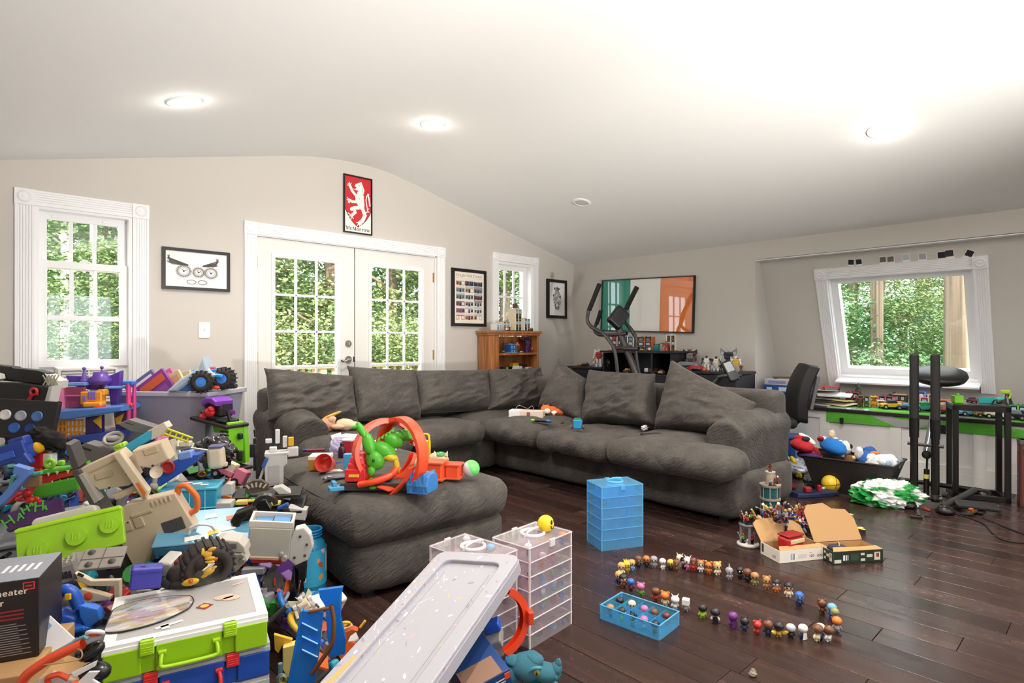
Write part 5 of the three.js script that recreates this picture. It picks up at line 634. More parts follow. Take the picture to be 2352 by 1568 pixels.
  B('silver_pouch', 'crinkled silver sweet wrapper pouch before the toy tower', 'pouch', 772, 1100, blob([[0, .012, 0, .07, .014, .03, 0, .2, .05]], .02, 40), mt(0x8a8790, .25, { metalness: .6 }));
  B('marker_pen', 'blue and red marker pen on the ottoman', 'pen', 725, 1037, merge([cyl(.009, .009, .11, 0, .01, 0, 0, .2, PI / 2)]), plastic(0x7a2038)); B('short_pen', 'short navy pen pointing to the sofa arm', 'pen', 705, 1037, cyl(.0095, .008, .05, 0, .01, 0, 0, .2, PI / 2), plastic(0x28396a));
  const bb = thing('blue_carton', 'sky blue toy carton with a window beside the tower', 'carton', ott(803, 1084), CAMY + .05, OR); part('carton', rbox(.06, .1, .04, .003, 0, .05, 0), mt(0x4fa7d6, .5), bb); part('side_card', rbox(.055, .07, .012, .002, .045, .036, .03, 0, -.2), mt(0xb7b3df, .5), bb); part('picture', box(.035, .045, .002, .045, .036, .038, 0, -.2), mt(0x5c86c4, .4), bb);
  B('card_pack', 'white and tan card pack on the ottoman before the pink cup', 'card', 770, 1084, merge([box(.09, .006, .05, 0, .003, 0, 0, .2), box(.08, .005, .05, .01, .009, 0, 0, -.1)]), mt(0xe3d3c2, .6));
  const cc = thing('clear_tub', 'clear plastic tub with a coral base between the loops', 'tub', ott(925, 1098), CAMY, OR); part('tub', lathe([[0, 0], [.035, 0], [.04, .05], [.037, .05], [.033, .004]], 0, 0, 0, 20), clearMat(0xf2ede8, .85), cc); part('contents', cyl(.03, .03, .014, 0, .01, 0), mt(0xdb8d7a, .7), cc);
  B('blue_pencil', 'thin navy pen lying by the cream box', 'pen', 780, 1066, cyl(.008, .008, .07, 0, .009, 0, 0, .2, PI / 2), plastic(0x2c3f86)); B('white_pebble', 'small white plastic shell under the ramp', 'toy part', 905, 1100, sph(.014, 0, .008, 0, 1.2, .6, 1), plastic(0xf0ece6)); B('toy_dish', 'sky blue toy dish behind the tower', 'toy part', 838, 1062, lathe([[0, .01], [.03, .012], [.036, .022], [.03, .03], [0, .03]], 0, 0, 0, 18), plastic(0x79bfe0));
}
// ---------- things left on the sofa ----------
{
  const S = .487, G = 'things left on the sofa seat';
  const dl = thing('baby_doll', 'peach soft doll with a yellow cloth lying on the sofa seat', 'doll', onF(780, 990, S), CAMY, G); part('body', blob([[.04, .05, 0, .075, .045, .045], [.1, .045, 0, .05, .03, .035]], .005), plush(0xe2c2a3), dl); part('head', blob([[-.09, .05, .01, .065, .055, .05]], .003), plush(0xd9a183), dl); part('arm', blob([[-.05, .09, .03, .035, .025, .02, 0, 0, .4], [.0, .04, .05, .05, .02, .02]], .003), plush(0xe0b596), dl); part('cloth', blob([[-.07, .115, 0, .09, .012, .03, 0, 0, .4]], .006), plush(0xddb55c), dl);
  const wb = thing('white_package', 'white and peach printed package on the sofa corner seat', 'package', onF(1212, 957, S), CAMY - .25, G); part('box', rbox(.3, .06, .12, .004, 0, .03, 0), mt(0xe8d3c4, .5), wb); part('sleeve', rbox(.1, .062, .124, .004, -.11, .031, 0), mt(0xf0eef0, .5), wb); part('label', box(.03, .03, .002, .02, .034, .062), mt(0x8a5a4e, .6), wb); part('wire_stand', tube([[-.12, .06, 0], [-.08, .1, 0], [0, .075, 0], [.04, .1, 0], [.06, .06, 0]], .003, 20, 6), steel, wb);
  const fx = thing('fox_plush', 'orange and white plush fox lying on the sofa', 'plush toy', onF(1268, 955, S), CAMY - .3, G); part('body', blob([[0, .045, 0, .07, .045, .05], [.07, .04, .01, .05, .035, .04]], .005), plush(0xd2622b), fx); part('head', blob([[-.05, .06, .02, .05, .042, .045]], .003), plush(0xe07434), fx); part('muzzle', blob([[-.03, .05, .06, .028, .024, .022], [.03, .03, .04, .035, .025, .02]], .002), plush(0xeee6da), fx); part('ear', [cone(.018, .04, -.08, .1, .01, 0, 0, .3), cone(.018, .04, -.03, .105, .01, 0, 0, -.2)], plush(0x7a3a20), fx); part('paw', blob([[.0, .02, .06, .02, .018, .025], [.06, .02, .06, .02, .018, .022]]), plush(0x4a2c1e), fx);
  const gc = thing('game_controller', 'handheld game console with green and blue grips on the sofa', 'game console', onF(1243, 970, S), CAMY - .3, G); part('screen_body', rbox(.1, .014, .06, .005, 0, .012, 0, -.3), mt(0x1d1f26, .3), gc); part('left_grip', rbox(.035, .02, .065, .009, -.066, .014, 0, -.3), plastic(0x8ac82f), gc); part('right_grip', rbox(.035, .02, .065, .009, .066, .014, 0, -.3), plastic(0x2b7fc6), gc); part('stick', [cyl(.008, .008, .01, -.066, .028, .01), cyl(.008, .008, .01, .066, .028, -.01)], mt(0x15161a, .4), gc);
  const bq = thing('blue_toy_cube', 'blue faceted toy cube with brown side wheels on the sofa', 'toy', onF(1327, 985, S - .012), CAMY - .2, G); part('cube', rbox(.07, .075, .065, .012, 0, .04, 0), plastic(0x2e8fc4), bq); part('top', rbox(.055, .014, .05, .005, 0, .08, 0), plastic(0x2a7a3f), bq); part('wheel', [cyl(.018, .018, .014, -.045, .02, .02, 0, 0, PI / 2), cyl(.018, .018, .014, .045, .02, .02, 0, 0, PI / 2)], mt(0x6a3b24, .6), bq);
  solo('tissue', 'crumpled white tissue on the sofa seat', 'tissue', blob([[0, .016, 0, .032, .018, .022]], .03, 40), mt(0xece8e4, .9), onF(1481, 987, S - .015), .4, G);
  const rm = thing('remote_control', 'slim black remote control on the right seat cushion', 'remote', onF(1495, 1000, S), CAMY + .2, G); part('case', rbox(.15, .016, .045, .006, 0, .009, 0), mt(0x1c1b1c, .45), rm); part('button', [-.04, -.015, .01, .035].map(x => cyl(.006, .006, .003, x, .018, 0)), mt(0x3a3a3c, .5), rm);
  solo('dark_scrap', 'dark folded scrap of cloth beside the plush fox', 'cloth', blob([[0, .006, 0, .03, .008, .015]], .01), mt(0x3b342f, .9), onF(1292, 972, S), .4, G);
  solo('blue_paper', 'blue folded leaflet under the wire stand', 'leaflet', box(.07, .003, .05, 0, .002, 0), mt(0x3f7f9c, .5), onF(1225, 962, S), .3, G);
}
// ---------- makers for shelf toys ----------
function wheelSet(o, w, l, r, t = .01) { for (const x of [-1, 1]) for (const z of [-1, 1]) { const q = part('wheel', cyl(r, r, t, x * l, r, z * w, PI / 2, 0, 0, 14), rubber, o); part('hub', cyl(r * .5, r * .5, t * 1.15, x * l, r, z * w, PI / 2, 0, 0, 10), mt(0xb9bbc0, .3, { metalness: .5 }), q); } }
const CN = { red: 0xb9252a, yellow: 0xe3b320, blue: 0x2c5fae, green: 0x2f8a4a, white: 0xe5e2dc, black: 0x222225, orange: 0xd9702a, teal: 0x2a8f95, silver: 0xa9adb3, maroon: 0x6b2228, pink: 0xd97a95, tan: 0xb59468, grey: 0x808388, navy: 0x27345c, purple: 0x5d3578, lime: 0x8cc63a, sky: 0x7ab8de, cream: 0xe6d9bd, brown: 0x63402a };
const carGeo = { body: ext([[-.036, .008], [.036, .008], [.038, .018], [.028, .022], [-.034, .024], [-.038, .016]], .03, .003, 0, 0, -.015), cabin: ext([[-.022, .022], [.018, .022], [.008, .035], [-.014, .036]], .026, .002, 0, 0, -.013), van: rbox(.074, .032, .03, .005, 0, .026, 0), vanwin: rbox(.06, .012, .032, .003, .004, .032, 0), truck: merge([rbox(.026, .032, .03, .004, .026, .024, 0), rbox(.05, .014, .032, .003, -.014, .02, 0)]), load: rbox(.044, .02, .028, .003, -.014, .034, 0), glass: rbox(.03, .008, .028, .002, -.002, .029, 0) };
const usedLabels = new Set();
function uniq(f) { for (let i = 0; i < 30; i++) { const r = f(); if (!usedLabels.has(r.l)) { usedLabels.add(r.l); return r; } } return f(); }
function car(label, p, turn, kind, c, c2, s, group) { const o = thing('toy_' + kind, label, 'toy ' + kind, p, turn, group); o.scale.setScalar(s);
  if (kind === 'car') { part('body', carGeo.body, plastic(CN[c]), o); part('cabin', carGeo.cabin, plastic(CN[c2]), o); part('glass', carGeo.glass, mt(0x20262c, .2), o); } else if (kind === 'van') { part('body', carGeo.van, plastic(CN[c]), o); part('window_band', carGeo.vanwin, plastic(CN[c2]), o); } else { part('cab', carGeo.truck, plastic(CN[c]), o); part('load', carGeo.load, plastic(CN[c2]), o); }
  wheelSet(o, .015, .023, .009, .008); return o; }
function robot(label, p, turn, cs, h, group, o2 = {}) { const o = thing('toy_robot', label, 'toy robot', p, turn, group), s = h, m = cs.map(c => plastic(CN[c]));
  part('torso', [rbox(.3 * s, .26 * s, .2 * s, .03 * s, 0, .6 * s, 0, 0, 0, 0, 1), rbox(.2 * s, .12 * s, .16 * s, .02 * s, 0, .44 * s, 0, 0, 0, 0, 1), rbox(.22 * s, .06 * s, .06 * s, .01 * s, 0, .66 * s, .1 * s, 0, 0, 0, 1)], m[0], o); part('head', [rbox(.12 * s, .13 * s, .12 * s, .03 * s, 0, .82 * s, .01 * s, 0, 0, 0, 1), cone(.02 * s, .1 * s, .07 * s, .9 * s, 0, 0, 0, -.4, 6), cone(.02 * s, .1 * s, -.07 * s, .9 * s, 0, 0, 0, .4, 6)], m[1], o);
  for (const q of [-1, 1]) { part('leg', [rbox(.11 * s, .24 * s, .13 * s, .02 * s, q * .09 * s, .28 * s, 0, 0, 0, q * .12, 1), rbox(.13 * s, .16 * s, .2 * s, .03 * s, q * .12 * s, .08 * s, .02 * s, 0, 0, 0, 1)], m[2], o); part('arm', [rbox(.12 * s, .13 * s, .14 * s, .03 * s, q * .22 * s, .68 * s, 0, 0, 0, 0, 1), rbox(.08 * s, .24 * s, .09 * s, .02 * s, q * .26 * s, .5 * s, .04 * s, -.3, 0, q * .2, 1)], m[1], o); }
  if (o2.wings) part('wing', [-1, 1].map(q => ext([[0, 0], [.3 * s, .25 * s], [.32 * s, .05 * s], [.1 * s, -.12 * s]].map(v => [v[0] * q, v[1]]), .02 * s, 0, 0, .65 * s, -.12 * s)), m[2], o); if (o2.gun) part('cannon', bar([.28 * s, .45 * s, .05 * s], [.34 * s, .5 * s, .4 * s], .03 * s, 8), mt(0x3a3a3e, .4), o); return o; }
function craft(label, p, turn, cs, s, group) { const o = thing('toy_spaceship', label, 'toy spaceship', p, turn, group), m = cs.map(c => plastic(CN[c])); part('hull', [ext([[-.5, 0], [.3, 0], [.55, .08], [.2, .2], [-.3, .22], [-.52, .14]].map(v => [v[0] * s, v[1] * s]), .24 * s, .02 * s, 0, .1 * s, -.12 * s)], m[0], o); part('wing', [-1, 1].map(q => ext([[-.35, 0], [.2, 0], [-.2, .5], [-.4, .5]].map(v => [v[0] * s, v[1] * s]), .03 * s, 0, 0, .18 * s, q * .1 * s, q * PI / 2)), m[1], o); part('turret', [cyl(.07 * s, .09 * s, .1 * s, -.05 * s, .36 * s, 0), bar([-.05 * s, .38 * s, 0], [.25 * s, .42 * s, .02 * s], .02 * s, 6)], m[1], o); part('skid', [rbox(.5 * s, .1 * s, .05 * s, .02 * s, 0, .05 * s, .1 * s), rbox(.5 * s, .1 * s, .05 * s, .02 * s, 0, .05 * s, -.1 * s)], m[2], o); return o; }
function blockHouse(label, p, turn, w, h, d, wall, trim, roof, group, open = true) { const o = thing('brick_house', label, 'toy house', p, turn, group), W = plastic(CN[wall]), T = plastic(CN[trim]), R = plastic(CN[roof]); part('base_plate', box(w * 1.2, .008, d * 1.3, 0, .004, d * .1), T, o);
  part('back_wall', box(w, h, .008, 0, h / 2, -d / 2), W, o); for (const s of [-1, 1]) part('side_wall', box(.008, h, d, s * w / 2, h / 2, 0), W, o); const nf = Math.max(2, Math.round(h / .06)); for (let i = 1; i <= nf; i++) part('floor_plate', box(w + .006, .008, d, 0, h * i / nf, 0), i === nf ? R : T, o); for (let i = 0; i < nf; i++) for (const s of [-1, 1]) part('window', [box(w * .26, h / nf * .5, .005, s * w * .25, h * (i + .5) / nf, d / 2)], i % 2 ? mt(0x9fc6dc, .2) : T, o); part('column', [box(.01, h, .01, w / 2, h / 2, d / 2), box(.01, h, .01, -w / 2, h / 2, d / 2), box(.01, h, .01, 0, h / 2, d / 2)], W, o); part('stud', [-1, 0, 1].map(q => cyl(.006, .006, .008, q * w * .3, h + .01, 0, 0, 0, 0, 10)), R, o); return o; }
// ---------- toys on the black cabinets ----------
{
  seed = 41; const G = 'toys on the black cabinets', X = (px, py, x = 5.5) => onX(px, py, x), put = (px, h, x = 5.5) => { const p = onX(px, 800, x); p.y = h; return p; };
  car('orange toy car at the corner end of the low cabinet', put(1332, .863), .6, 'car', 'orange', 'tan', 1.1, G); car('black toy buggy on the low corner cabinet', put(1345, .863, 5.45), .3, 'car', 'black', 'grey', 1.5, G);
  robot('tall red and white toy robot on the low corner cabinet', put(1376, .866, 5.5), -1.3, ['red', 'white', 'white'], .23, G, { wings: 1 }); solo('blue_toy_stand', 'sky blue oval stand under the red and white robot', 'toy stand', sph(.06, 0, .0, 0, 1, .1, .7), plastic(CN.sky), put(1374, .863, 5.46), 0, G); robot('small white toy robot beside the red and white one', put(1364, .863, 5.44), -1.2, ['white', 'red', 'grey'], .09, G);
  robot('small black toy robot at the hutch side', put(1394, .863, 5.42), -1.2, ['black', 'grey', 'black'], .1, G);
  blockHouse('red and white brick house on the hutch top', put(1424, 1.057, 5.55), -1.5, .16, .18, .12, 'white', 'red', 'white', G); blockHouse('white and grey brick station beside the red house', put(1446, 1.057, 5.5), -1.4, .14, .16, .1, 'white', 'grey', 'sky', G); blockHouse('orange and grey brick gate on the hutch top', put(1484, 1.057, 5.55), -1.4, .17, .15, .09, 'orange', 'grey', 'brown', G);
  const cup = (l, px, c, c2, h) => { const o = thing('toy_cup', l, 'cup', put(px, 1.057, 5.46), 0, G); part('cup', lathe([[0, 0], [.03, 0], [.034, h], [.03, h], [.027, .006]], 0, 0, 0, 18), plastic(CN[c]), o); part('rim', tor(.033, .004, 0, h, 0, PI / 2), plastic(CN[c2]), o); }; cup('teal plastic cup on the hutch top', 1508, 'teal', 'brown', .07); const gr = thing('green_hoop', 'green toy hoop arch on the hutch top', 'toy', put(1520, 1.057, 5.52), -1.3, G); part('arch', tor(.05, .012, 0, .04, 0, 0, 0, 0, PI, 20, 8), plastic(CN.lime), gr); part('foot', [box(.03, .04, .03, -.05, .02, 0), box(.03, .04, .03, .05, .02, 0)], plastic(CN.green), gr);
  robot('red crouching toy robot beside the green hoop', put(1530, 1.057, 5.42), -1.2, ['red', 'maroon', 'red'], .12, G); blockHouse('slim white brick tower with brown tops on the hutch', put(1543, 1.057, 5.52), -1.3, .09, .17, .07, 'cream', 'brown', 'white', G); robot('small blue toy robot in front of the red house', put(1432, 1.057, 5.4), -1.2, ['blue', 'white', 'red'], .08, G); car('yellow toy car in front of the orange gate', put(1476, 1.057, 5.4), .3, 'car', 'yellow', 'black', .9, G); car('white toy van in front of the orange gate', put(1492, 1.057, 5.39), .5, 'van', 'white', 'teal', .9, G); car('red toy truck at the hutch edge', put(1454, 1.057, 5.38), -.4, 'truck', 'red', 'white', .9, G);
  for (const [px, kd, c, c2, l] of [[1442, 'car', 'brown', 'tan', 'brown'], [1466, 'van', 'white', 'blue', 'white and blue'], [1486, 'truck', 'sky', 'white', 'sky blue'], [1502, 'van', 'brown', 'black', 'brown and black'], [1520, 'car', 'tan', 'brown', 'tan']]) car(`${l} toy ${kd} inside the open hutch shelf`, put(px, .812, 5.42), rnd(-.5, .5), kd, c, c2, 1.35, G);
  craft('large grey toy spaceship on the right cabinet', put(1580, .863, 5.56), -.9, ['grey', 'black', 'grey'], .27, G); robot('dark grey toy robot standing on the spaceship side', put(1584, .863, 5.66), -1.2, ['grey', 'maroon', 'black'], .24, G, { gun: 1, wings: 1 }); craft('red and grey toy spaceship at the cabinet edge', put(1600, .863, 5.42), -.4, ['red', 'grey', 'black'], .17, G); craft('orange toy flyer lying on the cabinet edge', put(1618, .863, 5.4), .4, ['orange', 'red', 'grey'], .09, G);
  robot('white block legged toy robot on the right cabinet', put(1623, .863, 5.55), -1.2, ['white', 'black', 'white'], .17, G, { gun: 1 }); robot('cream toy robot with a black top on the right cabinet', put(1645, .863, 5.55), -1.3, ['cream', 'black', 'white'], .165, G, { gun: 1 }); robot('tallest black and silver toy robot on the right cabinet', put(1673, .863, 5.6), -1.2, ['black', 'silver', 'grey'], .26, G, { gun: 1, wings: 1 }); robot('yellow and white toy robot at the end of the cabinet', put(1690, .863, 5.52), -1.2, ['yellow', 'white', 'silver'], .17, G, { wings: 1 }); robot('small black toy robot before the cream one', put(1655, .863, 5.42), -1.2, ['black', 'grey', 'black'], .09, G); robot('small silver toy robot at the cabinet front', put(1636, .863, 5.41), -1.2, ['silver', 'brown', 'grey'], .08, G); robot('small brown toy robot by the recess side of the cabinet', put(1702, .863, 5.44), -1.2, ['brown', 'gold' in CN ? 'gold' : 'tan', 'brown'], .09, G);
}
// ---------- toys on and in the bookcase ----------
{
  const G = 'toys on the oak bookcase', put = (px, h, z = -4.82) => { const p = onZ(px, 780, z); p.y = h; return p; }, T = 1.279;
  blockHouse('tall white and cream brick mansion on the bookcase top', put(1183, T, -4.86), .15, .11, .25, .1, 'cream', 'black', 'white', G); blockHouse('white brick annex with black trim beside the mansion', put(1204, T, -4.86), .1, .1, .14, .09, 'white', 'black', 'grey', G); blockHouse('low white brick hut with a sky blue panel on the bookcase', put(1140, T, -4.84), .2, .09, .07, .08, 'white', 'sky', 'white', G); blockHouse('small white brick stall with a tan roof on the bookcase', put(1158, T, -4.85), 0, .1, .1, .08, 'white', 'tan', 'tan', G);
  car('red and brown toy boat car at the bookcase end', put(1219, T, -4.8), .3, 'truck', 'maroon', 'tan', .9, G); car('white toy van at the front of the bookcase top', put(1165, T, -4.73), .5, 'van', 'white', 'sky', .7, G); robot('tiny black toy robot on the mansion side of the bookcase', put(1170, T, -4.76), 0, ['black', 'tan', 'navy'], .06, G);
  const fl = thing('toy_antenna', 'black and blue toy mast on the white mansion roof', 'toy', put(1183, T + .266, -4.86), 0, G); part('block', rbox(.05, .05, .04, .004, 0, .025, 0), plastic(CN.brown), fl); part('mast', [bar([0, .05, 0], [0, .1, 0], .006), sph(.01, 0, .1, 0)], plastic(CN.navy), fl);
  blockHouse('small blue brick hut on the upper bookcase shelf', put(1172, 1.033), .2, .1, .09, .08, 'blue', 'sky', 'sky', G); const fw = thing('toy_flower', 'pink toy coral flower on the upper bookcase shelf', 'toy', put(1187, 1.033), 0, G); part('stem', bar([0, 0, 0], [0, .09, 0], .005), plastic(CN.green), fw); part('petals', blob([[0, .1, 0, .02, .02, .02], [.02, .09, 0, .015, .012, .015], [-.018, .085, .01, .015, .012, .015]]), plastic(CN.pink), fw);
  robot('black and purple toy wizard robot on the upper bookcase shelf', put(1211, 1.033), .1, ['purple', 'black', 'purple'], .2, G, { wings: 1 }); robot('dark toy robot at the right of the upper bookcase shelf', put(1226, 1.033), -.1, ['black', 'purple', 'black'], .18, G); robot('tiny orange toy robot on the upper bookcase shelf', put(1222, 1.033, -4.74), 0, ['orange', 'maroon', 'purple'], .08, G); car('brown toy cart on the upper bookcase shelf', put(1157, 1.033, -4.76), .4, 'car', 'brown', 'tan', .7, G); car('white toy cart on the upper bookcase shelf', put(1198, 1.033, -4.74), .2, 'car', 'white', 'tan', .6, G);
  car('large black and yellow toy truck on the lower bookcase shelf', put(1185, .813, -4.86), .1, 'truck', 'black', 'yellow', 2.3, G); car('red toy truck behind the white crane on the lower bookcase shelf', put(1205, .813, -4.87), .1, 'truck', 'red', 'black', 1.9, G); car('green toy tractor at the side of the lower bookcase shelf', put(1158, .813, -4.8), .3, 'truck', 'lime', 'black', 1.5, G); car('long white toy loader at the front of the lower bookcase shelf', put(1188, .813, -4.75), .15, 'truck', 'white', 'white', 1.7, G); car('cream toy van on the lower bookcase shelf', put(1214, .813, -4.76), .2, 'van', 'cream', 'brown', 1.3, G);
}
// ---------- everything on the bench ----------
{
  seed = 77; const G = 'toys on the window bench', H = .55, B = (px, py, h = H) => onF(px, py, h), bz = (z, x, h = H) => V(x, h, z);
  // play mat towel over the front edge
  const n = 60, prof = [[6.06, .557], [5.96, .558], [5.87, .559], [5.822, .556], [5.806, .53], [5.803, .48], [5.808, .43]], pos = [], uv = [], idx = []; for (let i = 0; i <= n; i++) for (let j = 0; j < prof.length; j++) { const z = -1.93 + i / n * 2.1, w = noise.noise(z * 4, j * .5, 1.2), dx = j > 3 ? .006 * w : 0, dy = (j > 3 ? -.012 * w : .004 * Math.abs(w)) + (j === 6 ? -.01 * noise.noise(z * 1.3, 5, 2) : 0); pos.push(prof[j][0] + dx, prof[j][1] + dy, z); uv.push(i / n, j / 6); if (i < n && j < 6) { const q = i * 7 + j; idx.push(q, q + 7, q + 1, q + 1, q + 7, q + 8); } }
  const tg = new THREE.BufferGeometry(); tg.setAttribute('position', new THREE.Float32BufferAttribute(pos, 3)); tg.setAttribute('uv', new THREE.Float32BufferAttribute(uv, 2)); tg.setIndex(idx); tg.computeVertexNormals();
  solo('play_towel', 'green towel printed with grey roads draped over the bench edge', 'towel', tg, new THREE.MeshPhysicalMaterial({ map: canvasTex(1024, 128, (c, W, H2) => { c.fillStyle = '#5fb53a'; c.fillRect(0, 0, W, H2); c.fillStyle = '#4a98d0'; c.fillRect(W * .72, 0, W, H2); c.strokeStyle = '#a9aaa8'; c.lineWidth = 30; c.beginPath(); c.moveTo(-10, 60); c.bezierCurveTo(120, 60, 150, 70, 260, 20); c.bezierCurveTo(380, -20, 420, 90, 520, 60); c.bezierCurveTo(620, 30, 680, 60, 740, 20); c.stroke(); c.strokeStyle = '#26301f'; c.lineWidth = 3; for (const x of [118, 134, 690, 706]) { c.beginPath(); c.moveTo(x, 64); c.lineTo(x, 118); c.stroke(); } c.fillStyle = '#f0f0ee'; c.fillRect(80, 46, 16, 26); c.fillRect(150, 46, 16, 26); for (let i = 0; i < 2600; i++) { c.fillStyle = `rgba(${rnd() < .5 ? '255,255,255' : '20,60,10'},.12)`; c.fillRect(rnd(W), rnd(H2), 2, 2); } }), roughness: .95, side: THREE.DoubleSide, bumpMap: bumpFine, bumpScale: .003 }), [0, 0, 0], 0, G);
  for (const [px, py, s] of [[1933, 966, 1], [2166, 986, 1.3]]) { const p = onX(px, py, 5.797); solo('bench_clip', px < 2000 ? 'small black rubber clip hanging under the towel end' : 'larger black rubber clip under the towel behind the squat machine', 'clip', rbox(.018, .055 * s, .03 * s, .006), rubber, [p.x, p.y, p.z], 0, G); }
  // cars
  const cars = [[1967, 905, 'van', 'maroon', 'red', 1.3], [1987, 912, 'van', 'brown', 'tan', 1.2], [2006, 918, 'car', 'orange', 'yellow', 1.2], [2018, 905, 'car', 'red', 'yellow', 1], [2035, 920, 'van', 'cream', 'maroon', 1.35], [2052, 922, 'van', 'tan', 'cream', 1.3], [2046, 930, 'car', 'yellow', 'black', 1.6], [2060, 908, 'van', 'orange', 'brown', 1.3], [2075, 915, 'car', 'red', 'white', 1.2], [2078, 928, 'car', 'navy', 'sky', 1.2], [2118, 934, 'car', 'teal', 'green', 1.7], [2112, 912, 'truck', 'orange', 'tan', 1.1], [2125, 905, 'van', 'white', 'tan', 1.1], [2168, 925, 'car', 'blue', 'white', 1.2], [2180, 935, 'truck', 'tan', 'orange', 1.4], [2182, 915, 'car', 'silver', 'sky', 1.1], [2200, 940, 'car', 'brown', 'orange', 1.2], [2170, 938, 'car', 'maroon', 'pink', 1.1], [2225, 942, 'car', 'sky', 'blue', 1.5], [2240, 935, 'car', 'green', 'navy', 1.1], [2262, 944, 'truck', 'tan', 'cream', 1.3], [2285, 945, 'van', 'cream', 'tan', 1.4], [2310, 946, 'car', 'white', 'silver', 1.3], [2335, 948, 'car', 'black', 'grey', 1.5], [2348, 955, 'car', 'navy', 'black', 1.5], [2100, 928, 'car', 'red', 'maroon', 1], [1996, 900, 'car', 'silver', 'grey', 1], [2090, 902, 'car', 'white', 'yellow', .9], [2140, 915, 'van', 'green', 'white', 1], [2195, 908, 'truck', 'blue', 'white', 1], [2155, 902, 'car', 'pink', 'white', .9], [2215, 918, 'car', 'yellow', 'red', 1], [2030, 900, 'truck', 'teal', 'white', .9], [2300, 928, 'car', 'red', 'black', 1.1], [2330, 925, 'truck', 'lime', 'green', 1.2], [2065, 896, 'car', 'sky', 'white', .9], [2108, 898, 'truck', 'silver', 'maroon', .9], [2176, 900, 'van', 'cream', 'orange', .9]];
  for (const [px, py, k, a, b, s] of cars) { const x = THREE.MathUtils.clamp(5.87 + (946 - py) / 50 * .4, 5.87, 6.27), p = onX(px, py, x); p.y = x < 6.06 ? .562 : .551; car(`${a} toy ${k} with ${b} ${k === 'truck' ? 'load' : k === 'van' ? 'window band' : 'cabin'} on the window bench`, p, rnd(-.5, .5) + PI / 2 + .2, k, a, b, s * 1.4, G); }
  // papers and books on the recess side
  for (let i = 0; i < 9; i++) solo(i % 3 ? 'paper_sheet' : 'thin_book', `${['white', 'cream', 'pale blue', 'yellow', 'grey', 'torn white', 'lined', 'sketched', 'folded'][i]} ${i % 3 ? 'paper sheet' : 'thin book'} in the loose stack on the bench`, 'paper', i % 3 ? box(.21, .002, .29) : rbox(.2, .014, .27, .003), mt([0xeceae6, 0xe9dfc4, 0xcfdbe6, 0xeadf9a, 0xbfbfc2, 0xf2f0ee, 0xe6e8ee, 0xe3ddd6, 0xf0eee9][i], .7), [6.02 + rnd(-.05, .05), .565 + i * .016, -2.0 + rnd(-.08, .12)], [rnd(-.05, .05), rnd(-.6, .6), rnd(-.12, .12)], 'papers on the bench');
  { const a = thing('brown_carton', 'brown carton at the bottom of the stack in the recess corner', 'carton', [6.02, .551, -2.4], .1); part('carton', rbox(.3, .1, .26, .003, 0, .05, 0), mt(0x8a5330, .7), a); part('tape', box(.304, .002, .04, 0, .101, 0), mt(0xb98a58, .5), a);
    const b = thing('blue_game_box', 'blue printed game box under the grey tray in the recess corner', 'game box', [6.02, .652, -2.4], .06); part('box', rbox(.34, .075, .28, .003, 0, .038, 0), mt(0x1f4fa0, .5), b); part('print', [box(.002, .04, .1, -.171, .04, .06), box(.002, .03, .05, -.171, .04, -.08)], mt(0xcfe0f2, .5), b);
    const c = thing('grey_tray_box', 'grey and orange lidded tray box on the blue game box', 'box', [6.02, .728, -2.4], .12); part('tray', rbox(.32, .06, .28, .006, 0, .03, 0), mt(0xc3c8cf, .4), c); part('insert', rbox(.3, .02, .14, .004, 0, .056, .05), mt(0xd98a5c, .6), c); part('stripe', box(.002, .03, .16, -.161, .03, -.02), mt(0x8f93c0, .5), c);
    solo('magazine', 'green and black magazine on the grey tray box', 'magazine', box(.2, .006, .26), mt(0x394a3a, .5), [6.02, .795, -2.36], [.0, .5, .03]); solo('white_envelope', 'white envelope standing askew on the magazine', 'envelope', box(.1, .06, .003, 0, .03, 0), mt(0xf0eeea, .6), [6.08, .8, -2.3], [-.5, .9, .2]); }
  { const p = V(6.14, .551, -2.0), f = thing('red_toy_garage', 'red toy garage frame behind the papers on the bench', 'toy', p, .2); part('frame', [box(.12, .008, .14, 0, .17, 0), box(.12, .008, .14, 0, .1, 0), ...[-1, 1].flatMap(a => [-1, 1].map(b => bar([a * .055, 0, b * .065], [a * .055, .17, b * .065], .006)))], plastic(CN.red), f); part('wheel', tor(.03, .008, -.03, .13, .07), rubber, f); }
  { const p = V(6.2, .551, -1.78), t = thing('toy_tree', 'small dark green toy tree in front of the window sill', 'toy', p); part('trunk', bar([0, 0, 0], [0, .08, 0], .008), mt(0x5a3c28, .8), t); part('leaves', [0, 1, 2, 3].map(i => cone(.055 - i * .011, .05, 0, .09 + i * .035, 0, 0, 0, 0, 9)), mt(0x2c4a2c, .8), t); }
  blockHouse('grey and sky blue brick dock on the bench', V(6.2, .551, -1.5), -1.5, .2, .07, .08, 'grey', 'sky', 'blue', G); blockHouse('sky blue brick tower with a slide before the window sill', V(6.2, .551, -1.3), -1.5, .11, .16, .08, 'sky', 'white', 'blue', G); blockHouse('black barred brick cage behind the squat machine seat', V(6.22, .551, -.98), -1.5, .14, .1, .08, 'black', 'white', 'black', G); blockHouse('black and grey brick fence section behind the side table', V(6.22, .551, -.8), -1.5, .14, .09, .06, 'grey', 'black', 'black', G);
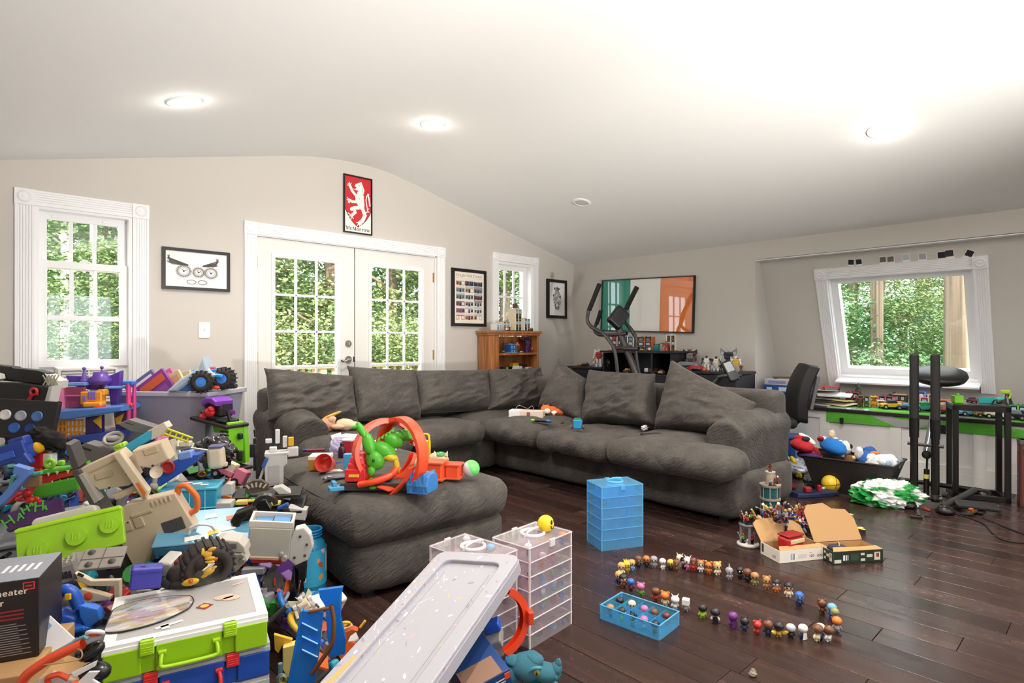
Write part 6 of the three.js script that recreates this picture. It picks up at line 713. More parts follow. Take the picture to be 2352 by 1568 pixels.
  for (const [px, x, w, h, a, b, c, l] of [[1958, 6.1, .1, .12, 'red', 'black', 'maroon', 'red and black brick wagon'], [1985, 6.0, .09, .1, 'tan', 'green', 'brown', 'tan brick kiosk'], [2010, 6.12, .1, .09, 'orange', 'white', 'yellow', 'orange brick stall'], [2038, 6.1, .12, .1, 'pink', 'cream', 'maroon', 'pink brick cafe'], [2068, 6.16, .1, .12, 'brown', 'orange', 'tan', 'brown brick hut with tan top'], [2112, 6.12, .12, .11, 'cream', 'orange', 'pink', 'cream and pink brick shop'], [2135, 6.2, .1, .13, 'white', 'cream', 'silver', 'white brick booth'], [2176, 6.1, .13, .1, 'tan', 'red', 'orange', 'tan and orange brick barn'], [2240, 6.12, .12, .09, 'teal', 'white', 'navy', 'teal brick boathouse'], [2292, 6.06, .14, .08, 'brown', 'tan', 'cream', 'low brown brick garage'], [2338, 6.0, .1, .1, 'lime', 'black', 'green', 'lime brick shed']]) { const p = onX(px, 900, x); blockHouse(`${l} in the clutter on the window bench`, [p.x, .56, p.z], -1.5 + rnd(-.3, .3), w, h, .07, a, b, c, G); }
  for (const [px, x, h, a, b, l] of [[1975, 5.95, .12, 'brown', 'maroon', 'brown'], [2025, 6.2, .12, 'grey', 'blue', 'grey and blue'], [2054, 6.22, .16, 'black', 'navy', 'black'], [2096, 6.18, .11, 'silver', 'white', 'silver'], [2150, 5.95, .09, 'yellow', 'red', 'yellow'], [2205, 6.18, .14, 'blue', 'white', 'blue'], [2254, 5.94, .08, 'orange', 'black', 'orange']]) { const p = onX(px, 900, x); robot(`${l} toy robot standing in the bench clutter`, [p.x, .56, p.z], -1.3, [a, b, a], h, G, { wings: rnd() < .5 }); }
  const bottle = (name, label, p, pr, c, extra) => { const o = thing(name, label, 'bottle', p, 0, 'bottles on the bench'); part('body', lathe(pr, 0, 0, 0, 24), c, o); for (const [n, g, m] of extra) part(n, g, m, o); };
  const bp = (px, py, x) => { const p = onX(px, py, x); p.y = .551; return p; };
  bottle('glue_bottle', 'teal glue bottle with a red pointed cap on the bench', bp(2212, 900, 6.02), [[0, 0], [.028, 0], [.03, .06], [.026, .09], [.014, .105], [.013, .112], [0, .112]], mt(0x1f8f9c, .3), [['cap', cone(.011, .045, 0, .135, 0), plastic(CN.red)], ['label', cyl(.0305, .0305, .04, 0, .045, 0, 0, 0, 0, 24, true), mt(0x24464f, .5)]]);
  bottle('soap_bottle', 'clear bottle of amber liquid on the bench', bp(2270, 900, 6.02), [[0, 0], [.034, 0], [.036, .06], [.032, .09], [.016, .105], [.014, .115], [0, .115]], clearMat(0xf3ead2, .85), [['liquid', cyl(.031, .032, .07, 0, .038, 0, 0, 0, 0, 20), mt(0xd59b1c, .2, { transmission: .5, thickness: 0 })], ['cap', merge([cyl(.012, .014, .02, 0, .124, 0), cone(.006, .03, 0, .148, 0)]), plastic(CN.cream)]]);
  bottle('spray_bottle', 'glossy black spray bottle with a lime green trigger on the bench', bp(2314, 900, 6.04), [[0, 0], [.052, 0], [.054, .04], [.046, .09], [.026, .15], [.018, .19], [0, .19]], mt(0x1d1a19, .2, { clearcoat: .8 }), [['trigger_head', [rbox(.03, .03, .065, .01, -.004, .21, -.01), rbox(.014, .05, .014, .005, -.022, .18, .02, .3)], plastic(0xb6d640)], ['label', sph(.03, -.036, .05, .02, .6, 1.3, .8), plastic(0x9cc22a)]]);
  // on the side table
  const tb = V(5.53, .698, -.79); const gq = thing('lime_cube', 'lime green toy cube on the side table corner', 'toy block', [5.47, .698, -.9], -1.0, 'toys on the side table'); part('cube', rbox(.06, .055, .06, .004, 0, .028, 0), plastic(0x79d321), gq); part('peg', cyl(.014, .014, .02, 0, .062, 0), plastic(0x6cc41c), gq);
  const tq = thing('teal_crate', 'small teal toy crate on the side table', 'toy', [5.6, .698, -.74], -1.3, 'toys on the side table'); part('crate', [box(.1, .004, .06, 0, .002, 0), box(.1, .04, .004, 0, .02, .03), box(.1, .04, .004, 0, .02, -.03), box(.004, .04, .06, .05, .02, 0), box(.004, .04, .06, -.05, .02, 0)], plastic(0x2aa3a3), tq); part('arm', rbox(.06, .02, .02, .004, .07, .035, 0, 0, 0, .3), plastic(0x35b3b1), tq);
  car('dark red toy car on the side table', [5.58, .698, -.83], .6, 'car', 'maroon', 'black', 1.1, 'toys on the side table'); const sp = thing('black_toy_spider', 'black toy insect at the corner of the side table', 'toy', [5.52, .698, -.66], 0, 'toys on the side table'); part('body', blob([[0, .02, 0, .03, .014, .02], [.03, .018, 0, .016, .01, .013]]), mt(0x241c1a, .4), sp); for (let i = 0; i < 6; i++) part('leg', tube([[(i % 3 - 1) * .015, .02, 0], [(i % 3 - 1) * .025, .035, (i < 3 ? 1 : -1) * .025], [(i % 3 - 1) * .035, .0, (i < 3 ? 1 : -1) * .045]], .003, 8, 5), mt(0x2b2220, .4), sp);
}
// ---------- air conditioner in the tall window ----------
{
  const a = thing('air_conditioner', 'white window air conditioner with louvres in the tall window', 'air conditioner', [.628, .745, -4.98]);
  part('body', rbox(.33, .235, .3, .01, 0, .118, -.06), mt(0xecebe6, .5), a); part('front_frame', frameRing(-.165, .165, 0, .235, .014, .09, .115), mt(0xf2f1ec, .45), a);
  for (const s of [-1, 1]) for (let i = 0; i < 10; i++) part('louvre', rbox(.14, .006, .02, .002, s * .076, .03 + i * .0195, .1, .5, 0, 0, 1), mt(0xefeee9, .45), a); part('control_strip', rbox(.012, .2, .02, .003, 0, .118, .104), mt(0xe6e5df, .45), a);
}
// ---------- the toy heap along the side wall ----------
const HG = 'big toys on the heap';
const heapY = (x, z) => { const t = THREE.MathUtils.clamp((-z - 1.75) / 2.6, 0, 1), e = THREE.MathUtils.smoothstep(x, -.6, .1), w = 1 - THREE.MathUtils.smoothstep(x, .75 + t * .45, 1.12 + t * .4); return (.14 + .42 * t) * (.55 + .45 * e) * w; };
{
  seed = 2024; const gs = [], cols = [0x2450a8, 0x1c1c20, 0xa82428, 0xb9b6ae, 0x1d6fc0, 0x3a8a3e, 0xd9b12c, 0x5a2f78, 0x6f6d70, 0x24a0b8, 0xd8612a, 0x26262a, 0xcfcac0, 0x17336e, 0x8a8890], c = new THREE.Color();
  for (let i = 0; i < 1500; i++) { const z = -1.8 - rnd(2.85), x = rnd(-.4, 1.5), h = heapY(x, z); if (h < .03 || Math.hypot(x - .5, z + 1.95) < .36 || (x < .35 && z > -2.0)) continue; const y = h * (rnd() < .75 ? rnd(.72, 1) : rnd(.2, .8)), s = rnd(.03, .1), k = Math.floor(rnd(6)); let g = k === 0 ? cyl(s * .5, s * .5, s * .4, 0, 0, 0, 0, 0, 0, 12) : k === 1 ? rbox(s * 1.6, s * .18, s * .9, .004, 0, 0, 0, 0, 0, 0, 1) : k === 2 ? bar([-s, 0, 0], [s, 0, 0], s * .13, 8) : k === 3 ? merge([rbox(s, s * .5, s * .6, .006, 0, 0, 0, 0, 0, 0, 1), cyl(s * .2, s * .2, s * .3, 0, s * .3, 0, 0, 0, 0, 10)]) : k === 4 ? tor(s * .45, s * .12, 0, 0, 0, 0, 0, 0, 6.283, 14, 6) : rbox(s * .9, s * .8, s * .6, .01, 0, 0, 0, 0, 0, 0, 1);
    tf(g, x, y, z, rnd(6.28), rnd(6.28), rnd(6.28)); c.set(pick(cols)); const n = g.attributes.position.count, a = new Float32Array(n * 3); for (let q = 0; q < n; q++) { a[q * 3] = c.r; a[q * 3 + 1] = c.g; a[q * 3 + 2] = c.b; } g.setAttribute('color', new THREE.BufferAttribute(a, 3)); gs.push(g); }
  const o = new THREE.Mesh(mergeGeometries(gs, false), new THREE.MeshPhysicalMaterial({ vertexColors: true, roughness: .4, clearcoat: .1 })); o.name = 'loose_toy_pieces'; o.castShadow = o.receiveShadow = true; scene.add(o); tag(o, 'jumble of small loose plastic toy pieces filling the heap along the wall', 'toy pieces', null, 'stuff');
  // hidden totes that carry the heap
  for (const [x, z, w, d, h, l] of [[.25, -4.25, .7, .5, .42, 'grey tote buried under the heap by the tall window'], [.25, -3.2, .6, .45, .36, 'grey tote buried under the middle of the heap'], [.3, -2.4, .5, .4, .2, 'low grey tote buried under the near end of the heap']]) { const t = thing('buried_tote', l, 'tote', [x, 0, z], 0); part('body', rbox(w, h, d, .02, 0, h / 2, 0), mt(0x8d8f98, .5), t); part('lid', rbox(w + .03, .02, d + .03, .008, 0, h + .01, 0), mt(0x7d7f88, .5), t); }
}
function big(name, label, cat, px, py, d, turn = 0, group = HG) { const o = thing(name, label, cat, at(px, py, d), Array.isArray(turn) ? [turn[0], CAMY + turn[1], turn[2]] : CAMY + turn, group), k = d / FOC; o.scale.setScalar(k); o.P = (a) => a.map(p => [p[0] - px, py - p[1]]); o.X = x => x - px; o.Y = y => py - y; return o; }
const slab = (o, pts, t, z = 0, b = 2) => ext(o.P(pts), t, b, 0, 0, z - t / 2);
const tanP = mt(0xcbb89c, .5), dkGrey = mt(0x4a4644, .5), lgGrey = mt(0xa9a49c, .5), paleGrey = mt(0xc6c4c0, .5);
{ // grey tote with books and the shark truck
  const c = at(412, 895, 3.75), W = .7, D = .42, tt = thing('storage_tote', 'open grey plastic tote full of books by the light switch', 'tote', [c.x, .43, c.z], CAMY - .12), grey = mt(0x9698a8, .45), sh = [];
  const T = [[-.32, .42, -.19], [.32, .42, -.19], [.32, .42, .19], [-.32, .42, .19]], B = [[-.28, 0, -.16], [.28, 0, -.16], [.28, 0, .16], [-.28, 0, .16]], pos = []; const quad = (a, b, e, f) => { for (const v of [a, b, e, a, e, f]) pos.push(...v); }; for (let i = 0; i < 4; i++) { const j = (i + 1) % 4; quad(B[i], B[j], T[j], T[i]); } quad(...B); const g = new THREE.BufferGeometry(); g.setAttribute('position', new THREE.Float32BufferAttribute(pos, 3)); g.setAttribute('uv', new THREE.Float32BufferAttribute(new Float32Array(pos.length / 3 * 2), 2)); g.computeVertexNormals(); part('body', g, grey, tt); part('rim', [rbox(.68, .03, .02, .006, 0, .41, .195), rbox(.68, .03, .02, .006, 0, .41, -.195), rbox(.02, .03, .4, .006, .33, .41, 0), rbox(.02, .03, .4, .006, -.33, .41, 0)], mt(0xb3b4c0, .4), tt);
  const lo = thing('storage_tote', 'lower grey tote under the tote of books', 'tote', [c.x, 0, c.z], CAMY - .12); part('body', rbox(.64, .4, .4, .02, 0, .2, 0), grey, lo); part('lid', rbox(.7, .028, .42, .008, 0, .414, 0), mt(0x8a8c9a, .45), lo);
  const bk = (l, px, py, dd, cols, rz, w = .22, h = .17) => { const o = thing('book', l, 'book', at(px, py, dd), [0, CAMY - .1, rz], 'books in the grey tote'); part('cover', rbox(w, h, .02, .002, 0, 0, 0), mt(cols[0], .5), o); part('title_panel', box(w * .84, h * .3, .001, 0, h * .22, .011), mt(cols[1], .5), o); part('picture', box(w * .7, h * .3, .001, 0, -h * .2, .011), mt(cols[2], .5), o); };
  bk('purple and white book leaning in the grey tote', 335, 895, 3.72, [0x6b6a9c, 0xece7ee, 0x8c86b8], .6); bk('purple book with an orange title in the grey tote', 360, 893, 3.7, [0x8a3f96, 0xe0663f, 0x9a58a6], .62); bk('cream picture book in the grey tote', 392, 894, 3.72, [0xe0c49a, 0xd9a878, 0xf0dcc0], .5); bk('yellow and beige magazine at the back of the grey tote', 402, 886, 3.82, [0xcfc6a4, 0xe2cf3c, 0xb9b096], .3, .26, .14); bk('pink edged book behind the purple ones', 376, 890, 3.78, [0xd46a9a, 0xe6a0c0, 0xb9486f], .55);
  const s = big('shark_truck', 'grey shark shaped monster truck with huge black tyres on the tote', 'toy truck', 465, 870, 3.58, .15); part('shark_body', [ext(s.P([[395, 897], [425, 868], [462, 845], [474, 818], [484, 845], [500, 860], [490, 872], [455, 870], [420, 896]]), 34, 6, 0, 0, -17)], mt(0x9fb0bf, .45), s); part('belly', slab(s, [[412, 896], [450, 874], [466, 884], [452, 897]], 30), plastic(0x2a67ad), s); part('chassis', [rbox(66, 10, 30, 4, s.X(480), s.Y(858), 0, 0, 0, -.2), bar([s.X(455), s.Y(850), 14], [s.X(498), s.Y(850), 14], 3, 6), bar([s.X(460), s.Y(858), -14], [s.X(498), s.Y(848), 14], 3, 6)], plastic(0x2d7fc9), s); part('cage', [rbox(26, 8, 20, 3, s.X(478), s.Y(846), 0)], plastic(0xc03a3a), s);
  for (const [x, y, z] of [[473, 875, 26], [507, 870, -4], [466, 872, -26], [506, 870, -26]]) { const w = part('tyre', [tor(16, 8.5, s.X(x), s.Y(y), z, 0, 0, 0, 6.283, 26, 10), ...Array.from({ length: 16 }, (_, i) => box(2.4, 4.5, 16, s.X(x) + Math.cos(i * .393) * 24, s.Y(y) + Math.sin(i * .393) * 24, z, 0, 0, i * .393 + PI / 2))], mt(0x2b2522, .8), s); part('rim', [cyl(11, 11, 14, s.X(x), s.Y(y), z, PI / 2, 0, 0, 18), cyl(5, 5, 17, s.X(x), s.Y(y), z, PI / 2, 0, 0, 12)], plastic(0x3d86d6), w); }
  const b2 = big('blue_truck', 'small blue toy truck behind the shark truck tyres', 'toy truck', 528, 878, 3.8, .2); part('body', [rbox(24, 14, 20, 4, 0, 0, 0), rbox(14, 8, 18, 3, 4, 10, 0)], plastic(0x4c88b8), b2); part('wheels', [cyl(6, 6, 24, -6, -9, 0, PI / 2), cyl(6, 6, 24, 8, -9, 0, PI / 2)], rubber, b2); solo('orange_tape', 'orange round tape roll at the tote corner', 'tape', tor(.02, .012, 0, .012, 0, PI / 2), plastic(0xe2582e), at(497, 893, 3.6), 0, HG);
}
{ // castle playset
  const o = big('castle_playset', 'purple pink and orange toy castle with towers on the heap', 'toy castle', 222, 1005, 3.45, .15), X = o.X, Y = o.Y, pur = plastic(0x5d3a9a), pk = plastic(0xd56a96), or = plastic(0xe8982a), bl = plastic(0x4f7fc9), mag = plastic(0xd83a86);
  part('base', [ext(o.P([[150, 1000], [275, 985], [275, 1006], [150, 1012]]), 80, 3, 0, 0, -40)], plastic(0x3a55b0), o); part('balcony', [ext(o.P([[148, 938], [190, 935], [298, 928], [298, 940], [215, 953], [190, 957], [148, 955]]), 86, 3, 0, 0, -40)], bl, o);
  part('cage', [0, 1, 2, 3, 4, 5, 6, 7].map(i => box(3, 46, 3, X(154 + i * 8), Y(980), 34)).concat([0, 1, 2, 3].map(i => box(60, 3, 3, X(182), Y(960 + i * 13), 34))).concat([box(3, 46, 40, X(153), Y(980), 14)]), or, o); part('lower_wall', [slab(o, [[212, 955], [246, 950], [246, 1002], [228, 990], [212, 995]], 10, 20), slab(o, [[265, 945], [290, 943], [290, 985], [265, 990]], 10, 0)], plastic(0x3f2a6a), o); part('bat_shape', [slab(o, [[228, 962], [246, 950], [246, 980], [238, 972]], 3, 28), slab(o, [[264, 960], [284, 948], [276, 972], [268, 975]], 3, 8)], plastic(0xd9a52c), o);
  part('pink_tower', [cyl(9, 9, 48, X(157), Y(912), 18, 0, 0, 0, 16), rbox(40, 48, 6, 2, X(176), Y(912), -4), rbox(34, 4, 24, 1, X(182), Y(906), 8)], pk, o); part('orange_hall', [rbox(44, 30, 22, 3, X(222), Y(912), 14), rbox(16, 14, 22, 3, X(240), Y(900), 10), rbox(40, 12, 26, 5, X(228), Y(926), 20)], or, o); part('hall_window', [rbox(16, 18, 3, 2, X(226), Y(906), 26), rbox(7, 12, 3, 1, X(210), Y(912), 26)], plastic(0x8a6ac0), o);
  part('purple_wall', [slab(o, [[149, 862], [190, 864], [198, 880], [235, 882], [236, 866], [266, 852], [264, 890], [258, 940], [245, 940], [240, 898], [200, 896], [156, 884]], 12, -22), tor(22, 7, X(214), Y(892), -10, 0, 0, 0, PI, 20, 8), lathe([[0, 18], [14, 18], [16, 8], [24, 0], [22, -8], [12, -12]], X(226), Y(872), -8, 18)], pur, o); part('spire', [cone(8, 30, X(196), Y(860), 0, 0, 0, 0, 12), cone(8, 28, X(231), Y(858), -4, 0, 0, 0, 12), sph(4, X(196), Y(846), 0), sph(4, X(231), Y(844), -4)], plastic(0x6a4ba6), o); part('blue_deck', [ext(o.P([[160, 878], [208, 876], [208, 883], [160, 884]]), 30, 1, 0, 0, -8), rbox(46, 5, 20, 2, X(262), Y(890), -6)], plastic(0x6f9fd8), o); part('magenta_tower', [cyl(5, 5, 96, X(292), Y(928), 6, 0, 0, 0, 14), cyl(4, 4, 96, X(299), Y(928), -6, 0, 0, 0, 14)], mag, o); part('tower_cap', [rbox(24, 10, 20, 3, X(291), Y(880), 0)], plastic(0x2d6fd0), o); part('red_slide', [rbox(24, 5, 12, 2, X(246), Y(932), 36), rbox(12, 8, 12, 3, X(298), Y(930), 10)], plastic(0xd33038), o);
}
{ // black trailer and black portholed case
  const o = big('toy_trailer', 'black toy trailer panels with white lattice end and a red key', 'toy trailer', 66, 905, 3.0, .1), X = o.X, Y = o.Y; part('upper_panel', [slab(o, [[-20, 836], [32, 842], [36, 845], [84, 850], [108, 857], [104, 884], [60, 878], [-20, 870]], 26, -10)], mt(0x1c1a1c, .45), o); part('lower_panel', [slab(o, [[-20, 876], [60, 878], [128, 888], [120, 930], [60, 926], [-20, 918]], 26, 14)], mt(0x201e20, .45), o); part('edge_trim', [slab(o, [[104, 857], [136, 875], [134, 890], [112, 884]], 30, -10), slab(o, [[128, 886], [136, 884], [128, 930], [116, 930]], 30, 14), slab(o, [[-20, 846], [20, 858], [22, 868], [-20, 892]], 34, 24)], paleGrey, o); part('lattice', [0, 1, 2, 3].flatMap(i => [box(2, 28, 2, X(108 + i * 7), Y(873), 8, 0, 0, .5), box(2, 28, 2, X(108 + i * 7), Y(873), 8, 0, 0, -.5)]), mt(0xbfb9a4, .5), o); part('red_key', [tor(7, 3, X(98), Y(897), 32), bar([X(95), Y(903), 32], [X(88), Y(915), 32], 4, 8), rbox(12, 5, 4, 2, X(102), Y(903), 32)], plastic(0xc02630), o);
  const c = big('porthole_case', 'black toy case lid with round portholes leaning on the heap', 'toy case', 58, 965, 2.75, [-.2, .15, 0]), x = c.X, y = c.Y; part('lid', ext(rrect(150, 88, 8), 10, 2, x(50), y(962), -5, 0, 0, -.08), mt(0x211f22, .5), c); for (const [a, b, q] of [[20, 952, 0xe6dfe0], [52, 955, 0xa9b0bd], [86, 957, 0x4a74b0], [42, 982, 0x2d68c0], [74, 984, 0x1d3f86]]) { const p = part('porthole', lathe([[0, 1], [9, 2], [11, 4], [12, 0]], x(a), y(b), 7, 18, PI / 2), mt(q, .2), c); } part('rim', [rbox(4, 86, 14, 2, x(122), y(965), 0, 0, 0, -.08)], mt(0x18161a, .4), c);
}
{ // green jail tower
  const o = big('green_toy_tower', 'lime green and black toy tower with a purple visor', 'toy building', 510, 1066, 3.45, -.5), X = o.X, Y = o.Y, lime = plastic(0x7ccf1e), blk = mt(0x1f1c1f, .45); part('back_wall', [slab(o, [[438, 968], [560, 976], [565, 1060], [530, 1068], [528, 1000], [505, 985], [480, 1000], [450, 1000]], 8, -26)], lime, o); part('side_wall', [rbox(8, 70, 40, 2, X(556), Y(1000), 0), rbox(44, 62, 8, 2, X(546), Y(1040), 20)], lime, o); part('slot', [0, 1, 2, 3, 4].map(i => box(26, 3, 4, X(550), Y(985 + i * 8), 22)).concat([0, 1, 2].map(i => box(8, 7, 3, X(540), Y(1030 + i * 12), 26))), mt(0x20301a, .6), o); part('roof_deck', [rbox(132, 8, 60, 3, X(500), Y(968), 0, 0, 0, -.1), rbox(30, 5, 40, 2, X(535), Y(962), 4, 0, 0, -.1)], blk, o); part('visor', [ext(o.P([[464, 922], [480, 912], [505, 912], [520, 920], [518, 930], [490, 924], [470, 932]]), 40, 3, 0, 0, -20)], plastic(0x7a3aa8), o); part('cab', [rbox(50, 34, 36, 6, X(494), Y(940), -6)], blk, o); part('red_figure', blob([[X(492), Y(946), 18, 14, 11, 10], [X(500), Y(938), 20, 8, 7, 7], [X(462), Y(958), 12, 12, 8, 10]], 1), plastic(0xc8262a), o); part('hand', [bar([X(552), Y(960), 10], [X(550), Y(940), 14], 4, 8), sph(6, X(455), Y(950), 10), bar([X(462), Y(950), 0], [X(456), Y(930), 4], 4, 8)], blk, o); part('floor_deck', rbox(80, 8, 60, 3, X(540), Y(1070), 0), blk, o); part('purple_flag', rbox(24, 10, 3, 1, X(532), Y(946), -10), plastic(0x8a3fae), o); part('bracket', [rbox(10, 24, 10, 3, X(572), Y(1040), 0), rbox(10, 14, 10, 3, X(566), Y(998), -6)], blk, o);
}
{ // white toy fortress
  const o = big('white_toy_fortress', 'pale grey toy fortress tower beside the ottoman', 'toy building', 632, 1112, 3.15, .35), X = o.X, Y = o.Y; part('keep', [slab(o, [[612, 1045], [622, 1040], [658, 1038], [658, 1062], [650, 1070], [650, 1108], [612, 1112], [610, 1070]], 40), rbox(52, 8, 44, 2, X(636), Y(1040), 0)], paleGrey, o); part('panel', [rbox(26, 44, 4, 2, X(630), Y(1085), 21)], mt(0xb3b1ae, .5), o); part('turret', [rbox(10, 32, 10, 2, X(637), Y(1002), 0), rbox(10, 26, 10, 2, X(653), Y(1016), -6), rbox(16, 12, 12, 2, X(628), Y(1030), 8), rbox(14, 10, 10, 2, X(618), Y(1012), -4), rbox(24, 22, 14, 3, X(670), Y(1040), -4)], mt(0xd6d6d8, .5), o); part('yellow_block', [rbox(12, 20, 10, 2, X(666), Y(1015), 2), rbox(12, 14, 8, 2, X(610), Y(1106), 24)], plastic(0xe8b524), o); part('blue_lever', [rbox(8, 24, 6, 2, X(612), Y(1056), 22, 0, 0, -.4), cyl(5, 5, 20, X(630), Y(1120), 0)], plastic(0x3a5fa8), o); part('black_mast', [rbox(8, 74, 10, 2, X(590), Y(1040), 0), bar([X(590), Y(1000), 0], [X(589), Y(984), 0], 3, 6), rbox(14, 30, 8, 2, X(586), Y(1030), 8)], blackPlastic, o); part('strut', [bar([X(596), Y(1108), 6], [X(612), Y(1060), 14], 3, 8)], plastic(0xcfd6e0), o);
}
{ // big tan spaceship
  const o = big('tan_spaceship', 'huge tan and grey toy spaceship tipped up on the heap', 'toy spaceship', 300, 1170, 2.3, [.1, .25, 0]), X = o.X, Y = o.Y;
  part('upper_hull', [slab(o, [[205, 1068], [285, 1030], [300, 1048], [318, 1092], [300, 1112], [240, 1118], [228, 1105]], 34, -14), slab(o, [[312, 1030], [372, 1012], [388, 1052], [350, 1072], [322, 1066]], 40, -10, 4)], tanP, o); part('lower_hull', [slab(o, [[262, 1180], [300, 1150], [398, 1130], [440, 1218], [412, 1236], [372, 1246], [352, 1256], [340, 1298], [310, 1300]], 34, 4)], tanP, o); part('hull_panel', [rbox(36, 14, 4, 3, X(252), Y(1084), 6, 0, 0, .25), rbox(30, 16, 4, 3, X(350), Y(1030), 14, 0, 0, .3), rbox(46, 8, 4, 2, X(330), Y(1172), 24, 0, 0, .3), rbox(20, 24, 4, 2, X(300), Y(1200), 24, 0, 0, .3), rbox(20, 24, 4, 2, X(324), Y(1192), 24, 0, 0, .3), ...[0, 1, 2, 3, 4].map(i => rbox(4, 12, 4, 1, X(352 + i * 9), Y(1152 - i * 3), 24, 0, 0, .3)), rbox(60, 4, 4, 1, X(250), Y(1062), 6, 0, 0, .45)], mt(0xbfab8e, .5), o); part('bay_window', [rbox(46, 30, 3, 3, X(394), Y(1206), 23, 0, 0, .3)], dkGrey, o); part('screw', [[286, 1208], [302, 1190], [372, 1232], [268, 1108], [304, 1078], [356, 1062]].map(([a, b]) => cyl(2.4, 2.4, 4, X(a), Y(b), 24, PI / 2, 0, 0, 10)), mt(0x2e2a26, .5), o);
  part('dark_keel', [slab(o, [[180, 1008], [190, 1012], [204, 1062], [196, 1072], [188, 1060]], 40, -16), slab(o, [[192, 1068], [206, 1066], [310, 1296], [296, 1304], [284, 1296]], 46, -10)], dkGrey, o); part('keel_edge', slab(o, [[205, 1078], [216, 1074], [246, 1138], [234, 1146]], 20, 4), lgGrey, o); part('landing_strut', [slab(o, [[280, 1030], [294, 1024], [348, 1118], [346, 1128], [334, 1132]], 16, 22)], mt(0xd3c2a8, .45), o); part('orange_tip', slab(o, [[322, 1098], [330, 1096], [344, 1122], [338, 1132]], 17, 23, 1), plastic(0xe0762c), o); part('cross_beam', [slab(o, [[270, 1128], [322, 1108], [350, 1152], [342, 1156], [318, 1122], [278, 1140]], 14, 10), rbox(60, 7, 14, 2, X(300), Y(1160), 6, 0, 0, .25)], mt(0xc3b093, .5), o); part('orange_handle', [tube([[X(398), Y(1140), 4], [X(404), Y(1120), 8], [X(420), Y(1118), 10], [X(440), Y(1145), 10], [X(440), Y(1175), 8], [X(424), Y(1186), 4]], 7, 24, 8)], plastic(0xe5702a), o); part('dish', [lathe([[0, 0], [10, 2], [14, 6]], X(362), Y(1080), 16, 18, 1.2, .4), bar([X(350), Y(1070), 0], [X(362), Y(1080), 14], 4, 8)], mt(0xd0c0a8, .5), o);
  const s2 = big('grey_half_hull', 'dark grey toy hull halves lying behind the tan spaceship', 'toy part', 235, 1020, 2.75, .2); part('hull', [slab(s2, [[190, 1022], [212, 1012], [264, 1030], [240, 1062], [210, 1052]], 36, 0, 3), slab(s2, [[272, 972], [298, 962], [352, 982], [340, 1002], [300, 990]], 30, 0, 3)], mt(0x6b6765, .5), s2); part('oval_vent', [tor(18, 4, s2.X(262), s2.Y(1006), 10, -.9, 0, .4), sph(14, s2.X(262), s2.Y(1006), 8, 1.4, .5, .5)], lgGrey, s2); part('slot', [rbox(22, 6, 4, 2, s2.X(212), s2.Y(1026), 20, 0, 0, -.4), rbox(22, 6, 4, 2, s2.X(298), s2.Y(972), 16, 0, 0, -.3)], mt(0x2b2927, .6), s2);
  const t2 = big('teal_bus', 'turquoise and lime toy bus roof wedged behind the spaceship', 'toy bus', 310, 1012, 2.7, .3); part('roof', slab(t2, [[290, 1022], [348, 984], [358, 992], [354, 1004], [302, 1036]], 26, 0, 3), plastic(0x3aa6c4), t2); part('front', [rbox(26, 18, 24, 5, t2.X(284), t2.Y(1024), 4, 0, 0, .4), rbox(12, 9, 26, 3, t2.X(282), t2.Y(1020), 6, 0, 0, .4)], plastic(0xa6d22e), t2);
}
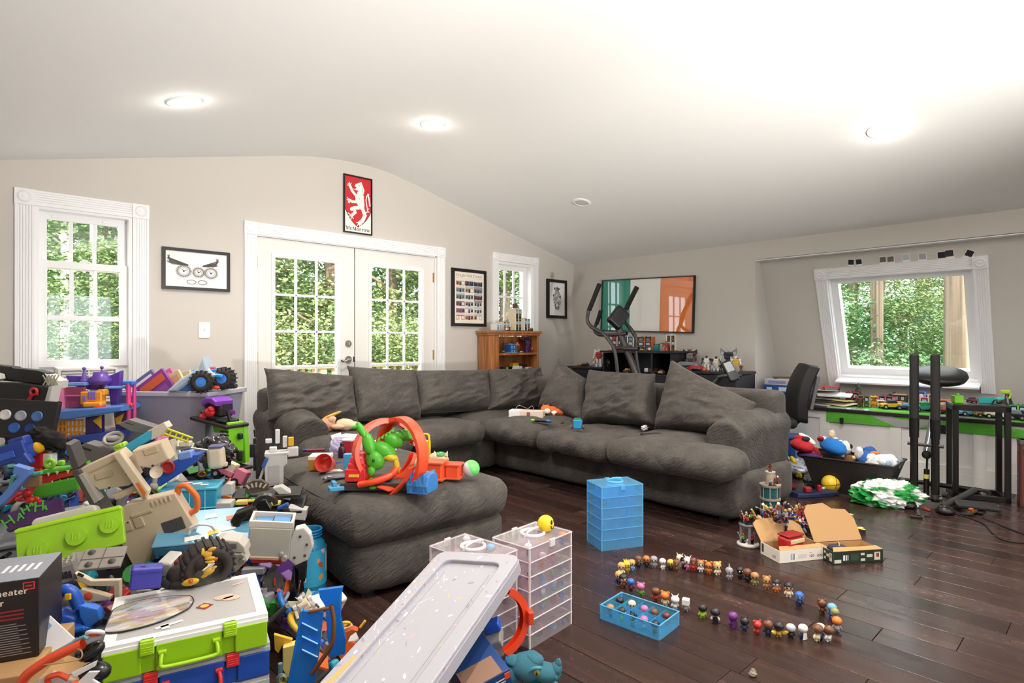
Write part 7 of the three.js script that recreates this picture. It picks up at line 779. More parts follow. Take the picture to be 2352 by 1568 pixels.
{ // crane gun and ladder, glossy rock, blue jumble
  const o = big('beige_cannon', 'beige and steel toy cannon with a yellow ladder', 'toy', 420, 1030, 2.75, .2), X = o.X, Y = o.Y; part('mount', [slab(o, [[352, 985], [386, 966], [394, 978], [378, 998], [360, 1006]], 30), slab(o, [[382, 1012], [404, 1006], [414, 1052], [400, 1056]], 26, 8), rbox(24, 12, 20, 3, X(428), Y(1018), 6)], mt(0xcfc3ae, .5), o); part('barrel', [bar([X(410), Y(1025), 6], [X(478), Y(1036), 14], 5, 12), cyl(7, 7, 14, X(432), Y(1028), 8, 0, 0, PI / 2 + .15)], steel, o); part('counterweight', [rbox(36, 50, 30, 10, X(496), Y(1050), 16, 0, 0, .08), rbox(40, 10, 12, 3, X(500), Y(1066), 18)], mt(0xcdbfa6, .5), o); part('strap', [rbox(30, 6, 32, 3, X(496), Y(1024), 16)], plastic(0x5a5a84), o); part('ladder', [bar([X(376), Y(976), 10], [X(446), Y(1004), 16], 2.5, 8), bar([X(378), Y(990), 10], [X(436), Y(1012), 16], 2.5, 8), ...[0, 1, 2, 3, 4].map(i => bar([X(388 + i * 12), Y(982 + i * 5), 12], [X(382 + i * 12), Y(994 + i * 5), 12], 2, 6))], plastic(0xd8d43a), o); part('hook', [tor(6, 2, X(412), Y(1056), 20), bar([X(404), Y(1060), 20], [X(396), Y(1086), 18], 2, 6)], mt(0xe6e2da, .4), o);
  const r = big('black_rock_toy', 'glossy black rock like toy shell under the green tower', 'toy', 500, 1020, 3.05); part('shell', blob([[0, 0, 0, 30, 20, 22], [20, -16, 4, 22, 18, 18], [-26, -4, 2, 20, 16, 16], [-4, -34, 0, 34, 22, 20]], 14, 12), mt(0x2a2828, .18, { clearcoat: .8 }), r);
  const b = big('blue_toy_jumble', 'royal blue toy vehicle body under the beige cannon', 'toy', 415, 1072, 2.6, .2); part('body', [slab(b, [[350, 1100], [392, 1062], [430, 1042], [462, 1040], [450, 1060], [410, 1090], [380, 1110], [352, 1112]], 40, 0, 4)], plastic(0x1f4fb0), b); part('cab', rbox(30, 18, 26, 4, b.X(432), b.Y(1042), 14, 0, 0, .2), plastic(0x6f8fd0), b); part('wheel', [cyl(13, 13, 8, b.X(398), b.Y(1066), 24, PI / 2, 0, 0, 20), tor(12, 3, b.X(398), b.Y(1066), 28)], plastic(0x9c2226), b); part('grey_arm', [bar([b.X(374), b.Y(1060), 20], [b.X(368), b.Y(1110), 24], 6, 8), sph(9, b.X(368), b.Y(1108), 24)], lgGrey, b);
}
{ // blue organiser case, sticker case
  const o = big('blue_organiser', 'turquoise translucent organiser box behind the spaceship handle', 'storage box', 440, 1205, 2.62, .28), X = o.X, Y = o.Y, aq = mt(0x3fb4da, .25, { transmission: .35, thickness: 0 }); part('body', rbox(116, 90, 80, 5, X(440), Y(1160), -10), aq, o); part('lid', rbox(122, 8, 86, 4, X(440), Y(1118), -10), mt(0x58c2e2, .25, { transmission: .3, thickness: 0 }), o); part('divider', [0, 1, 2].map(i => rbox(2, 84, 2, 1, X(410 + i * 32), Y(1162), 31)).concat([rbox(114, 2, 2, 1, X(440), Y(1160), 31)]), mt(0x8fe0f4, .3), o); part('sticker', [rbox(20, 1, 12, .4, X(450), Y(1113), -10, 0, .3), rbox(16, 1, 10, .4, X(468), Y(1113), 6), rbox(24, 1, 8, .4, X(425), Y(1113), -24)], mt(0xe6dcd2, .5), o); part('contents', blob([[X(420), Y(1180), 0, 30, 12, 24], [X(462), Y(1182), 0, 22, 10, 22]], 10, 30), plastic(0x2f7a96), o);
  const c = big('sticker_case', 'blue translucent carry case with stickers and a white handle', 'storage box', 470, 1262, 2.35, [.35, .32, 0]), x = c.X, y = c.Y; part('case', rbox(190, 26, 120, 6, x(470), y(1235), -30), mt(0x4f9cc8, .25, { transmission: .4, thickness: 0 }), c); part('lid', rbox(194, 5, 124, 3, x(470), y(1219), -30), mt(0x78b8d8, .3, { transmission: .3, thickness: 0 }), c); part('handle', tube([[x(440), y(1216), 0], [x(446), y(1196), 6], [x(465), y(1186), 8], [x(486), y(1192), 6], [x(494), y(1210), 0]], 3.6, 24, 8), mt(0xeef0f2, .35), c); for (const [a, z, w, q] of [[455, 15, 40, 0xf0ece6], [490, 0, 22, 0xe2c24a], [520, -10, 30, 0xe9e4de], [525, -50, 28, 0xd96a3a], [478, -62, 26, 0xdfe6ea]]) part('sticker', box(w, .8, 16, x(a), y(1215.6), z, 0, .2), mt(q, .5), c); part('contents', blob([[x(440), y(1238), 0, 40, 8, 30], [x(500), y(1238), -10, 40, 8, 40]], 8, 30), plastic(0x2b5f8a), c);
}
{ // bat cave set, cabinet robot, shells
  const o = big('toy_cave_playset', 'black toy base with grey end ramps and a gear arch beside the ottoman', 'toy base', 598, 1180, 2.7, .2), X = o.X, Y = o.Y; part('deck', [rbox(190, 10, 80, 3, X(600), Y(1165), -6, .2), rbox(150, 8, 50, 3, X(610), Y(1140), -30, .2)], blackPlastic, o); part('end_ramp', [slab(o, [[492, 1190], [500, 1140], [544, 1142], [546, 1154], [522, 1156], [520, 1190]], 34, 16), slab(o, [[502, 1125], [520, 1110], [534, 1112], [534, 1136], [508, 1140]], 24, -30), slab(o, [[622, 1125], [640, 1122], [662, 1138], [660, 1156], [646, 1152]], 24, -26), slab(o, [[664, 1160], [704, 1168], [700, 1192], [676, 1188]], 30, 16)], mt(0xb9b6b0, .5), o); part('gear_arch', [ext(o.P([[562, 1136], [566, 1114], [580, 1104], [598, 1104], [612, 1114], [616, 1128]]), 12, 1, 0, 0, -20)], mt(0x4a4038, .5), o); part('gear_tooth', [0, 1, 2, 3, 4].map(i => box(4, 10, 3, X(570 + i * 9), Y(1118 - Math.sin(i * .78) * 4), -6, 0, 0, .7 - i * .35)), mt(0xb5a894, .5), o); part('yellow_seat', [rbox(26, 10, 20, 3, X(562), Y(1148), 10), rbox(20, 9, 20, 3, X(634), Y(1154), 10), rbox(36, 6, 16, 2, X(592), Y(1146), 6)], plastic(0xd9c352), o); part('blue_arm', [bar([X(506), Y(1170), 34], [X(545), Y(1184), 40], 4.5, 8), rbox(26, 8, 12, 3, X(652), Y(1158), 26, 0, 0, .4)], plastic(0x2a55a8), o); part('arch_back', slab(o, [[568, 1180], [584, 1150], [600, 1138], [618, 1140], [628, 1158], [628, 1175]], 12, 24, 3), mt(0x1d1917, .3, { clearcoat: .4 }), o);
  const c = big('grey_cabinet_robot', 'pale grey boxy toy with a blue tray top and round arm shield', 'toy robot', 630, 1282, 2.25, [.25, .2, -.12]), x = c.X, y = c.Y; part('box', [rbox(90, 78, 46, 3, x(620), y(1230), 0)], mt(0xbcb7ad, .5), c); part('top_frame', [frameRing(-46, 46, -22, 22, 5, 0, 14)].map(g => tf(g, x(620), y(1190), 0, -PI / 2)), mt(0xd8d0c4, .5), c); part('blue_tile', [rbox(36, 5, 32, 2, x(602), y(1188), 0), rbox(36, 9, 32, 2, x(640), y(1186), 0)], plastic(0x5f93c8), c); part('shield', [ext(c.P([[672, 1192], [690, 1186], [706, 1204], [714, 1235], [706, 1268], [680, 1284], [664, 1270], [662, 1225]]), 14, 3, 0, 0, 6)], mt(0xcfcac4, .45), c); part('rivet', [[684, 1208], [700, 1228], [676, 1262], [698, 1256]].map(([a, b]) => cyl(3, 3, 3, x(a), y(b), 24, PI / 2, 0, 0, 10)), dkGrey, c); part('foot_strip', rbox(62, 8, 4, 2, x(612), y(1266), 24), mt(0xc9a58c, .5), c); part('hinge', [cyl(6, 6, 12, x(655), y(1262), 26, PI / 2), cyl(4, 4, 8, x(648), y(1252), 26, PI / 2)], mt(0xaba69e, .5), c);
  const b = big('black_visor_shell', 'glossy black curved toy shell standing behind the boxy toy', 'toy part', 570, 1232, 2.42, .3); part('shell', [slab(b, [[534, 1190], [545, 1172], [582, 1160], [588, 1176], [560, 1190], [552, 1210], [566, 1236], [552, 1240]], 26, 0, 4), tf(band(28, 24, 9, .2, 2.9, 20), b.X(606), b.Y(1166), -4)], mt(0x1a1615, .25, { clearcoat: .5 }), b); part('inner_panel', slab(b, [[556, 1192], [586, 1178], [590, 1240], [568, 1240]], 6, -6, 1), mt(0x241f1c, .5), b);
  const h = big('grey_half_shell', 'open pale grey toy hull half between the tyre and the boxy toy', 'toy part', 535, 1300, 2.1, [.2, .1, 0]); part('hull', [slab(h, [[496, 1240], [508, 1228], [520, 1226], [556, 1232], [568, 1246], [570, 1262], [512, 1256]], 30, -6, 3), slab(h, [[504, 1258], [568, 1262], [572, 1280], [545, 1308], [522, 1312]], 20, 0, 3)], mt(0xb9b3a7, .5), h); part('cavity', [rbox(44, 14, 4, 4, h.X(530), h.Y(1242), 12)], mt(0x6f6a62, .6), h); part('peg', [cyl(5, 5, 26, h.X(562), h.Y(1264), 8, PI / 2), cyl(5, 5, 26, h.X(564), h.Y(1276), 8, PI / 2)], mt(0x8f897e, .5), h);
  const d = big('dart_blaster_tray', 'black toy tray with a red tipped dart drum', 'toy blaster', 645, 1385, 2.3, .1); part('tray', [slab(d, [[598, 1330], [626, 1345], [664, 1352], [690, 1338], [692, 1300], [684, 1290], [690, 1370], [670, 1392], [620, 1390], [600, 1365]], 60, 0, 4)], mt(0x1a1718, .25, { clearcoat: .4 }), d); part('drum', cyl(22, 24, 34, d.X(634), d.Y(1328), 24, 1.1, 0, -.3, 18), mt(0x241f20, .4), d); part('dart_tip', [[626, 1346], [640, 1340], [652, 1340], [634, 1356], [648, 1352], [660, 1348]].map(([a, q]) => cyl(5, 5, 10, d.X(a), d.Y(q), 40, 1.1, 0, -.3, 12)), plastic(0xe0483a), d); part('red_stripe', [rbox(4, 16, 3, 1, d.X(620), d.Y(1326), 44), rbox(4, 16, 3, 1, d.X(644), d.Y(1318), 44), rbox(50, 12, 20, 4, d.X(606), d.Y(1282), 0), rbox(26, 14, 20, 5, d.X(640), d.Y(1284), 6)], plastic(0xc83028), d); part('clear_guard', rbox(50, 14, 20, 3, d.X(592), d.Y(1300), 20), mt(0xa9a8ae, .3), d);
}
{ // tyre and gloved gorilla arm, crocodile, plush, small boxes
  const t = big('rubber_toy_ring', 'grey black rubber toy tyre with a gloved figure in it', 'toy tyre', 485, 1330, 1.95, [.2, .7, .25]); part('tyre', [lathe([[30, -26], [44, -28], [52, -20], [54, 0], [52, 20], [44, 28], [30, 26], [32, 0], [30, -26]], 0, 42, 0, 34, PI / 2)], mt(0x37312e, .75), t); part('tread', Array.from({ length: 22 }, (_, i) => box(6, 5, 50, Math.cos(i * .2856) * 54, 42 + Math.sin(i * .2856) * 54, 0, 0, 0, i * .2856 + PI / 2)), mt(0x302a28, .8), t);
  const g = big('gorilla_figure', 'dark ribbed toy gorilla arm with yellow hands before the tyre', 'toy figure', 440, 1338, 1.9, .1), x = g.X, y = g.Y; part('arm', blob([[x(462), y(1288), 10, 20, 17, 16, 0, 0, .5], [x(440), y(1300), 10, 22, 18, 17, 0, 0, .5], [x(414), y(1312), 10, 24, 20, 18, 0, 0, .4], [x(396), y(1330), 10, 18, 14, 16], [x(425), y(1332), 16, 30, 12, 14]], 2), mt(0x2f2825, .8), g); part('hand', blob([[x(482), y(1268), 16, 10, 8, 7, 0, 0, .4], [x(492), y(1256), 18, 10, 4, 4, 0, 0, .3], [x(488), y(1276), 20, 12, 4, 4, 0, 0, .1], [x(488), y(1284), 20, 11, 4, 4], [x(472), y(1262), 18, 4, 9, 4], [x(486), y(1305), 20, 14, 8, 8, 0, 0, .5], [x(496), y(1298), 22, 9, 3.5, 3.5, 0, 0, .5], [x(478), y(1314), 22, 9, 4, 4, 0, 0, .5]], .6), plastic(0xd3a53a), g); part('yellow_bib', blob([[x(448), y(1326), 26, 20, 8, 6, 0, 0, .2]], 2), plastic(0xd9b52e), g); part('red_spot', sph(5, x(452), y(1322), 32), plastic(0xd23a2a), g);
  const k = big('crocodile_head', 'green toy crocodile head with an open red mouth', 'toy crocodile', 135, 1135, 2.5, .15), X = k.X, Y = k.Y; part('upper_jaw', slab(k, [[84, 1084], [110, 1075], [150, 1072], [190, 1062], [192, 1070], [150, 1080], [108, 1086], [86, 1090]], 40, 0, 3), plastic(0x57b52c), k); part('mouth', slab(k, [[78, 1092], [110, 1084], [150, 1080], [190, 1072], [190, 1086], [140, 1098], [100, 1118], [82, 1130], [75, 1110]], 34, -2, 3), plastic(0xd6302e), k); part('lower_jaw', slab(k, [[94, 1120], [110, 1106], [150, 1098], [190, 1090], [190, 1120], [160, 1128], [120, 1136], [96, 1130]], 40, 4, 4), plastic(0x4fae2a), k); part('tooth', [[118, 1108, 0], [134, 1102, 0], [150, 1100, 0], [166, 1097, 0], [182, 1093, 0], [126, 1084, PI], [144, 1082, PI], [166, 1080, PI]].map(([a, q, r]) => cone(4, 9, X(a), Y(q), 22, 0, 0, r, 8)), mt(0xf2ece0, .4), k); part('eye_mask', [tor(8, 5, X(128), Y(1060), 20), rbox(14, 12, 12, 4, X(148), Y(1060), 14)], plastic(0x86cf30), k);
  const p = big('black_plush', 'black shaggy plush lying upside down with yellow shoes and red shorts', 'plush toy', 100, 1070, 2.6); part('fur', blob([[p.X(112), p.Y(1010), 0, 32, 22, 24], [p.X(90), p.Y(996), -4, 26, 16, 18], [p.X(132), p.Y(1022), 0, 16, 14, 16]], 8, 30), plush(0x1c1819), p); part('shoe', blob([[p.X(70), p.Y(1024), 22, 20, 13, 16], [p.X(103), p.Y(1024), 20, 14, 13, 15]], 1), plush(0xe5a822), p); part('shorts', rbox(38, 36, 24, 6, p.X(92), p.Y(1055), 6), plush(0xc01f26), p); part('white_cuff', rbox(22, 30, 22, 5, p.X(118), p.Y(1054), 4), plush(0xe4ded8), p);
  const q = big('navy_toy_box', 'dark blue toy vehicle box at the wall side of the heap', 'toy', 30, 1050, 2.5, .2); part('body', [rbox(76, 44, 40, 4, q.X(28), q.Y(1040), 0, 0, 0, .3), rbox(34, 20, 30, 4, q.X(44), q.Y(1014), 0, 0, 0, .3), rbox(30, 30, 20, 5, q.X(60), q.Y(1056), 14, 0, 0, .6)], plastic(0x1d3f9a), q); part('panel', rbox(44, 16, 3, 2, q.X(24), q.Y(1044), 22, 0, 0, .3), plastic(0x2f5fc4), q);
  const l = big('blue_bracket', 'light blue toy bracket frame at the wall side', 'toy part', 35, 1130, 2.35, .3); part('arm', [slab(l, [[38, 1066], [68, 1078], [66, 1092], [20, 1150], [-12, 1176], [-14, 1160], [14, 1132], [46, 1092], [34, 1084]], 20, 0, 2)], plastic(0x5b83cf), l); part('teal_frame', [slab(l, [[22, 1094], [80, 1088], [80, 1094], [30, 1100], [22, 1128], [16, 1128]], 12, -16, 1)], plastic(0x58b0a8), l); part('wood_block', rbox(34, 24, 14, 2, l.X(60), l.Y(1112), -20), mt(0x8a6a50, .7), l);
  const r = big('red_peg_toy', 'red knobbed toy pegs below the blue bracket', 'toy', 62, 1140, 2.4); part('peg', blob([[0, 8, 0, 12, 10, 9], [10, -8, 2, 10, 9, 9], [-14, -6, 0, 12, 6, 8], [26, -12, 0, 9, 6, 7]], 1), plastic(0xc82a28), r);
  const gb = big('lime_brick_lid', 'lime green lid shaped like a giant studded brick', 'storage lid', 160, 1285, 2.05, [-.35, .35, 0]), gx = gb.X, gy = gb.Y, lm = plastic(0x93c51d); part('plate', ext(rrect(206, 92, 8), 12, 2, gx(160), gy(1234), -6, 0, 0, .17), lm, gb); part('rim', [rbox(208, 10, 22, 4, gx(152), gy(1196), 0, 0, 0, .17)], plastic(0xa2d122), gb); for (const [a, b] of [[102, 1258], [172, 1236], [236, 1216]]) { const s = part('stud', cyl(20, 20, 14, gx(a), gy(b), 12, PI / 2, 0, 0, 26), lm, gb); part('stud_mark', [-6, 0, 6].map(i => box(2, 16, 2, gx(a) + i, gy(b), 20)), plastic(0xa8d62a), s); }
  const wl = big('white_domed_cover', 'cream white domed lid behind the lime brick lid', 'lid', 150, 1200, 2.2, [-.3, .2, 0]); part('lid', ext(rrect(130, 30, 14), 20, 4, wl.X(152), wl.Y(1190), -10, 0, 0, .22), mt(0xdcd6ca, .5), wl); part('script_mark', [rbox(24, 3, 2, 1, wl.X(140), wl.Y(1198), 14, 0, 0, .22)], mt(0x3a3532, .5), wl);
  const hp = big('letter_board', 'purple toy board with green HA HA letters', 'toy board', 75, 1190, 2.25, [-.5, .25, .1]), hx = hp.X, hy = hp.Y; part('board', ext(rrect(110, 44, 6), 8, 2, hx(80), hy(1182), -4, 0, 0, .2), plastic(0x4a1f62), hp); const HL = (x, y, s, r) => [box(3, s, 3, -s * .3, 0, 0), box(3, s, 3, s * .3, 0, 0), box(s * .6, 3, 3, 0, 0, 0)].map(g => tf(g, hx(x), hy(y), 8, 0, 0, r)), AL = (x, y, s, r) => [box(3, s, 3, -s * .16, 0, 0, 0, 0, -.32), box(3, s, 3, s * .16, 0, 0, 0, 0, .32), box(s * .4, 3, 3, 0, -s * .1, 0)].map(g => tf(g, hx(x), hy(y), 8, 0, 0, r)); part('letters', [...HL(32, 1192, 26, .6), ...AL(54, 1184, 18, .3), ...HL(62, 1170, 18, .5), ...HL(88, 1166, 24, .1), ...AL(100, 1172, 12, 0), ...AL(72, 1160, 10, .2)], plastic(0x4fae3c), hp);
  const v = big('grey_vent_block', 'grey toy block with a grid top and slotted side', 'toy block', 130, 1336, 1.85, .55); part('block', rbox(78, 40, 60, 3, 0, 20, 0, 0, 0, .2), mt(0x7b7671, .5), v); part('grid', [0, 1, 2, 3, 4, 5, 6].map(i => box(3, 4, 54, -32 + i * 10.5, 42 + (i - 3) * 2.1, 0, 0, 0, .2)).concat([0, 1, 2, 3].map(i => box(74, 4, 3, 0, 42, -22 + i * 15, 0, 0, .2))), mt(0x9c9690, .5), v); part('slot', [0, 1, 2].map(i => box(5, 16, 3, 14 + i * 7, 22, 31, 0, 0, .2)), mt(0x1f1c1a, .6), v);
  const pl = big('grey_deck_plate', 'grey toy deck plates with bolts before the lime lid', 'toy part', 235, 1300, 1.95, [.5, .3, 0]); part('plate', [rbox(84, 8, 60, 2, pl.X(240), pl.Y(1276), 0), rbox(40, 8, 44, 2, pl.X(190), pl.Y(1280), -6)], mt(0x8c857d, .5), pl); part('bolt', [[218, 18], [262, 14], [214, -18], [182, 8]].map(([a, z]) => lathe([[0, 5], [4, 5], [6, 2], [8, 0]], pl.X(a), pl.Y(1271), z, 12)), mt(0x4c4743, .5), pl); part('groove', [box(84, 1, 2, pl.X(240), pl.Y(1271.6), 2), box(2, 1, 60, pl.X(240), pl.Y(1271.6), 0)], mt(0x5b554f, .6), pl);
  const pb = big('indigo_box', 'indigo plastic toy box standing before the gorilla figure', 'toy box', 336, 1345, 1.82, .55); part('box', rbox(62, 48, 40, 5, 0, 22, 0, 0, 0, -.12), plastic(0x3a3aa0), pb); part('seam', [box(64, 2, 42, 0, 36, 0, 0, 0, -.12), rbox(10, 4, 6, 1, -6, 47, 4)], plastic(0x2f2f8a), pb);
  const bf = big('beige_blaster_frame', 'beige toy blaster frame with an orange disc', 'toy blaster', 228, 1388, 1.85, .15); part('frame', [slab(bf, [[180, 1310], [196, 1318], [214, 1330], [274, 1332], [274, 1388], [262, 1420], [258, 1416], [262, 1380], [262, 1346], [210, 1342], [188, 1330]], 10, 0, 2), slab(bf, [[184, 1356], [198, 1344], [258, 1366], [256, 1374], [196, 1378]], 12, 6, 2)], tanP, bf); part('orange_disc', lathe([[0, 3], [8, 3], [12, 0]], bf.X(212), bf.Y(1362), 12, 20, PI / 2), plastic(0xe2572c), bf); part('emblem', rbox(14, 8, 2, 1, bf.X(192), bf.Y(1316), 6, 0, 0, -.5), mt(0x3a3630, .5), bf);
  const bm = big('blue_monster_toy', 'glossy blue toy monster truck with a yellow badge', 'toy truck', 165, 1462, 1.75, .25), bx = bm.X, by = bm.Y; part('hood', [tube([[bx(136), by(1400), 10], [bx(140), by(1365), 14], [bx(156), by(1346), 16], [bx(174), by(1356), 16], [bx(184), by(1390), 12]], 13, 24, 10), blob([[bx(150), by(1420), 0, 40, 26, 26], [bx(196), by(1420), -4, 32, 30, 24], [bx(170), by(1440), 16, 44, 16, 18], [bx(112), by(1406), 4, 16, 14, 14]], 6, 16)].flat(), plastic(0x1f56b8), bm); part('plate', [rbox(34, 20, 8, 3, bx(126), by(1402), 26, .2, .2, .2), slab(bm, [[186, 1380], [226, 1395], [232, 1420], [204, 1440], [190, 1410]], 14, 14, 3), rbox(60, 10, 10, 3, bx(176), by(1436), 34, 0, 0, .2)], plastic(0x2f74d6), bm); part('badge', rbox(12, 14, 6, 2, bx(170), by(1358), 30), plastic(0xe8b222), bm); part('tooth', [0, 1, 2, 3, 4].map(i => cone(3, 8, bx(190 + i * 8), by(1450), 30, 0, 0, PI, 6)), mt(0x123a80, .4), bm);
}
{ // jar on the floor
  const p = onF(722, 1362), j = thing('toy_jar', 'tall turquoise plastic jar with a printed sleeve beside the ottoman', 'jar', [p.x - .02, 0, p.z]); part('jar', lathe([[0, 0], [.062, 0], [.07, .01], [.072, .05], [.07, .2], [.062, .245], [.046, .265], [.046, .3], [.05, .3]], 0, 0, 0, 30), mt(0x3aa7d6, .15, { transmission: .4, thickness: 0 }), j); part('sleeve', cyl(.0725, .0735, .16, 0, .14, 0, 0, 0, 0, 30, true), printMat(512, 160, (c, w, h) => { c.fillStyle = '#3fb0d8'; c.fillRect(0, 0, w, h); seed = 8; for (let i = 0; i < 14; i++) { c.fillStyle = pick(['#e8a24a', '#f0e6d8', '#c65a3a', '#f2c9b0']); c.beginPath(); c.ellipse(rnd(w), rnd(h), 16, 11, rnd(3), 0, 7); c.fill(); } for (const x of [60, 230, 400]) { c.fillStyle = '#f4f2ee'; c.fillRect(x, 20, 16, 90); c.fillRect(x + 24, 100, 34, 34); bars(c, x + 28, 104, 26, 26); } }, .35), j); part('neck', [tor(.05, .004, 0, .275, 0, PI / 2), tor(.05, .004, 0, .287, 0, PI / 2), tor(.051, .004, 0, .3, 0, PI / 2)], mt(0x1f86c8, .2, { transmission: .3, thickness: 0 }), j); part('contents', blob([[0, .03, 0, .058, .03, .058]], .01, 30), plastic(0x3a6a3e), j);
}
{ // loose toys on the heap
  seed = 505; const names = Object.keys(CN), seen = new Set(), G = 'loose toys scattered over the heap';
  for (let i = 0; i < 46; i++) { const z = -1.95 - rnd(2.4), x = rnd(-.35, 1.15), h = heapY(x, z); if (h < .06 || Math.hypot(x - .5, z + 1.95) < .4 || (x < .35 && z > -2.1)) continue; let a, b, kd; for (let t = 0; t < 20; t++) { a = pick(names); b = pick(names); kd = pick(['car', 'van', 'truck', 'robot', 'craft']); if (!seen.has(a + b + kd)) break; } seen.add(a + b + kd); const turn = [rnd(-.5, .5), rnd(6.28), rnd(-.5, .5)], p = [x, h + .0, z];
    if (kd === 'robot') robot(`${a} and ${b} toy robot tumbled on the heap`, p, turn, [a, b, a], rnd(.12, .2), G, { wings: rnd() < .4, gun: rnd() < .4 }); else if (kd === 'craft') craft(`${a} and ${b} toy flyer stuck in the heap`, p, turn, [a, b, 'grey'], rnd(.1, .16), G); else car(`${a} toy ${kd} with ${b} top tumbled on the heap`, p, turn, kd, a, b, rnd(1.6, 2.4), G); }
}
// ---------- projector box and what lies before it ----------
{
  const txt = (w, h, draw) => printMat(w, h, (c, W, H) => { c.fillStyle = '#1d1517'; c.fillRect(0, 0, W, H); draw(c, W, H); }, .4);
  const c0 = at(90, 1505, 1.5), b = thing('projector_box', 'dark printed home theater projector box at the wall side', 'box', [0, 0, 0], CAMY + .42); b.position.copy(c0); b.translateX(-.17); b.translateZ(-.1);
  part('box', rbox(.34, .2, .2, .002, 0, .1, 0), mt(0x1d1517, .4), b); part('front_print', box(.338, .198, .001, 0, .1, .1008), txt(680, 400, (c, W) => { c.fillStyle = '#e8d8c0'; c.font = 'bold 40px sans-serif'; c.fillText('Home Theater', 360, 70); c.fillText('Projector', 360, 118); c.strokeStyle = '#e04038'; c.lineWidth = 5; c.strokeRect(618, 14, 44, 34); c.fillStyle = '#b02a2c'; c.fillRect(626, 26, 28, 10); c.fillStyle = '#8a2024'; for (let i = 0; i < 3; i++) c.fillRect(300, 146 + i * 20, 320, 9); c.fillStyle = '#8f8580'; for (let i = 0; i < 14; i++) c.fillRect(260, 216 + i * 12, 330 + (i * 37) % 70, 4); }), b); part('top_print', box(.338, .001, .198, 0, .2008, 0), txt(680, 400, (c) => { c.fillStyle = '#8f939e'; c.fillRect(0, 0, 680, 400); c.fillStyle = '#f0eef0'; for (let i = 0; i < 5; i++) c.fillRect(480 + i * 34, 150, 16, 110); c.font = 'bold 46px sans-serif'; c.save(); c.translate(330, 360); c.rotate(-PI / 2); c.fillText('HOME THEATER', 0, 0); c.restore(); c.fillStyle = '#e4645c'; c.fillRect(250, 330, 110, 34); }), b);
  { const cc = thing('cardboard_carton', 'torn brown cardboard carton under the projector box', 'carton', [b.position.x - .02, 0, b.position.z + .02], CAMY + .3); part('body', rbox(.4, b.position.y - .002, .28, .004, 0, b.position.y / 2 - .001, 0), kraft, cc); part('flap', box(.12, .003, .2, .24, b.position.y * .8, .05, 0, 0, -.5), kraft, cc); part('dried_grass', Array.from({ length: 18 }, (_, i) => bar([.16 + rnd(.05), b.position.y * .8, .1 + rnd(.04)], [.2 + rnd(.1), b.position.y * .8 + rnd(.05), .1 + rnd(.12)], .0012, 4)), mt(0x7c7440, .8), cc); }
  { const w = big('white_board', 'white printed foam board slanting beside the projector box', 'board', 120, 1490, 1.55, [-.5, .3, 0]); part('board', slab(w, [[86, 1432], [100, 1415], [162, 1474], [88, 1552]], 5, 0, 1), mt(0xe4e2e4, .5), w); part('picture', slab(w, [[88, 1436], [98, 1424], [112, 1440], [100, 1458]], 1, 4, .2), mt(0x8fa6c8, .5), w); }
  const tr = big('orange_race_car', 'orange and teal toy race car track with black and white flames', 'toy car', 165, 1530, 1.4, .2), X = tr.X, Y = tr.Y; part('orange_hull', [tube([[X(60), Y(1580), 10], [X(80), Y(1535), 14], [X(130), Y(1500), 16], [X(196), Y(1472), 18]], 11, 24, 8), tube([[X(130), Y(1560), 20], [X(128), Y(1540), 24], [X(150), Y(1532), 26], [X(170), Y(1545), 24]], 6, 16, 8)], plastic(0xe8502a), tr); part('teal_edge', slab(tr, [[82, 1532], [116, 1500], [190, 1462], [196, 1470], [120, 1512], [86, 1540]], 14, -6, 1), plastic(0x5a9aa4), tr); part('black_body', blob([[X(206), Y(1500), 0, 30, 18, 20, 0, 0, .6], [X(215), Y(1545), 6, 34, 22, 22]], 2), mt(0x1d1a1b, .25), tr); part('flame', [slab(tr, [[178, 1530], [230, 1508], [226, 1520], [186, 1540]], 4, 28, 1), slab(tr, [[182, 1560], [214, 1530], [236, 1532], [222, 1548], [236, 1560], [206, 1575]], 4, 30, 1)], mt(0xe9e6e6, .4), tr); part('wheel', [tor(10, 5, X(218), Y(1452), 14, .9, 0, 0), cyl(13, 13, 16, X(186), Y(1562), 34, PI / 2, 0, 0, 18)], mt(0xe85f2a, .4), tr); part('tyre_wall', tor(15, 5, X(218), Y(1453), 12, .9), mt(0xece8e4, .4), tr); part('white_deck', slab(tr, [[84, 1560], [130, 1535], [176, 1560], [170, 1590], [80, 1600]], 10, 6, 1), mt(0xe4e0de, .4), tr); part('tan_cord', tube([[X(116), Y(1508), 24], [X(160), Y(1505), 30], [X(196), Y(1500), 30], [X(198), Y(1484), 28], [X(182), Y(1474), 26]], 1.6, 24, 6), mt(0xb9976e, .6), tr);
}
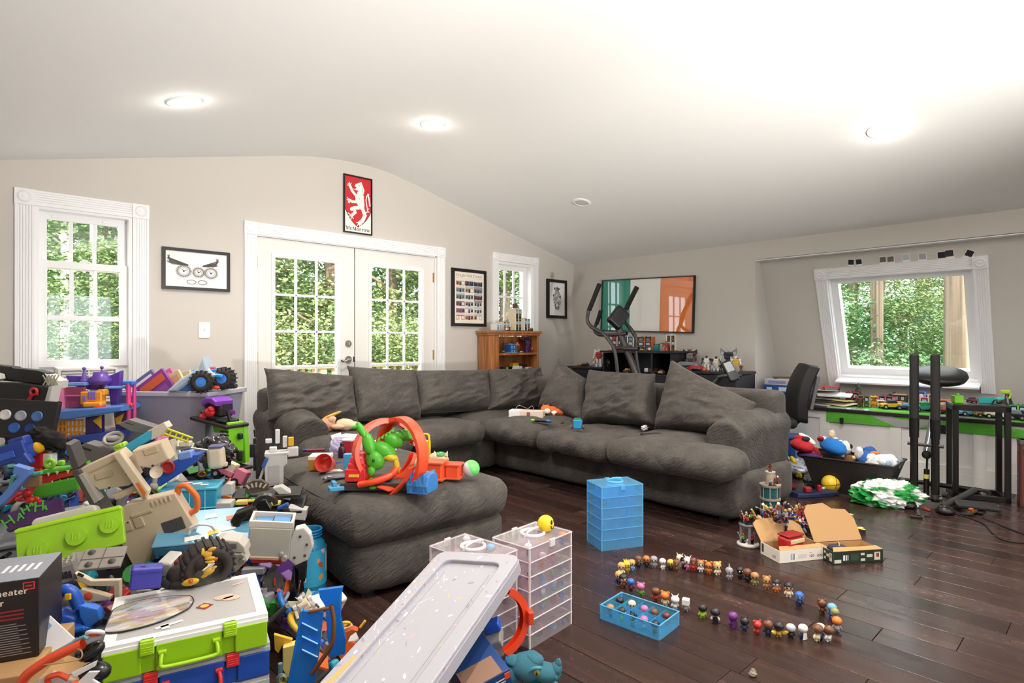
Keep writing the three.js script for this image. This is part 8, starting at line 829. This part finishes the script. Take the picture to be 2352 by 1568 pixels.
// ---------- stacked art cases ----------
{
  const cR = V(CS, 0, SN), cF = V(SN, 0, -CS), ctr = cR.clone().multiplyScalar(-.972).addScaledVector(cF, 1.757), W = .4, D = .345; seed = 61;
  const C = [['clear_red', .0, 'clear carry case with a red latch and navy base at the bottom of the stack', 0x1d3f8a, 0xd8302e, .012], ['teal', .092, 'teal carry case third from the top of the stack', 0x2a8f98, 0x3fa39f, .006], ['blue', .184, 'blue carry case with a red handle under the lime one', 0x1d4aa6, 0xd62a30, .01], ['lime', .276, 'lime green carry case with a frosted lid on top of the stack', 0x8fbf12, 0xa2cf1c, 0]];
  const lidM = new THREE.MeshPhysicalMaterial({ color: 0xe9e7e6, roughness: .35, transmission: .62, thickness: 0, ior: 1.3, side: THREE.DoubleSide }), rimM = mt(0xe9e8e6, .35);
  for (const [, y, l, col, ac, off] of C) { const h = .09, o = thing('art_case', l, 'case', [ctr.x + off, y, ctr.z - off], CAMY + .513, 'carry cases stacked before the heap'), m = plastic(col), lime = y > .27, b = .072;
    part('base', [box(W - .01, .004, D - .01, 0, .003, 0), rbox(W - .008, b, .004, .001, 0, b / 2, D / 2 - .004), rbox(W - .008, b, .004, .001, 0, b / 2, -D / 2 + .004), rbox(.004, b, D - .008, .001, W / 2 - .004, b / 2, 0), rbox(.004, b, D - .008, .001, -W / 2 + .004, b / 2, 0), rbox(.085, b, .014, .004, -.155, b / 2, D / 2), rbox(.085, b, .014, .004, .155, b / 2, D / 2), rbox(.16, b, .012, .004, 0, b / 2, D / 2)], m, o);
    part('lid', [box(W - .05, .003, D - .05, 0, h - .002, 0)], lidM, o); part('lid_rim', [frameRing(-W / 2, W / 2, -D / 2, D / 2, .028, 0, .012)].map(g => tf(g, 0, h - .012, 0, -PI / 2)).concat([rbox(W, .014, .004, .001, 0, h - .016, D / 2 + .002)]), lime ? rimM : mt(0xcfd2d2, .3, { transmission: .35, thickness: 0 }), o);
    for (const s of [-1, 1]) part('latch', [rbox(.034, .034, .01, .003, s * .1, b - .004, D / 2 + .008), rbox(.034, .008, .018, .003, s * .1, h - .004, D / 2 + .002), ...[0, 1, 2].map(i => rbox(.026, .002, .012, .0008, s * .1, b - .012 + i * .006, D / 2 + .008))], plastic(ac), o);
    part('handle', tube([[-.065, .048, D / 2 + .008], [-.068, .03, D / 2 + .02], [-.058, .016, D / 2 + .024], [.058, .016, D / 2 + .024], [.068, .03, D / 2 + .02], [.065, .048, D / 2 + .008]], .0055, 40, 8), plastic(ac), o); part('handle_pin', [rbox(.02, .01, .012, .003, -.065, .05, D / 2 + .008), rbox(.02, .01, .012, .003, .065, .05, D / 2 + .008)], plastic(ac), o);
    for (const x of [-.07, .07]) part('divider', box(.002, b * .9, D - .02, x, b * .48, 0), lidM, o);
    const bits = []; const pal = [0xc23a3a, 0xd98a3a, 0x3a62b0, 0x4a9a4a, 0xd9b8a0, 0x8a5a9a, 0xe0d8cc, 0x403a38], c = new THREE.Color(); for (let i = 0; i < (lime ? 150 : 50); i++) { const g = tf(rnd() < .5 ? rbox(.022, .014, .016, .004, 0, 0, 0, 0, 0, 0, 1) : sph(.011, 0, 0, 0, 1, 1, 1, 8), rnd(-.18, .18), .03 + rnd(.035), rnd(-.155, .155), rnd(6), rnd(6), rnd(6)), n = g.attributes.position.count, a = new Float32Array(n * 3); c.set(pick(pal)); for (let q = 0; q < n; q++) a.set([c.r, c.g, c.b], q * 3); g.setAttribute('color', new THREE.BufferAttribute(a, 3)); bits.push(g); }
    const mm = new THREE.Mesh(mergeGeometries(bits, false), new THREE.MeshStandardMaterial({ vertexColors: true, roughness: .5 })); mm.name = 'contents'; mm.userData.kind = 'stuff'; mm.castShadow = mm.receiveShadow = true; o.add(mm);
    if (lime) { part('red_sticker', box(.034, .0008, .034, .04, h + .0008, .03, 0, PI / 4), mt(0x8f1f24, .5), o); part('sun_sticker', lathe([[0, 0], [.012, 0], [.012, .0006], [0, .0008]], .04, h + .001, .03, 10), mt(0xe6b43a, .5), o); part('pink_sticker', [tf(new THREE.CylinderGeometry(.026, .026, .0008, 20), .095, h + .0008, -.01, 0, 0, 0, [1.1, 1, .7]), tf(new THREE.CylinderGeometry(.022, .022, .0008, 20), .115, h + .0008, .008, 0, 0, 0, [1.2, 1, .7])].map(ni), mt(0xe7b39c, .5), o); part('white_sticker', [box(.07, .0008, .012, -.05, h + .0008, .11, 0, .3), box(.02, .0008, .03, -.06, h + .0008, .118, 0, .2)], mt(0xdfe0dd, .5), o); part('pink_strip', box(.04, .0008, .008, .14, h + .0008, -.1, 0, .4), mt(0xe6b6b4, .5), o); }
  }
  const vs = thing('clear_visor', 'clear half round plastic cover with a coloured picture on the lime case', 'cover', [ctr.x, .367, ctr.z], CAMY + .45); const s = new THREE.Shape(); s.moveTo(-.2, -.08); s.quadraticCurveTo(-.2, -.105, -.16, -.11); s.quadraticCurveTo(-.06, -.11, .0, -.03); s.quadraticCurveTo(.02, .02, .0, .06); s.quadraticCurveTo(-.06, .1, -.14, .09); s.quadraticCurveTo(-.2, .08, -.2, .04); s.closePath();
  part('sheet', tf(new THREE.ExtrudeGeometry(s, { depth: .002, bevelEnabled: false, curveSegments: 16 }), 0, .002, 0, -PI / 2), (() => { const t = canvasTex(512, 512, (c, w, h) => { c.fillStyle = '#c9cbd6'; c.fillRect(0, 0, w, h); seed = 17; for (let i = 0; i < 220; i++) { c.fillStyle = pick(['rgba(190,150,140,.4)', 'rgba(200,180,110,.35)', 'rgba(110,140,100,.35)', 'rgba(100,120,160,.4)', 'rgba(230,228,226,.5)', 'rgba(150,110,108,.35)', 'rgba(214,218,228,.5)']); c.beginPath(); c.ellipse(rnd(w), rnd(h), rnd(30, 120), rnd(10, 40), rnd(-.5, .1), 0, 7); c.fill(); } }, true); t.repeat.set(4, 4); return new THREE.MeshPhysicalMaterial({ map: t, roughness: .1, clearcoat: 1, clearcoatRoughness: .05, side: THREE.DoubleSide }); })(), vs); part('dark_edge', tube(s.getPoints(10).map(p => [p.x, .003, -p.y]), .002, 90, 6, true), mt(0x2c2a2e, .3), vs);
}
// ---------- leaning tote lid and the things around it ----------
{
  const cR = V(CS, 0, SN), cF = V(SN, 0, -CS), a = cF.clone().multiplyScalar(.878).addScaledVector(cR, .409).add(V(0, .251, 0)).normalize(), w0 = cR.clone().multiplyScalar(.906).addScaledVector(cF, -.4226), n0 = a.clone().negate().cross(w0).normalize(), phi = .12, w = w0.clone().multiplyScalar(Math.cos(phi)).addScaledVector(n0, Math.sin(phi)).normalize(), n = a.clone().negate().cross(w).normalize(), W = .325, L = .7, A = at(1012, 1267, 2.1);
  const ctr = A.clone().addScaledVector(w, W / 2).addScaledVector(a, -L / 2), o = thing('tote_lid', 'large pale grey tote lid smeared with paint leaning on the clear towers', 'lid', ctr); o.quaternion.setFromRotationMatrix(new THREE.Matrix4().makeBasis(w, n, a.clone().negate()));
  const t = canvasTex(512, 1024, (c, CW, CH) => { c.fillStyle = '#a5a4ad'; c.fillRect(0, 0, CW, CH); seed = 31; for (let i = 0; i < 130; i++) { const x = Math.pow(rnd(), 1.7) * CW, y = rnd(CH); c.fillStyle = pick(['rgba(225,170,180,.6)', 'rgba(240,238,236,.75)', 'rgba(214,160,150,.6)', 'rgba(220,180,90,.6)', 'rgba(120,112,116,.5)', 'rgba(238,225,228,.7)']); c.save(); c.translate(x, y); c.rotate(rnd(6.28)); c.beginPath(); c.ellipse(0, 0, rnd(3, 20), rnd(1.5, 8), 0, 0, 7); c.fill(); c.restore(); } c.fillStyle = 'rgba(205,165,70,.75)'; c.beginPath(); c.ellipse(52, 860, 16, 110, .1, 0, 7); c.fill(); for (let i = 0; i < 26; i++) { c.strokeStyle = `rgba(250,235,235,${rnd(.2, .7)})`; c.lineWidth = rnd(1, 4); c.beginPath(); const x = rnd(150), y = rnd(700); c.moveTo(x, y); c.lineTo(x + rnd(-40, 60), y + rnd(-70, 70)); c.stroke(); } }); t.wrapS = t.wrapT = THREE.RepeatWrapping; t.repeat.set(1 / W, 1 / L); t.offset.set(.5, .5);
  const m = new THREE.MeshPhysicalMaterial({ map: t, roughness: .5, side: THREE.DoubleSide }), up = g => tf(g, 0, 0, 0, -PI / 2), rim = rrect(W, L, .045); const inner = new THREE.Path(rrect(W - .1, L - .1, .035).getPoints(8)); rim.holes.push(inner);
  part('rim', up(ext(rim, .02, .004, 0, 0, -.018, 0, 0, 0, 10)), m, o); part('panel', up(ext(rrect(W - .096, L - .096, .033), .004, 0, 0, 0, -.012, 0, 0, 0, 10)), m, o); part('skirt', [up(ext((() => { const s = rrect(W + .006, L + .006, .048); s.holes.push(new THREE.Path(rrect(W - .006, L - .006, .043).getPoints(8))); return s; })(), .034, 0, 0, 0, -.04, 0, 0, 0, 10))], mt(0xa5a4ad, .5), o); part('hand_slot', up(ext(rrect(.11, .022, .01, 0, L / 2 - .028), .002, 0, 0, 0, .0012)), mt(0x84838c, .6), o); part('rib', [rbox(.003, .003, L - .2, .001, W / 2 - .075, -.007, 0), rbox(.003, .003, L - .2, .001, -W / 2 + .075, -.007, 0)], m, o);
  // what stands under and beside the lid
  const lb = big('brick_set_box', 'dark blue brick set box wedged under the tote lid', 'toy box', 1110, 1560, 1.65, [.15, .5, .25]); part('box', rbox(110, 70, 150, 2, 0, -10, -40), mt(0x1c3f78, .45), lb); part('picture', [box(90, 1, 60, -8, 25.6, 4)], mt(0x8a6a58, .5), lb); part('stripe', [box(60, 2, 1, 10, 8, 35.6), box(60, 2, 1, 10, 0, 35.6)], mt(0xe6e6ea, .5), lb); part('badge', rbox(14, 16, 2, 1, 46, 12, 36), mt(0xd84a2a, .5), lb);
  const lp = big('orange_loop_track', 'orange curved toy track arching out from under the tote lid', 'toy track', 1165, 1430, 2.1, .3); part('arc', tf(channel(84, 18, 5, -1.25, 1.15), lp.X(1138), lp.Y(1428), 0, 0, .2, 0), plastic(0xee4a26), lp); part('clip', rbox(14, 30, 22, 3, lp.X(1220), lp.Y(1424), 0), plastic(0xe2401f), lp);
  const gt = thing('grey_gadget', 'grey and blue toy gadget between the lid and the clear tower', 'toy', at(1120, 1470, 1.85), [.3, CAMY, .4]); part('body', rbox(.1, .03, .07, .006), mt(0x8f8d8a, .5), gt); part('blue_end', rbox(.05, .03, .04, .006, .03, .03, -.02), plastic(0x1f55c0), gt);
  const dn = big('dinosaur_puppet', 'turquoise toy dinosaur head with a yellow eye on the near floor', 'toy dinosaur', 1215, 1565, 1.75, .1), X = dn.X, Y = dn.Y, tq = mt(0x4a93a8, .5, { bumpMap: bumpFine, bumpScale: .002 }); const gD = blob([[X(1210), Y(1530), 0, 40, 32, 30], [X(1226), Y(1511), 0, 24, 13, 22, 0, 0, -.35], [X(1250), Y(1544), 2, 40, 21, 25, 0, 0, -.12], [X(1278), Y(1536), 4, 13, 14, 16], [X(1283), Y(1524), 4, 7, 10, 10], [X(1170), Y(1545), -4, 30, 26, 24], [X(1180), Y(1516), -2, 20, 12, 16]], 2.5, 26); part('head', gD, tq, dn); part('jaw', blob([[X(1245), Y(1572), 0, 40, 8, 22, 0, 0, -.1]], 1), mt(0x3f93a8, .5), dn); part('eye', [sph(7, X(1228), Y(1531), 25, 1.2, 1, .6)], plastic(0x9a9a2a), dn); part('pupil', sph(3, X(1229), Y(1531), 30, .7, 1.3, .5), mt(0x1a1a14, .3), dn); part('brow', tube([[X(1210), Y(1528), 26], [X(1222), Y(1518), 30], [X(1240), Y(1520), 28]], 4, 14, 8), tq, dn); part('nostril', sph(4, X(1274), Y(1548), 22, 1, 1.4, .5), mt(0x2f7a8c, .5), dn); part('crest', [0, 1, 2, 3].map(i => cone(7, 16, X(1150 + i * 13), Y(1514 - (i % 2) * 3), -2, 0, 0, .3 - i * .15, 8)), plastic(0x2c6fb8), dn);
  // blue translucent track pieces, brown bar, yellow bits
  const ib = mt(0x2f9af0, .12, { transmission: .55, thickness: 0 }), tk = big('clear_blue_track', 'translucent blue toy ramp with a brown swing arm', 'toy track', 720, 1568, 1.75, .15), tx = tk.X, ty = tk.Y; part('ramp', [slab(tk, [[665, 1580], [690, 1440], [700, 1395], [744, 1400], [738, 1470], [722, 1580]], 8, 10, 1), slab(tk, [[662, 1580], [688, 1440], [696, 1392], [700, 1392], [694, 1440], [668, 1580]], 20, 12, 1)], ib, tk); part('tall_ramp', [slab(tk, [[728, 1362], [784, 1358], [780, 1376], [778, 1430], [790, 1480], [788, 1515], [756, 1520], [748, 1470], [744, 1400], [732, 1380]], 10, -20, 1)], mt(0x1f86e6, .15, { transmission: .35, thickness: 0 }), tk); part('lattice', [0, 1, 2].map(i => bar([tx(698), ty(1420 + i * 30), 18], [tx(732), ty(1440 + i * 30), 18], 2, 6)), mt(0x8fd0ff, .2), tk); part('swing_arm', [bar([tx(712), ty(1396), 18], [tx(762), ty(1390), 18], 4, 8), tube([[tx(762), ty(1384), 18], [tx(768), ty(1420), 20], [tx(764), ty(1470), 22], [tx(738), ty(1510), 22], [tx(720), ty(1535), 20]], 5, 24, 8)], mt(0x6b4022, .6), tk);
  const yl = big('yellow_ramp', 'pale yellow toy ramp beside the translucent blue one', 'toy part', 665, 1520, 1.85, .2); part('panel', [slab(yl, [[652, 1480], [690, 1474], [684, 1540], [670, 1560], [652, 1530]], 20, 0, 2)], plastic(0xf0d070), yl); part('arm', slab(yl, [[630, 1456], [670, 1472], [664, 1484], [648, 1484], [640, 1500], [632, 1492]], 8, -10, 1), plastic(0xdfa62a), yl);
  const os = big('orange_toy_crab', 'orange and yellow toy pieces on the floor by the ottoman', 'toy part', 800, 1450, 2.0, .2); part('orange_body', [slab(os, [[786, 1448], [810, 1440], [822, 1446], [806, 1456], [796, 1474], [788, 1466]], 16, 0, 2)], plastic(0xc65a2a), os); part('yellow_gear', [tor(9, 4, os.X(794), os.Y(1430), 4, .8), rbox(20, 5, 8, 2, os.X(832), os.Y(1436), 0, 0, 0, .9)], plastic(0xe8b32a), os);
  const wv = big('gold_coil', 'gold and teal toy coil at the foot of the yellow ramp', 'toy part', 650, 1555, 1.75); part('coil', [tor(9, 4, 0, 0, 6), cyl(5, 5, 40, -8, 10, -4)], mt(0x5a7a86, .4), wv); part('gold_ring', tor(8, 2.5, 4, 0, 10), mt(0xa8903a, .4), wv);
}
renderer.render(scene, camera);
